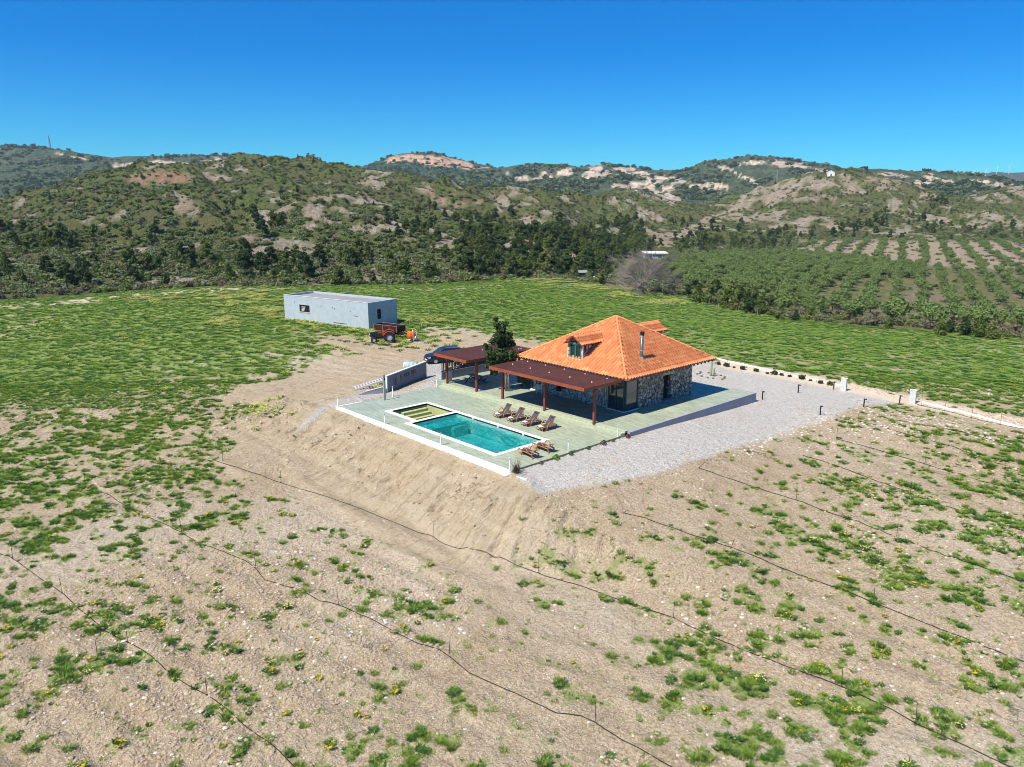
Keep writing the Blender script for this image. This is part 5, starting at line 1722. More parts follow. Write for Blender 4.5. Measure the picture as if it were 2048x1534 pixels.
# ------------------------------------------------------------------ drip hoses and stakes
HOSES = [
 ('black drip hose nearest the earth bank, running across the whole foreground', [(430,922),(500,944),(560,966),(625,985),(700,1009),(780,1040),(866,1072),(920,1098),(1000,1118),(1077,1146),(1160,1172),(1240,1200),(1347,1236),(1430,1278),(1554,1326),(1620,1352),(1683,1376),(1760,1412),(1831,1446),(1930,1490),(2018,1532),(2060,1550)]),
 ('black drip hose in the middle of the foreground, crossing the weed tufts', [(47,916),(95,941),(171,974),(220,992),(262,1020),(289,1032),(330,1048),(363,1065),(400,1088),(446,1104),(490,1122),(512,1137),(530,1158),(590,1180),(640,1204),(677,1213),(735,1238),(787,1266),(836,1290),(878,1301),(900,1317),(940,1348),(985,1367),(1051,1398),(1113,1427),(1163,1435),(1190,1448),(1245,1482),(1300,1510),(1345,1536)]),
 ('black drip hose lowest on the left of the foreground', [(-20,1100),(25,1117),(60,1142),(78,1156),(124,1186),(157,1218),(207,1259),(255,1285),(300,1312),(345,1350),(380,1375),(415,1394),(454,1420),(490,1452),(530,1482),(560,1505),(590,1536)]),
 ('black drip hose starting below the gravel tip and running to the right edge', [(1246,1026),(1290,1036),(1345,1056),(1400,1076),(1463,1096),(1520,1118),(1578,1142),(1640,1166),(1683,1180),(1747,1207),(1826,1237),(1890,1262),(1946,1284),(2060,1330)]),
 ('black drip hose starting below the long gravel edge', [(1396,936),(1425,946),(1453,956),(1500,972),(1539,984),(1592,1001),(1640,1020),(1673,1031),(1716,1045),(1793,1073),(1874,1106),(1960,1134),(2060,1170)]),
 ('short black drip hose lying on the stony ground right of the gravel', [(1606,911),(1654,926),(1720,950),(1770,968),(1826,990),(1930,1024),(2060,1070)]),
 ('black drip hose crossing the white stones near the gate', [(1716,843),(1750,850),(1793,862),(1874,886),(1960,914),(2060,946)]),
 ('black drip hose between the white stones and the earth mound', [(1673,879),(1760,902),(1850,928),(1950,956),(2060,990)]),
 ('black drip hose alongside the white kerb at the right edge', [(1827,806),(1843,812),(1889,822),(1921,830),(1960,840),(2000,850),(2060,862)]),
 ('black drip hose in the dry grass right of the gate pillar', [(1775,838),(1840,850),(1912,862),(1980,880),(2060,900)]),
]
HP = []
for l, pts in HOSES:
    P = hit([p[0] for p in pts], [p[1] for p in pts])
    Q = []
    for a, b in zip(P[:-1], P[1:]):
        n = max(2, int(np.hypot(*(b - a)[:2]) / .45))
        for k in range(n):
            Q.append(a + (b - a) * k / n)
    Q.append(P[-1])
    Q = np.array(Q)
    wob = .05 * (fbm(Q[:, 0] * 1.1, Q[:, 1] * 1.1, 201, 2) - .5) * 2
    Q[:, 0] += wob; Q[:, 1] += wob * .6
    Q[:, 2] = height(Q[:, 0], Q[:, 1]) + .035
    far = np.hypot(Q[0, 0] - CAMX, Q[0, 1] - CAMY)
    o = MB().tube([tuple(q) for q in Q], .020, 6).build('drip_hose', M['hose'], smooth=True)
    tag(o, l, 'hose', 'drip hoses laid over the field')
    HP.append(Q)
STK = [(562,966),(700,1009),(866,1072),(1077,1146),(1347,1236),(1683,1376),(1831,1446),(95,941),(171,974),(260,1019),(363,1064),(512,1137),(677,1213),(900,1317),(1190,1448),(25,1117),(124,1186),(255,1285),(415,1394),(195,1322),(1246,1026),(1747,1207),(1592,1001),(1793,1073),(1820,990),(1673,879),(1850,927),(1716,843),(1872,880),(1843,812),(1889,822),(1943,835),(2000,850),(445,922),(1465,757 + 200)][:34]
STP = hit([p[0] for p in STK], [p[1] for p in STK])
st0 = None
random.seed(5)
SHORT = ['the hose nearest the earth bank', 'the middle foreground hose', 'the lowest left hose', 'the hose starting below the gravel tip', 'the hose below the long gravel edge', 'the short hose right of the gravel', 'the hose over the white stones', 'the hose beside the earth mound', 'the hose along the white kerb', 'the hose in the dry grass']
def near_hose(px, py):
    return int(np.argmin([float(seg_dist(np.array([px * 1.0]), np.array([py * 1.0]), h[1], False)[0]) for h in HOSES]))
NH = [near_hose(*s_) for s_ in STK]
ORD = ['first', 'second', 'third', 'fourth', 'fifth', 'sixth', 'seventh', 'eighth', 'ninth', 'tenth']
def stake_label(px, py):
    k = near_hose(px, py)
    row = sorted(s_[0] for s_, h_ in zip(STK, NH) if h_ == k)
    return 'thin dark stake, %s from the left on %s' % (ORD[row.index(px)], SHORT[k])
for (x, y, z), (px, py) in zip(STP, STK):
    t = thing('vine_stake', stake_label(px, py), 'stake', (x, y, z - .02), random.uniform(0, 3), 'thin stakes along the drip hoses')
    t.rotation_euler.x = random.uniform(-.06, .06)
    if st0 is None:
        a_ = MB().tube([(0, 0, -.1), (.01, 0, .5), (.0, .01, .98)], .014, 6).build('rod', M['stake'], t)
        b_ = MB().tube([(-.05, 0, .04), (0, .03, .08), (.06, 0, .03)], .012, 5).build('hose_clip', M['hose'], t)
        st0 = (a_, b_)
    else:
        for q in st0:
            d_ = q.copy(); COL.objects.link(d_); d_.parent = t
for (px, py), l, rx in (((1398, 936), 'thin stake leaning over at the start of the hose under the gravel edge', .7), ((1462, 1097), 'thin stake fallen flat across the hose right of the gravel tip', 1.35)):
    x, y, z = hit(px, py)[0]
    t = thing('vine_stake', l, 'stake', (x, y, z), RAD(200 if rx > 1 else 130), None)
    t.rotation_euler.x = rx
    for q in st0:
        d_ = q.copy(); COL.objects.link(d_); d_.parent = t

# ------------------------------------------------------------------ plants: leaf clumps
def leaf_cloud(blobs, n, size, seed, shell=.55, flat=.0, aspect=1.0, tri=False, hang=0):
    """n small leaf quads spread through the given ellipsoids (x, y, z, rx, ry, rz)"""
    g = np.random.default_rng(seed)
    B = np.array(blobs, float)
    w = (B[:, 3] * B[:, 4] * B[:, 5]) ** .667
    k = g.choice(len(B), n, p=w / w.sum())
    d = g.normal(size=(n, 3)); d /= np.linalg.norm(d, axis=1)[:, None]
    r = (shell + (1 - shell) * g.random(n)) * (.85 + .3 * g.random(n))
    bump = 1 + .28 * np.sin(d[:, 0] * 7 + k) * np.sin(d[:, 1] * 6 + 2 * k) + .15 * np.sin(d[:, 2] * 11)
    P = B[k, :3] + d * B[k, 3:] * (r * bump)[:, None]
    nrm = d + g.normal(size=(n, 3)) * .8 + np.array([0, 0, flat]); nrm /= np.linalg.norm(nrm, axis=1)[:, None]
    a = np.cross(nrm, g.normal(size=(n, 3))); a /= np.linalg.norm(a, axis=1)[:, None]
    b = np.cross(nrm, a)
    s = size * (.6 + .8 * g.random(n))[:, None] * .5
    V = np.stack([P - a * s - b * s * aspect * .5, P + a * s - b * s * aspect, P + a * s * .6 + b * s * aspect, P - a * s + b * s * aspect * .7], 1)
    V += g.normal(size=V.shape) * size * .10
    F = np.arange(n * 4).reshape(n, 4)
    return V.reshape(-1, 3), F, g.random(n)
def cloud_obj(name, m, args, link=False, parent=None, kw=None):
    V, F, L = leaf_cloud(*args, **(kw or {}))
    o = raw_mesh(name, V, F, m, link=link)
    add_attr(o, 'leaf', np.stack([L, L, L, L * 0 + 1], -1), domain='FACE')
    if parent is not None:
        o.parent = parent
    return o
def trunk_mb(h, r, lean=.1, forks=3, seed=0, spread=.6, z0=.45):
    g = random.Random(seed)
    mb = MB()
    pts = [(lean * h * (k / 4) ** 1.5 * .4 * g.uniform(.6, 1.2), g.uniform(-.03, .03) * h, h * k / 4 - (.25 if k == 0 else 0)) for k in range(5)]
    mb.tube(pts, [r * 1.25, r, r * .85, r * .6, r * .25], 7)
    for k in range(forks):
        a = g.uniform(0, 6.28); zz = h * g.uniform(z0, .85)
        b = (lean * h * .2, 0, zz)
        e = (b[0] + math.cos(a) * spread * h * .5, math.sin(a) * spread * h * .5, zz + h * g.uniform(.12, .3))
        mid = tuple((p + q) / 2 + (0, 0, .05 * h)[i] for i, (p, q) in enumerate(zip(b, e)))
        mb.tube([b, mid, e], [r * .5, r * .38, r * .15], 5)
    return mb
def blob_tree(kind, seed):
    g = random.Random(seed)
    bl = []
    if kind == 'pine':
        h = 7.5
        for k in range(15):
            f = g.random() ** .8
            z = 2.0 + f * 4.4
            R = (1 - f) * 1.7 + 1.2
            a = g.uniform(0, 6.28); q = R * g.uniform(.2, .95)
            s = g.uniform(.7, 1.2) * (1.15 - .5 * f)
            bl.append((q * math.cos(a), q * math.sin(a), z, s, s, s * .72))
        bl.append((0, 0, 6.6, .8, .8, .6))
    elif kind == 'juniper':
        for k in range(11):
            f = g.random()
            z = .7 + f * 3.0
            R = (1 - f) * 1.3 + .5
            a = g.uniform(0, 6.28); q = R * g.uniform(.1, .8)
            s = g.uniform(.55, .95) * (1.1 - .5 * f)
            bl.append((q * math.cos(a), q * math.sin(a), z, s, s, s))
        bl.append((0, 0, 3.8, .6, .6, .5))
    elif kind == 'bush':
        for k in range(7):
            a = g.uniform(0, 6.28); q = g.uniform(0, 1.0)
            s = g.uniform(.45, .85)
            bl.append((q * math.cos(a), q * math.sin(a), s * .6 + g.uniform(0, .7) * (1 - q * .5), s, s, s * .85))
    elif kind == 'scrub':
        for k in range(4):
            a = g.uniform(0, 6.28); q = g.uniform(0, .6)
            s = g.uniform(.3, .5)
            bl.append((q * math.cos(a), q * math.sin(a), s * .5, s, s, s * .7))
    elif kind == 'olive':
        for k in range(11):
            a = g.uniform(0, 6.28); q = g.uniform(.3, 1.7)
            s = g.uniform(.7, 1.15)
            bl.append((q * math.cos(a), q * math.sin(a), 2.4 + g.uniform(-.5, 1.1) * (1 - q * .2), s, s, s * .75))
    return bl
SPEC = dict(pine=(1300, .42), juniper=(800, .30), bush=(330, .26), scrub=(80, .24), olive=(950, .30))
def crown(kind, seed, mat, name=None, n=None, size=None):
    a, b = SPEC[kind]
    return cloud_obj(name or kind, mat, (blob_tree(kind, seed), n or a, size or b, seed), kw=dict(flat=.25))

def scatter(name, label, pts, scl, rot, pick, protos, kind='stuff', group=None, tilt=None):
    """one object whose many small plants or stones are instanced on its points"""
    N = len(pts)
    me = bpy.data.meshes.new(name)
    me.vertices.add(N)
    me.vertices.foreach_set('co', np.asarray(pts, np.float32).ravel())
    o = bpy.data.objects.new(name, me)
    COL.objects.link(o)
    for nm, k, arr in (('scl', 'FLOAT', scl), ('rot', 'FLOAT', rot), ('pick', 'INT', pick)):
        at = me.attributes.new(nm, k, 'POINT')
        at.data.foreach_set('value', np.asarray(arr, np.int32 if k == 'INT' else np.float32))
    c = bpy.data.collections.new(name + '_kinds')
    for i, p in enumerate(protos):
        p.name = 'kind_%02d_' % i + p.name
        if p.name not in c.objects:
            c.objects.link(p)
    ng = bpy.data.node_groups.new(name, 'GeometryNodeTree')
    ng.interface.new_socket('Geometry', in_out='INPUT', socket_type='NodeSocketGeometry')
    ng.interface.new_socket('Geometry', in_out='OUTPUT', socket_type='NodeSocketGeometry')
    N_ = ng.nodes.new; Lk = ng.links.new
    gi = N_('NodeGroupInput'); go = N_('NodeGroupOutput')
    ci = N_('GeometryNodeCollectionInfo'); ci.inputs['Collection'].default_value = c
    ci.inputs['Separate Children'].default_value = True; ci.inputs['Reset Children'].default_value = True
    iop = N_('GeometryNodeInstanceOnPoints')
    def at(nm, t):
        a = N_('GeometryNodeInputNamedAttribute'); a.data_type = t; a.inputs['Name'].default_value = nm
        return a.outputs['Attribute']
    Lk(gi.outputs[0], iop.inputs['Points']); Lk(ci.outputs[0], iop.inputs['Instance'])
    iop.inputs['Pick Instance'].default_value = True
    Lk(at('pick', 'INT'), iop.inputs['Instance Index'])
    cx = N_('ShaderNodeCombineXYZ'); Lk(at('rot', 'FLOAT'), cx.inputs['Z'])
    e2r = N_('FunctionNodeEulerToRotation'); Lk(cx.outputs[0], e2r.inputs[0])
    Lk(e2r.outputs[0], iop.inputs['Rotation']); Lk(at('scl', 'FLOAT'), iop.inputs['Scale'])
    Lk(iop.outputs[0], go.inputs[0])
    md = o.modifiers.new('scatter', 'NODES'); md.node_group = ng
    o['kind'] = kind
    if label:
        o['label'] = label
    return o

# ------------------------------------------------------------------ trees and shrubs on the hills
def polymany(px, py, polys):
    r = np.zeros(px.shape, bool)
    for p in polys:
        r |= inside(px, py, p)
    return r
WOOD1 = [(-60,455),(150,478),(300,438),(430,422),(560,436),(700,446),(850,415),(900,424),(1000,420),(1060,436),(1150,450),(1250,436),(1330,462),(1320,500),(1240,540),(1200,560),(1100,553),(1000,555),(940,566),(700,572),(560,572),(430,560),(200,580),(-60,608)]
PINEW = [(930,480),(1080,470),(1160,462),(1240,438),(1345,476),(1300,498),(1240,515),(1232,548),(1190,556),(960,557),(890,525)]
PINE2 = [(1340,440),(1500,452),(1660,470),(1740,420),(1880,400),(1950,445),(2100,450),(2100,486),(1900,480),(1640,484),(1600,500),(1500,508),(1350,505)]
def ground_pts(n, u0, u1, y0, y1, seed):
    g = np.random.default_rng(seed)
    Y = np.sqrt(g.random(n) * (y1 * y1 - y0 * y0) + y0 * y0)
    u = g.uniform(u0, u1, n)
    x, y = to_world(u * Y, Y)
    return x, y, u, Y, g
def mask_at(px, py, arr):
    """nearest value of a terrain mask"""
    return arr
from math import tau
def grid_lookup(u, Y, arr):
    j = np.clip(np.searchsorted(_u, u) , 1, len(_u) - 1); i = np.clip(np.searchsorted(_Yr, Y), 1, len(_Yr) - 1)
    return arr[i, j]
# candidates
x, y, u, Y, g = ground_pts(64000, -.80, .80, 165, 830, 301)
k1 = np.interp(u, _ku[0], _k[0][:, 2]); d0 = np.interp(u, _eu, _eY)
z = height(x, y)
px, py = project(x, y, z)
rk = grid_lookup(u, Y, rock); opn = np.maximum(grid_lookup(u, Y, gl), grid_lookup(u, Y, dry))
ridY = np.interp(u, _ku[2], _k[2][:, 2])
dens = np.full(x.shape, .36)                      # open scrub hillside
w1 = inside(px, py, WOOD1); w2 = inside(px, py, PINEW); w3 = inside(px, py, PINE2)
cl = fbm(x / 26, y / 26, 311, 3)
dens = np.where(w1, .30 + .75 * sstep(.42, .60, cl), dens + .22 * sstep(.55, .7, cl))
dens = np.where(w3, .45 + .5 * sstep(.4, .6, cl), dens); dens = np.where(w2, 1.0, dens)
dens *= np.where(rk > .35, .05, 1) * np.where(opn > .3, 0.0, 1)
hid = Y > ridY * 1.03
keep = (g.random(len(x)) < dens * .50) & (Y > d0 + 5) & ~hid & (px > -80) & (px < 2130)
far_ok = g.random(len(x)) < np.clip(330.0 / Y, .35, 1) + .15 * w2
keep &= far_ok
TX = np.stack([x, y, z, px, py, Y, w2 * 1.0 + w3 * .6 + w1 * .35], -1)[keep]
kindr = g.random(len(TX)); sz = g.uniform(.65, 1.25, len(TX)); rt = g.uniform(0, tau, len(TX))
tk = np.where(kindr < TX[:, 6] * .42, 0, np.where(kindr < TX[:, 6] * .42 + .16, 1, 2))      # 0 pine, 1 juniper, 2 bush
tk = np.where((TX[:, 6] < .3) & (tk == 0), 1, tk)
sz = np.where(tk == 0, sz * .80, sz); sz = np.where(tk == 1, sz * .9, sz); sz = np.where(tk == 2, sz * 1.15, sz)
sz *= np.where(TX[:, 6] < .3, .72, 1.0)
PRO = {
 0: [crown('pine', s, M[m]) for s, m in ((1, 'pine'), (2, 'pine_dark'), (3, 'pine'), (4, 'pine_dark'))],
 1: [crown('juniper', s, M[m]) for s, m in ((5, 'pine'), (6, 'maquis'), (7, 'pine_dark'))],
 2: [crown('bush', s, M[m]) for s, m in ((8, 'maquis'), (9, 'greybush'), (10, 'maquis'), (11, 'pine'), (12, 'brownbush'))],
}
PH = {0: 7.5, 1: 5.2, 2: 1.9}
TRK = {}
for s in range(4):
    o = trunk_mb(6.6, .16, .1, 4, s).build('trunk', M['bark']); COL.objects.unlink(o); TRK[(0, s)] = o
for s in range(3):
    o = trunk_mb(3.8, .12, .15, 3, s + 10, z0=.2).build('trunk', M['bark']); COL.objects.unlink(o); TRK[(1, s)] = o
for s in range(5):
    o = trunk_mb(1.2, .06, .2, 4, s + 20, z0=.1).build('stem', M['bark']); COL.objects.unlink(o); TRK[(2, s)] = o
LBL = {
 0: [('pine_tree', 'dark pine in the dense wood behind the green field', 'pine tree', 'pines of the wood behind the field'), ('pine_tree', 'pine on the scrubby hillside behind the field', 'pine tree', 'pines on the hillside')],
 1: [('juniper_tree', 'bushy juniper in the wood at the foot of the hills', 'juniper', 'junipers at the foot of the hills'), ('juniper_tree', 'small bushy juniper on the open hillside', 'juniper', 'junipers on the open hillside')],
 2: [('shrub', 'rounded shrub in the thicket at the foot of the hills', 'shrub', 'shrubs at the foot of the hills'), ('shrub', 'low rounded shrub on the open hillside', 'shrub', 'shrubs on the open hillside')]}
def single(kind, v, x, y, z, s, r, lab):
    """a plant as a thing of its own: crown and trunk under an empty"""
    t = thing(lab[0], lab[1], lab[2], (x, y, z - .1), r, lab[3])
    t.scale = (s, s, s)
    c = PRO[kind][v].copy(); c.name = 'crown'; COL.objects.link(c); c.parent = t
    q = TRK[(kind, v)].copy(); q.name = 'stem' if kind == 2 else 'trunk'; COL.objects.link(q); q.parent = t
    return t
NPRO = {0: 4, 1: 3, 2: 5}
TONE = {0: ('mid green', 'dark', 'mid green', 'dark'), 1: ('fresh green', 'olive green', 'dark'), 2: ('olive green', 'grey green', 'olive green', 'fresh green', 'brownish')}
def plant_label(kd, v, s, px_, py_, w):
    nm, cat, grp = (('pine_tree', 'pine tree', 'pines on the slopes behind the field'), ('juniper_tree', 'juniper', 'junipers on the slopes behind the field'), ('shrub', 'shrub', 'shrubs on the slopes behind the field'))[kd]
    size = 'large' if s > (.95, 1.0, 1.2)[kd] else 'small' if s < (.65, .72, .85)[kd] else 'middling'
    z_ = ('below the left mountain at the left edge' if px_ < 230 else 'on the left hill, left of the shed' if px_ < 560 else 'behind the long shed' if px_ < 830 else
          'in the dense wood behind the pergolas' if px_ < 1120 else 'around the white farm building' if px_ < 1400 else 'between the grove and the chapel hill' if px_ < 1760 else 'above the olive rows at the right')
    h_ = 'low down' if py_ > 505 else 'halfway up' if py_ > 440 else 'high up'
    return (nm, '%s %s %s, %s, %s' % (size, TONE[kd][v], cat, h_, z_), cat, grp)
vr = np.random.default_rng(77).integers(0, 60, len(TX))
rest = []
for kd in (0, 1, 2):
    ii = np.where(tk == kd)[0]
    inview = (TX[ii, 3] > -10) & (TX[ii, 3] < 2058)
    size = sz[ii] * PH[kd] / TX[ii, 5] * inview
    order = ii[np.argsort(-size)]
    nn = 290
    for i in order[:nn]:
        v_ = int(vr[i] % NPRO[kd])
        single(kd, v_, TX[i, 0], TX[i, 1], TX[i, 2], float(sz[i]), float(rt[i]), plant_label(kd, v_, float(sz[i]), TX[i, 3], TX[i, 4], TX[i, 6]))
    o_ = order[nn:]
    if len(o_):
        scatter(('pine_wood', 'juniper_cover', 'scrub_cover')[kd], ('far pines covering the hills behind the field', 'far junipers covering the hills', 'far shrubs covering the hills')[kd],
                TX[o_, :3] - np.array([0, 0, .1]), sz[o_], rt[o_], vr[o_] % NPRO[kd], PRO[kd])
# low scrub
x, y, u, Y, g = ground_pts(90000, -.78, .78, 165, 700, 321)
z = height(x, y); px, py = project(x, y, z)
d0 = np.interp(u, _eu, _eY)
op = np.maximum(grid_lookup(u, Y, gl), grid_lookup(u, Y, dry)); rk = grid_lookup(u, Y, rock)
keep = (Y > d0 + 4) & (g.random(len(x)) < np.where(rk > .4, .10, .75) * np.clip(330 / Y, .5, 1) * np.where(op > .3, .05, 1))
sc = [crown('scrub', s, M[m]) for s, m in ((31, 'maquis'), (32, 'greybush'), (33, 'brownbush'), (34, 'pine'))]
n_ = keep.sum()
scatter('low_scrub', 'low grey green scrub covering the hillsides', np.stack([x, y, z], -1)[keep], g.uniform(.8, 2.1, n_), g.uniform(0, tau, n_), g.choice(4, n_, p=[.34, .42, .10, .14]), sc)

# hedge-like brush along the far edge of the field
x, y, u, Y, g = ground_pts(26000, -.75, .80, 100, 250, 331)
z = height(x, y); px, py = project(x, y, z)
d0 = np.interp(u, _eu, _eY)
dd = Y - d0
br = (px > 1090) & (dd > 4) & (dd < 24) & (g.random(len(x)) < .62) & ~((px > 1700) & (dd > 12) & (g.random(len(x)) < .7)) & (fbm(x / 8, y / 8, 341, 2) > .33)
bl_ = (px < 1000) & (dd > 6) & (dd < 22) & (g.random(len(x)) < .16)
keep = br | bl_
n_ = keep.sum()
brs = [crown('bush', s, M[m]) for s, m in ((41, 'brownbush'), (42, 'maquis'), (43, 'greybush'), (44, 'brownbush'), (45, 'pine'), (46, 'maquis'))]
scatter('field_edge_brush', 'tangled brown and green brush along the far edge of the field', np.stack([x, y, z - .1], -1)[keep], g.uniform(.5, 1.15, n_), g.uniform(0, tau, n_), g.choice(6, n_, p=[.32, .25, .18, .13, .09, .03]), brs)
# taller dark bushes in that edge, each its own thing
EB = [(1150,560,1.1),(1175,566,.9),(1205,572,1.0),(1395,606,1.5),(1420,610,1.6),(1375,598,1.2),(1452,618,1.7),(1475,622,2.2),(1495,628,1.9),(1520,630,1.5),(1462,612,2.0),(1345,592,1.3),(1430,600,1.8),(1560,640,1.2),(1590,643,1.0),(1620,640,1.0),(1880,672,1.1),(1930,672,1.5),(1960,676,1.6),(1985,680,1.3),(1900,668,1.3),(1780,660,.9),(1505,615,1.8),(1540,628,1.4),(1215,552,1.2),(1240,560,1.0)]
EP = hit([e[0] for e in EB], [e[1] - 2 for e in EB])
for i, ((a, b, s), p) in enumerate(zip(EB, EP)):
    single(1, i % 3, p[0], p[1], p[2], s * .55 * (np.hypot(p[0] - CAMX, p[1] - CAMY) / 150), i * 1.3, ('juniper_tree', 'dark bushy juniper in the brush along the field edge', 'juniper', 'dark bushes along the field edge'))

# ------------------------------------------------------------------ olive groves
OPRO = [crown('olive', s, M['olive']) for s in (51, 52, 53, 54)]
PRO[3] = OPRO
for s in range(4):
    o = trunk_mb(2.1, .20, .2, 5, s + 40, .9, .35).build('trunk', M['bark']); COL.objects.unlink(o); TRK[(3, s)] = o
OL = []
dirv = np.array([.50, 1.0]); dirv /= np.hypot(*dirv); perp = np.array([dirv[1], -dirv[0]])
g = np.random.default_rng(61)
for poly, sp, stp, ydom, drop in ((ORCH, 7.2, 6.2, (120, 420), .07), (ORCH_UP, 10.5, 6.6, (330, 640), .08)):
    for r_ in range(-60, 80):
        for j_ in range(0, 130):
            c = dirv * (90 + j_ * stp) + perp * (r_ * sp) + g.normal(size=2) * .55
            if not (ydom[0] < c[1] < ydom[1]) or abs(c[0] / c[1]) > .8:
                continue
            OL.append((c[0], c[1], 0 if poly is ORCH else 1))
OL = np.array(OL)
x, y = to_world(OL[:, 0], OL[:, 1]); z = height(x, y); px, py = project(x, y, z)
d0 = np.interp(OL[:, 0] / OL[:, 1], _eu, _eY)
inn = np.where(OL[:, 2] == 0, inside(px, py, ORCH), inside(px, py, ORCH_UP) & ~inside(px, py, ORCH)) & (OL[:, 1] > d0 + 14) & (g.random(len(x)) > .10)
# a denser part of the grove on its left side
xe, ye, ue, Ye, ge = ground_pts(5200, .1, .52, 165, 420, 351)
ze = height(xe, ye); pxe, pye = project(xe, ye, ze)
DENSE = [(1325,528),(1500,506),(1660,514),(1900,545),(1800,560),(1640,560),(1600,610),(1450,592),(1350,562)]
de = inside(pxe, pye, DENSE) & (ge.random(len(xe)) < .30)
xo = np.concatenate([x[inn], xe[de]]); yo = np.concatenate([y[inn], ye[de]]); zo = np.concatenate([z[inn], ze[de]])
Yo = to_cam(xo, yo)[1]; so = g.uniform(.60, 1.08, len(xo)); ro = g.uniform(0, tau, len(xo)); vo = g.integers(0, 4, len(xo))
ispx = project(xo, yo, zo)[0]
od = np.argsort(-(so / Yo) * ((ispx > -5) & (ispx < 2053)))
for i in od[:295]:
    single(3, int(vo[i]), xo[i], yo[i], zo[i], float(so[i]), float(ro[i]), ('olive_tree', '%s olive tree, %s, %s' % ('large round' if so[i] > .95 else 'small' if so[i] < .75 else 'middle sized', 'in the dense left part of the grove' if ispx[i] < 1500 else 'in the grove behind the roof and gravel court' if ispx[i] < 1700 else 'in the open rows left of the right edge' if ispx[i] < 1880 else 'in the open rows at the right edge', 'front' if Yo[i] < 195 else 'middle depth' if Yo[i] < 230 else 'farther back'), 'olive tree', 'olive trees of the grove beyond the field'))
scatter('olive_grove', 'farther olive trees planted in rows on pale ground', np.stack([xo, yo, zo - .1], -1)[od[295:]], so[od[295:]], ro[od[295:]], vo[od[295:]], OPRO)
print('olives', len(xo), 'hill plants', len(TX), 'scrub')

# ------------------------------------------------------------------ mountain tree cover
MT = [crown('bush', s, M[m], n=40, size=.8) for s, m in ((61, 'pine_dark'), (62, 'maquis'), (63, 'greybush'))]
PT = []
for i, R in enumerate(RG[1:]):
    g = np.random.default_rng(400 + i)
    n0, n1 = R['S'].shape
    N = (6500, 7500, 8500, 4500)[i]
    a = g.integers(5, n0 - 14, N); b = g.integers(0, n1 - 1, N)
    fa = g.random(N); fb = g.random(N)
    def bil(A):
        return A[a, b] * (1 - fa) * (1 - fb) + A[a + 1, b] * fa * (1 - fb) + A[a, b + 1] * (1 - fa) * fb + A[a + 1, b + 1] * fa * fb
    X_, Y_, Z_, r_ = bil(R['x']), bil(R['y']), bil(R['z']), bil(R['r'])
    pxx, pyy = project(X_, Y_, Z_)
    k = (r_ < .3) & (pxx > -30) & (pxx < 2080) & (fbm(X_ / 90, Y_ / 90, 421, 3) + (.12 if i == 1 else 0) > .46)
    PT.append(np.stack([X_[k], Y_[k], Z_[k]], -1))
PT = np.concatenate(PT)
g = np.random.default_rng(9)
scatter('mountain_woods', 'dark trees scattered over the mountains', PT, g.uniform(2.2, 5.0, len(PT)), g.uniform(0, tau, len(PT)), g.choice(3, len(PT), p=[.6, .25, .15]), MT)

# ------------------------------------------------------------------ weeds and grass of the field
def blades(n, R, h, seed, w=.012, bend=.5):
    g = np.random.default_rng(seed)
    a = g.uniform(0, tau, n); r = R * np.sqrt(g.random(n)) * .75
    b = np.stack([r * np.cos(a), r * np.sin(a), np.zeros(n) - .02], -1)
    d = np.stack([np.cos(a), np.sin(a), np.zeros(n)], -1)
    d2 = d + g.normal(size=(n, 3)) * .5; d2[:, 2] = 0
    L = h * g.uniform(.5, 1.2, n)[:, None]
    tip = b + d2 * L * bend * g.uniform(.4, 1.4, n)[:, None] + np.array([0, 0, 1]) * L * g.uniform(.5, 1.0, n)[:, None]
    mid = (b + tip) / 2 + np.array([0, 0, 1]) * L * .18
    s = np.stack([-np.sin(a), np.cos(a), np.zeros(n)], -1) * w
    V = np.stack([b - s, b + s, mid + s * .9, mid - s * .9, tip + s * .3, tip - s * .3], 1)
    F = np.stack([np.array([0, 1, 2, 3]) + 6 * np.arange(n)[:, None], np.array([3, 2, 4, 5]) + 6 * np.arange(n)[:, None]], 1).reshape(-1, 4)
    return V.reshape(-1, 3), F, np.repeat(g.random(n), 2)
def tuft(name, m, n, R, h, seed, w=.012, bend=.5, flowers=0, fm=None):
    V, F, L = blades(n, R, h, seed, w, bend)
    o = raw_mesh(name, V, F, None, link=False)
    o.data.materials.append(m)
    if flowers:
        g = np.random.default_rng(seed + 1)
        a = g.uniform(0, tau, flowers); r = R * np.sqrt(g.random(flowers))
        P = np.stack([r * np.cos(a), r * np.sin(a), h * g.uniform(.6, 1.05, flowers)], -1)
        q = .022
        C = np.array([[-q, -q, 0], [q, -q, .006], [q, q, 0], [-q, q, .006]])
        Vf = (P[:, None] + C[None] * g.uniform(.8, 1.7, flowers)[:, None, None]).reshape(-1, 3)
        nb = len(V)
        Ff = np.arange(flowers * 4).reshape(-1, 4) + nb
        bpy.data.objects.remove(o)
        o = raw_mesh(name, np.concatenate([V, Vf]), np.concatenate([F, Ff]), None, link=False)
        o.data.materials.append(m); o.data.materials.append(fm)
        mi = np.zeros(len(F) + flowers, np.int32); mi[len(F):] = 1
        o.data.polygons.foreach_set('material_index', mi)
        L = np.concatenate([L, g.random(flowers)])
    add_attr(o, 'leaf', np.stack([L, L, L, L * 0 + 1], -1), domain='FACE')
    return o
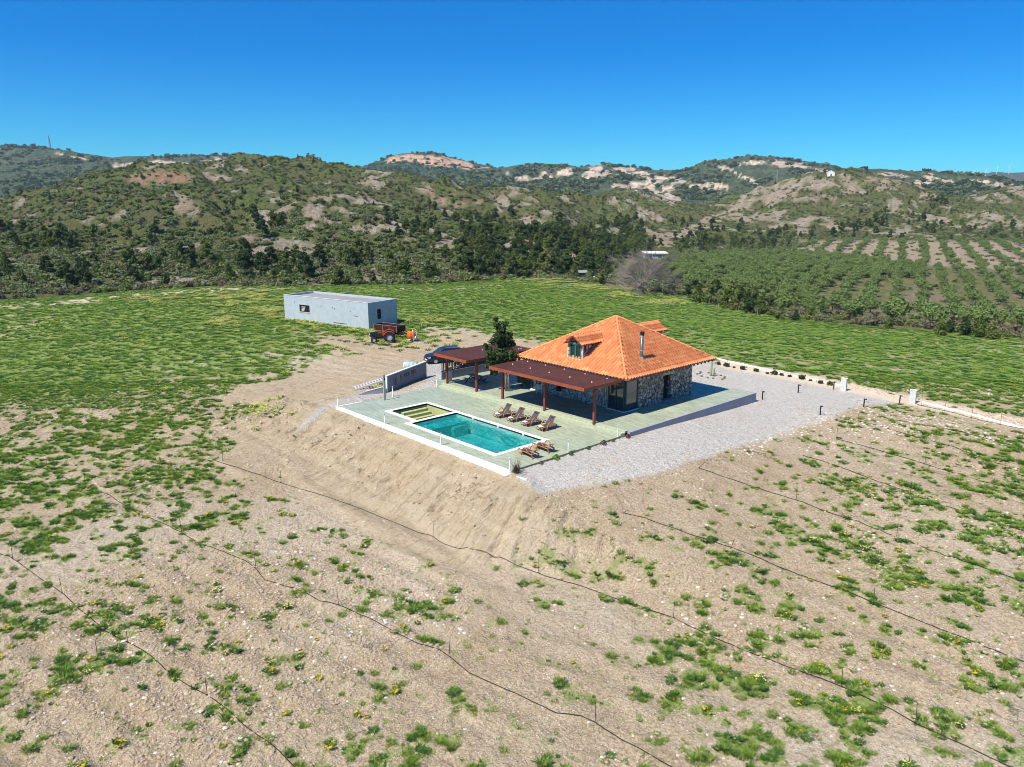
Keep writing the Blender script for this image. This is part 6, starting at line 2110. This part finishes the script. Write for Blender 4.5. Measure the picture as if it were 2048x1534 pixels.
GP = [tuft('weed', M['grass'], 90, .26, .20, 1), tuft('weed', M['grass'], 120, .34, .24, 2), tuft('weed', M['grass_dark'], 90, .24, .20, 3, .02), tuft('weed', M['grass_dark'], 120, .30, .16, 4, .024, .9),
      tuft('weed', M['grass'], 40, .14, .12, 5, .016, .9), tuft('weed', M['grass'], 26, .10, .08, 6, .022, 1.2), tuft('weed', M['grass'], 80, .26, .18, 7, .014, .6, 16, M['gold']), tuft('weed', M['grass_dark'], 100, .3, .20, 8, .016, .6, 26, M['yellow'])]
x, y, u, Y, g = ground_pts(120000, -.76, .76, 19, 82, 361)
z = height(x, y)
cov, gr_, bk_, pt_, px, py, _ = masks(x, y, z)
free = ~((x > -23.3) & (x < .6) & (y > -.3) & (y < 31.3)) & ~inside(x, y, [(-24.8, 6), (-28, 14), (-27, 14), (-23, 6)])
keep = free & ((g.random(len(x)) < cov * .72) | ((g.random(len(x)) < .022) & (gr_ < .2) & (bk_ < .25)))
n_ = keep.sum()
spars = cov[keep] < .3
pick = g.choice(8, n_, p=[.28, .20, .13, .10, .15, .10, .025, .015])
pick = np.where(spars, g.choice([4, 5, 4, 5, 0, 4, 5, 6], n_), pick)
s_ = (.32 + .75 * g.random(n_) ** 1.8) * np.where(spars, 1.1, 1.0)
scatter('grass', 'green weeds and grass tufts growing on the bare field', np.stack([x, y, z], -1)[keep], s_, g.uniform(0, tau, n_), pick, GP)
nfg = n_
# farther: broader clumps
FPc = []
for s, m, fl in ((11, 'grass', 0), (12, 'grass_dark', 0), (13, 'grass', 0), (14, 'grass', 14), (15, 'grass_dark', 0)):
    FPc.append(tuft('clump', M[m], 90, .62, .17, s, .035, .9, fl, M['yellow']))
x, y, u, Y, g = ground_pts(125000, -.76, .80, 80, 215, 371)
z = height(x, y)
cov, gr_, bk_, pt_, px, py, _ = masks(x, y, z)
d0 = np.interp(u, _eu, _eY)
shedbox = inside(x, y, [(-78, 22), (-59, 26.4), (-60.6, 33.5), (-79.5, 29)])
free = ~((x > -24.3) & (x < .6) & (y > -.3) & (y < 31.3)) & ~shedbox & (Y < d0 + 4)
keep = free & (g.random(len(x)) < cov * .75)
n_ = keep.sum()
scatter('meadow_grass', 'green meadow growth over the far side of the field', np.stack([x, y, z], -1)[keep], (.35 + .75 * g.random(n_) ** 1.5), g.uniform(0, tau, n_), g.choice(5, n_, p=[.36, .20, .26, .02, .16]), FPc)
# yellow flowers: round the shed and in drifts
YF = [(470,600,95,16),(610,640,60,16),(700,668,60,13),(560,625,60,16),(790,672,60,18),(840,655,30,16),(690,690,30,10),(830,690,50,6),(520,590,40,8),(430,640,60,14),(1190,575,70,9),(1250,590,70,6),(1100,562,60,6),(870,650,30,12),(535,818,34,14),(1330,605,60,5),(760,655,25,14),(330,600,60,8)]
x, y, u, Y, g = ground_pts(60000, -.60, .35, 62, 215, 381)
z = height(x, y, False); px, py = project(x, y, z)
f = np.zeros(len(x))
for cx, cy, rx, ry in YF:
    f = np.maximum(f, np.exp(-(((px - cx) / rx) ** 2 + ((py - cy) / ry) ** 2)))
f = f * sstep(.36, .55, fbm(x / 4, y / 2.5, 391, 3)) + .03 * sstep(.6, .7, fbm(x / 9, y / 6, 392, 2))
cov, gr_, bk_, pt_, _, _, _ = masks(x, y, z)
shedbox = inside(x, y, [(-78, 22), (-59, 26.4), (-60.6, 33.5), (-79.5, 29)])
carbox = (np.abs(x + 33.6) < 3) & (np.abs(y - 20.4) < 3)
keep = (g.random(len(x)) < f * .9) & ~shedbox & ~carbox & ~((x > -24.3) & (x < .6) & (y > -.3) & (y < 31.3)) & (gr_ < .3) & (Y < np.interp(u, _eu, _eY) + 3)
n_ = keep.sum()
FL = [tuft('flowers', M['grass'], 30, .45, .30, 21, .04, .7, 60, M['yellow']), tuft('flowers', M['grass_dark'], 30, .5, .30, 22, .04, .7, 36, M['yellow'])]
for o in FL:
    pass
scatter('yellow_flowers', 'drifts of pale yellow wild flowers around the shed', np.stack([x, y, z], -1)[keep], g.uniform(.7, 1.5, n_), g.uniform(0, tau, n_), g.integers(0, 2, n_), FL)

# ------------------------------------------------------------------ loose stones and clods
def rock_obj(name, m, seed, sub=1):
    import bmesh
    bm = bmesh.new()
    bmesh.ops.create_icosphere(bm, subdivisions=sub, radius=.5)
    g = np.random.default_rng(seed)
    for v in bm.verts:
        v.co *= 1 + g.uniform(-.28, .22)
        v.co.z *= .6
    me = bpy.data.meshes.new(name); bm.to_mesh(me); bm.free()
    me.materials.append(m)
    return bpy.data.objects.new(name, me)
m_clod = simple('soil_clod', (.40, .305, .21), .95, .2, 5)
RK = [rock_obj('clod', m_clod, 1), rock_obj('clod', m_clod, 2), rock_obj('pebble', M['stone'], 3), rock_obj('pebble', M['stone'], 4), rock_obj('pebble', simple('brown_stone', (.36, .29, .23), .9, .2, 6), 5)]
x, y, u, Y, g = ground_pts(140000, -.74, .74, 19, 78, 401)
z = height(x, y)
cov, gr_, bk_, pt_, px, py, _ = masks(x, y, z)
free = ~((x > -23.3) & (x < .6) & (y > -.3) & (y < 31.3)) & ~inside(x, y, [(-24.8, 6), (-28, 14), (-27, 14), (-23, 6)])
pt1 = sstep(.35, .65, fbm(x / 6, y / 6, 411, 3))
keep = free & (g.random(len(x)) < (.12 + .88 * pt1) * (1 - gr_ * .9) * (1 - .55 * bk_))
n_ = keep.sum()
s_ = (.05 + .17 * g.random(n_) ** 2.4) * (1 + .25 * pt1[keep])
scatter('stones', 'loose stones and clods of earth strewn over the bare field', np.stack([x, y, z + .0], -1)[keep], s_, g.uniform(0, tau, n_), g.choice(5, n_, p=[.45, .36, .04, .03, .12]), RK)
# rubble at the gravel edge and gate
x, y, u, Y, g = ground_pts(40000, .30, .68, 50, 92, 431)
z = height(x, y); px, py = project(x, y, z)
RB = [((1650, 838), (1600, 858), (1480, 905)), ((1720, 812), (1800, 830), (1900, 850), (2040, 890))]
dl = np.minimum(seg_dist(px, py * 1.6, [(a, b * 1.6) for a, b in RB[0]], False), seg_dist(px, py * 1.6, [(a, b * 1.6) for a, b in RB[1]], False))
wh = np.exp(-(((px - 1760) / 80) ** 2 + ((py - 858) / 22) ** 2))
keep = (g.random(len(x)) < .55 * np.exp(-(dl / 14) ** 2) + .5 * wh)
n_ = keep.sum()
scatter('rubble', 'pale rubble stones along the gravel edge and near the gate', np.stack([x, y, z], -1)[keep], .06 + .26 * g.random(n_) ** 3, g.uniform(0, tau, n_), g.choice(3, n_), [rock_obj('rubble_stone', M['stone'], 7), rock_obj('rubble_stone', M['stone'], 8), rock_obj('rubble_stone', RK[4].data.materials[0], 9)])

# ------------------------------------------------------------------ the pine in the courtyard
t = thing('pine_tree', 'tall dark pine with twin trunks between the two pergolas', 'pine tree', (-16.1, 14.3, .30))
rx_, ry_ = EX[0], EY[0]
BL = [(-.95,6.95,.30),(-.85,6.4,.42),(-.45,5.9,.52),(-.12,6.5,.34),(-.75,5.35,.55),(.08,5.35,.62),(-1.25,4.75,.42),(-.35,4.6,.75),(.45,4.5,.55),(-1.95,4.45,.26),(-1.6,4.1,.40),(-1.5,3.55,.55),(-.6,3.7,.80),(.35,3.6,.72),(-1.45,2.9,.50),(-.5,2.8,.85),(.45,2.85,.62),(-.95,2.15,.5),(-.1,2.2,.6),(-1.75,2.45,.3),(.7,3.3,.4),(-1.0,1.75,.3)]
g = random.Random(4)
bl = []
for r, z_, s in BL:
    f = g.uniform(-.5, .5) * (1.0 if s > .5 else .5)
    bl.append((r * rx_ + f * EX[1], r * ry_ + f * EY[1], z_, s * 1.02, s * 1.02, s * .78))
bl = [(a, b, c, d * .84, e * .84, f * .95) for a, b, c, d, e, f in bl]
V, F, L = leaf_cloud(bl, 9500, .15, 71, .45, .25)
o = raw_mesh('crown', V, F, M['pine_dark']); o.parent = t
add_attr(o, 'leaf', np.stack([L, L, L, L * 0 + 1], -1), domain='FACE')
MB().tube([(0, 0, -.05), (-.05 * rx_, 0, 1.5), (-.35 * rx_, -.2 * ry_, 3.6), (-.8 * rx_, -.8 * ry_, 6.6)], [.13, .11, .09, .03], 8).build('trunk', M['bark_pale'], t, smooth=True)
MB().tube([(.27, .12, -.05), (.22, .1, 1.5), (.15 * rx_, .1, 3.8), (-.1 * rx_, .0, 6.2)], [.11, .10, .08, .03], 8).build('trunk', M['bark_pale'], t, smooth=True)
mb = MB()
for r, z_, s in BL[6:20]:
    mb.tube([(-.3 * rx_, -.15 * ry_, z_ - .3), (r * rx_ * .6, r * ry_ * .6, z_ - .15), (r * rx_, r * ry_, z_)], [.04, .03, .015], 5)
mb.build('branches', M['bark'], t)

# climbing plants and shrubs by the house corner
for x_, y_, l, m_ in ((-16.6, 16.9, 'pale leafed shrub against the house wall behind the pine', 'greybush'), (-17.3, 18.3, 'dark shrub behind the second row of pergola posts', 'maquis')):
    t = thing('shrub', l, 'shrub', (x_, y_, .306))
    cloud_obj('foliage', M[m_], ([(0, 0, .8, .6, .5, .7), (.4, .3, .6, .5, .4, .5), (-.3, .2, 1.2, .4, .4, .5)], 900, .12, 81), link=True, parent=t)
    MB().tube([(0, 0, -.02), (.02, 0, .7)], [.04, .02], 6).build('stem', M['bark'], t)

# small plants along the gravel edge of the terrace
SPL = [(.45, .25, 'tall reddish ornamental grass tuft at the near terrace corner', 'purple', 1.0), (.35, 2.7, 'tiny dry plant at the gravel edge, first from the near corner', 'brownbush', .16), (.35, 4.2, 'small bright green round plant at the terrace gravel edge', 'grass', .26),
       (.40, 5.7, 'small dark plant at the foot of the bollard beside the loungers', 'grass_dark', .2), (.40, 7.6, 'small dark plant midway along the terrace gravel edge', 'grass_dark', .18), (.40, 9.3, 'small dry brownish flowering plant at the terrace gravel edge', 'brownbush', .25), (.40, 10.4, 'small green plant just before the steps at the gravel edge', 'maquis', .16), (.55, 12.0, 'small reddish plant at the corner of the retaining wall', 'purple', .22)]
for x_, y_, l, m_, s in SPL:
    t = thing('small_plant', l, 'plant', (x_, y_, gz(x_, y_)))
    if s > .9:
        V, F, L = blades(90, .22, 1.05, 5, .012, .28)
        o = raw_mesh('leaves', V, F, M['purple']); o.parent = t
        add_attr(o, 'leaf', np.stack([L, L, L, L * 0 + 1], -1), domain='FACE')
        V, F, L = blades(70, .2, .45, 6, .014, .5)
        o = raw_mesh('base_leaves', V, F, M['grass_dark']); o.parent = t
        add_attr(o, 'leaf', np.stack([L, L, L, L * 0 + 1], -1), domain='FACE')
    else:
        cloud_obj('leaves', M[m_], ([(0, 0, s * .8, s, s, s * .8)], 160, s * .35, 91), link=True, parent=t)
        MB().tube([(0, 0, -.02), (0, 0, s * .6)], [.012, .008], 5).build('stem', M['bark'], t)
kp = [(1437,729),(1453,733),(1468,736),(1485,739),(1512,743),(1535,748),(1549,749),(1563,751),(1579,754),(1603,758),(1621,762),(1641,767),(1660,770)]
KP = hit([p[0] for p in kp], [p[1] for p in kp])
p0 = None
for i, p in enumerate(KP):
    t = thing('edging_plant', 'small dark plant in the row in front of the far white kerb', 'plant', (p[0], p[1], p[2]), i * 1.1, 'small dark plants along the far kerb')
    s = 1.0 + .4 * math.sin(i * 2.3)
    t.scale = (s, s, s)
    if p0 is None:
        p0 = cloud_obj('leaves', M['pine_dark'], ([(0, 0, .16, .26, .26, .18)], 140, .11, 92), link=True, parent=t)
        p1 = MB().tube([(0, 0, -.02), (0, 0, .12)], [.012, .008], 5).build('stem', M['bark'], t)
    else:
        for q in (p0, p1):
            d_ = q.copy(); COL.objects.link(d_); d_.parent = t
# cactus in a ring of stones
cp_ = hit(1422, 752)[0]
t = thing('cactus', 'tall pale green column cactus standing in a ring of dark stones', 'cactus', tuple(cp_))
MB().lathe([(.08, -.05), (.10, .3), (.10, 1.4), (.07, 1.6), (.02, 1.66)], 12).build('stem', M['cactus'], t, smooth=True)
MB().lathe([(.09, 0), (.11, .2), (.10, .75), (.03, .85)], 10, (.25, .1, .1)).build('side_arm', M['cactus'], t, smooth=True)
for k in range(12):
    a = k * tau / 12 + .2
    q = (cp_[0] + 1.5 * math.cos(a) * (1 + .15 * math.sin(k * 3)), cp_[1] + 1.2 * math.sin(a))
    o = rock_obj('ring_stone', M['bark'], 20 + k); COL.objects.link(o)
    o.location = (q[0], q[1], gz(*q) + .05); o.scale = (.34, .30, .34)
    tag(o, 'dark stone of the ring around the cactus', 'stone', 'stones ringed round the cactus')

# ------------------------------------------------------------------ far things
# leafless tree
bp_ = hit(1285, 588)[0]
dY = to_cam(bp_[0], bp_[1])[1]
t = thing('bare_tree', 'large leafless grey brown tree beyond the green field edge', 'tree', (bp_[0], bp_[1], bp_[2] - .3))
g = random.Random(12)
mbt = MB(); mbb = MB()
mbt.tube([(0, 0, -.5), (.1, 0, 1.2), (0, .1, 2.6)], [.38, .30, .24], 8)
def branch(p, d, L, r, lv):
    q = p + d * L
    m_ = (p + q) / 2 + Vector((g.uniform(-1, 1), g.uniform(-1, 1), g.uniform(0, 1))) * L * .08
    mbb.tube([p, m_, q], [r, r * .8, r * .55], 5 if lv < 2 else 3, caps=False)
    if lv < 5 and r > .003:
        for k in range(4 if lv < 3 else 3):
            nd = (d + Vector((g.uniform(-1, 1), g.uniform(-1, 1), g.uniform(-.5, .6))) * 1.15).normalized()
            branch(p.lerp(q, g.uniform(.55, 1)), nd, L * g.uniform(.6, .8), r * .55, lv + 1)
for k in range(15):
    a = k * tau / 15 + g.uniform(-.2, .2)
    branch(Vector((0, 0, g.uniform(1.0, 2.8))), Vector((math.cos(a), math.sin(a), g.uniform(.0, 1.7))).normalized(), g.uniform(3.0, 4.4), .15, 0)
mbt.build('trunk', M['bark_pale'], t); mbb.build('branches', M['bark_pale'], t)
# long white farm building in the glade
b1 = hit(1312, 517)[0]
Yb = to_cam(b1[0], b1[1])[1]
sc_ = Yb / FPX
t = thing('farm_building', 'long low white farm building with dark doors across the glade', 'building', (b1[0], b1[1], b1[2]), RAD(YAWD + 2))
Lb = 44 * sc_ / 2; hb = 9.5 * sc_
MB().box(-Lb, Lb, 0, 6, -.5, hb).build('wall', simple('far_white_wall', (.62, .63, .66), .9, .05), t)
MB().prism([(-.5, hb + .02), (6.6, hb + .55), (6.6, hb + .75), (-.5, hb + .22)], -Lb - .4, Lb + .4, 'x').build('roof', M['coping'], t)
for x_, w_, z0_, z1_ in ((-.52, .8, 0, .62), (.38, .9, 0, .72), (-.85, .7, .35, .7), (-.15, .7, .35, .7), (.12, .6, .35, .7), (.75, .7, .35, .7)):
    MB().box(Lb * x_ - w_, Lb * x_ + w_, -.03, .02, hb * z0_, hb * z1_).build('door' if z0_ == 0 else 'window', M['darkframe'], t)
# dark shack / machinery at the field edge
b2 = hit(1172, 560)[0]
t = thing('shack', 'small dark shack with a pale tarpaulin roof under the pines', 'shack', (b2[0], b2[1], b2[2]), RAD(YAWD + 10))
MB().box(-3.6, .9, 0, 3, -.4, 2.1).box(.95, 2.2, .2, 2.8, -.4, 1.9).build('walls', M['darkframe'], t)
MB().prism([(-.2, 2.1), (3.2, 2.5), (3.2, 2.6), (-.2, 2.2)], -3.8, 1.0, 'x').build('roof', M['roofgrey'], t)
MB().box(1.0, 2.6, -.6, .6, .5, 1.0).build('pale_sheet', M['coping'], t)
# chapel on the right hilltop
b3 = hit(1662, 352)[0]
t = thing('chapel', 'tiny white chapel standing on top of the right hill', 'chapel', (b3[0], b3[1], b3[2] - .5), RAD(YAWD - 12))
MB().prism([(-2.9, -1), (2.9, -1), (2.9, 3.4), (0, 4.9), (-2.9, 3.4)], 0, 6.5, 'y').build('walls', M['coping'], t)
MB().prism([(-3.1, 3.35), (0, 4.95), (3.1, 3.35), (3.1, 3.55), (0, 5.2), (-3.1, 3.55)], -.2, 6.7, 'y').build('roof', M['coping'], t)
MB().box(-.5, .5, -.06, .01, -1, 2.2).build('door', M['darkframe'], t)
# telecom mast on the left mountain
def mast(name, label, px_, pyb, pyt, Ym, w, m_, cat, lattice=True):
    u_, tb = px_dir(px_, pyb); tt_ = px_dir(px_, pyt)[1]
    x_, y_ = to_world(u_ * Ym, Ym)
    zb_, zt_ = CAMZ + tb * Ym, CAMZ + tt_ * Ym
    t = thing(name, label, cat, (float(x_), float(y_), float(zb_) - 3))
    h = float(zt_ - zb_) + 3
    mb = MB()
    for s1, s2 in ((-1, -1), (1, -1), (1, 1), (-1, 1)):
        mb.beam((s1 * w, s2 * w, 0), (s1 * w * .25, s2 * w * .25, h), w * .22, w * .22)
    for k in range(9):
        a = w * (1 - .75 * k / 9); b = w * (1 - .75 * (k + 1) / 9); z0, z1 = h * k / 9, h * (k + 1) / 9
        for s in (-1, 1):
            mb.beam((-a, s * a, z0), (b, s * b, z1), w * .14, w * .14); mb.beam((s * a, a, z0), (s * b, -b, z1), w * .14, w * .14)
    mb.build('lattice', m_, t)
    MB().box(-w * .7, w * .7, -w * .7, w * .7, h * .72, h * .75).box(-w * .6, w * .6, -w * .6, w * .6, h * .94, h * .97).build('platform', m_, t)
    return t
m_mast = simple('red_white_mast', (.55, .38, .38), .7, .1, .05)
mast('telecom_mast', 'tall red and white lattice mast on the left mountain top', 100, 297, 271, 2080, 2.6, m_mast, 'mast')
mast('pylon', 'thin grey pylon on the slope in front of the right mountain', 1553, 374, 341, 800, .9, M['steel'], 'pylon')
# wind turbines on the far blue ridge
tw0 = None
for i, (px_, yb, yt, a) in enumerate(((1925, 351, 343, 10), (1948, 351, 342, 40), (1971, 348, 338, 75), (1994, 344, 334, 100), (2018, 344, 334, 20))):
    Ym = 3950
    u_, tb = px_dir(px_, yb); tt_ = px_dir(px_, yt)[1]
    x_, y_ = to_world(u_ * Ym, Ym)
    h = float((tt_ - tb) * Ym)
    t = thing('wind_turbine', ('white wind turbine farthest left on the far blue ridge', 'white wind turbine second from the left on the far blue ridge', 'white wind turbine in the middle of the five on the ridge', 'white wind turbine second from the right on the far blue ridge', 'white wind turbine farthest right on the far blue ridge')[i], 'wind turbine', (float(x_), float(y_), float(CAMZ + tb * Ym) - 10), RAD(YAWD + 20), 'wind turbines on the far ridge')
    MB().tube([(0, 0, 0), (0, 0, h + 10)], [1.5, .9], 8).build('tower', M['white'], t)
    MB().box(-1.2, 1.2, -3.5, 3, h + 9, h + 11.4).build('nacelle', M['white'], t)
    for k in range(3):
        b = RAD(a + 120 * k)
        MB().beam((0, -3.8, h + 10), (h * .55 * math.sin(b), -3.8, h + 10 + h * .55 * math.cos(b)), 1.2, .7, (0, 1, 0)).build('blade', M['white'], t)
# lone trees on the skyline
for px_, py_, s, l in ((508, 324, 1.0, 'lone round tree on the crest of the left hill'), (601, 333, 1.2, 'lone dark tree on the crest, right of the first crest tree'), (662, 342, .8, 'small low tree on the falling crest of the left hill')):
    p = hit(px_, py_ + 2)[0]
    single(3, 1, p[0], p[1], p[2] - .6, s, 0, ('crest_tree', l, 'tree', None))
# field-edge fence posts
fp = [(1262,597),(1279,602),(1305,605),(1320,606),(1078,557),(1437,622),(1515,632),(1418,612)]
FPp = hit([p[0] for p in fp], [p[1] for p in fp])
fo = None
for p in FPp:
    o = MB().box(-.05, .05, -.05, .05, -.3, 1.5).build('fence_post', M['bark_pale']) if fo is None else fo.copy()
    if fo is not None:
        COL.objects.link(o)
    fo = fo or o
    o.location = tuple(p)
    tag(o, 'pale wooden fence post along the far edge of the green field', 'post', 'fence posts along the field edge')

# ------------------------------------------------------------------ the air between here and the mountains
t = NT('hazy_air')
t.t.nodes.remove(t.bs)
pv = t.t.nodes.new('ShaderNodeVolumePrincipled')
pv.inputs['Color'].default_value = (.62, .80, 1.0, 1)
pv.inputs['Density'].default_value = 0.00007
pv.inputs['Anisotropy'].default_value = .0
t.L(pv.outputs[0], t.out.inputs['Volume'])
hz = MB().box(-6650, 6650, -6650, 6650, -63, 225).build('haze', t.m)
hz['kind'] = 'stuff'
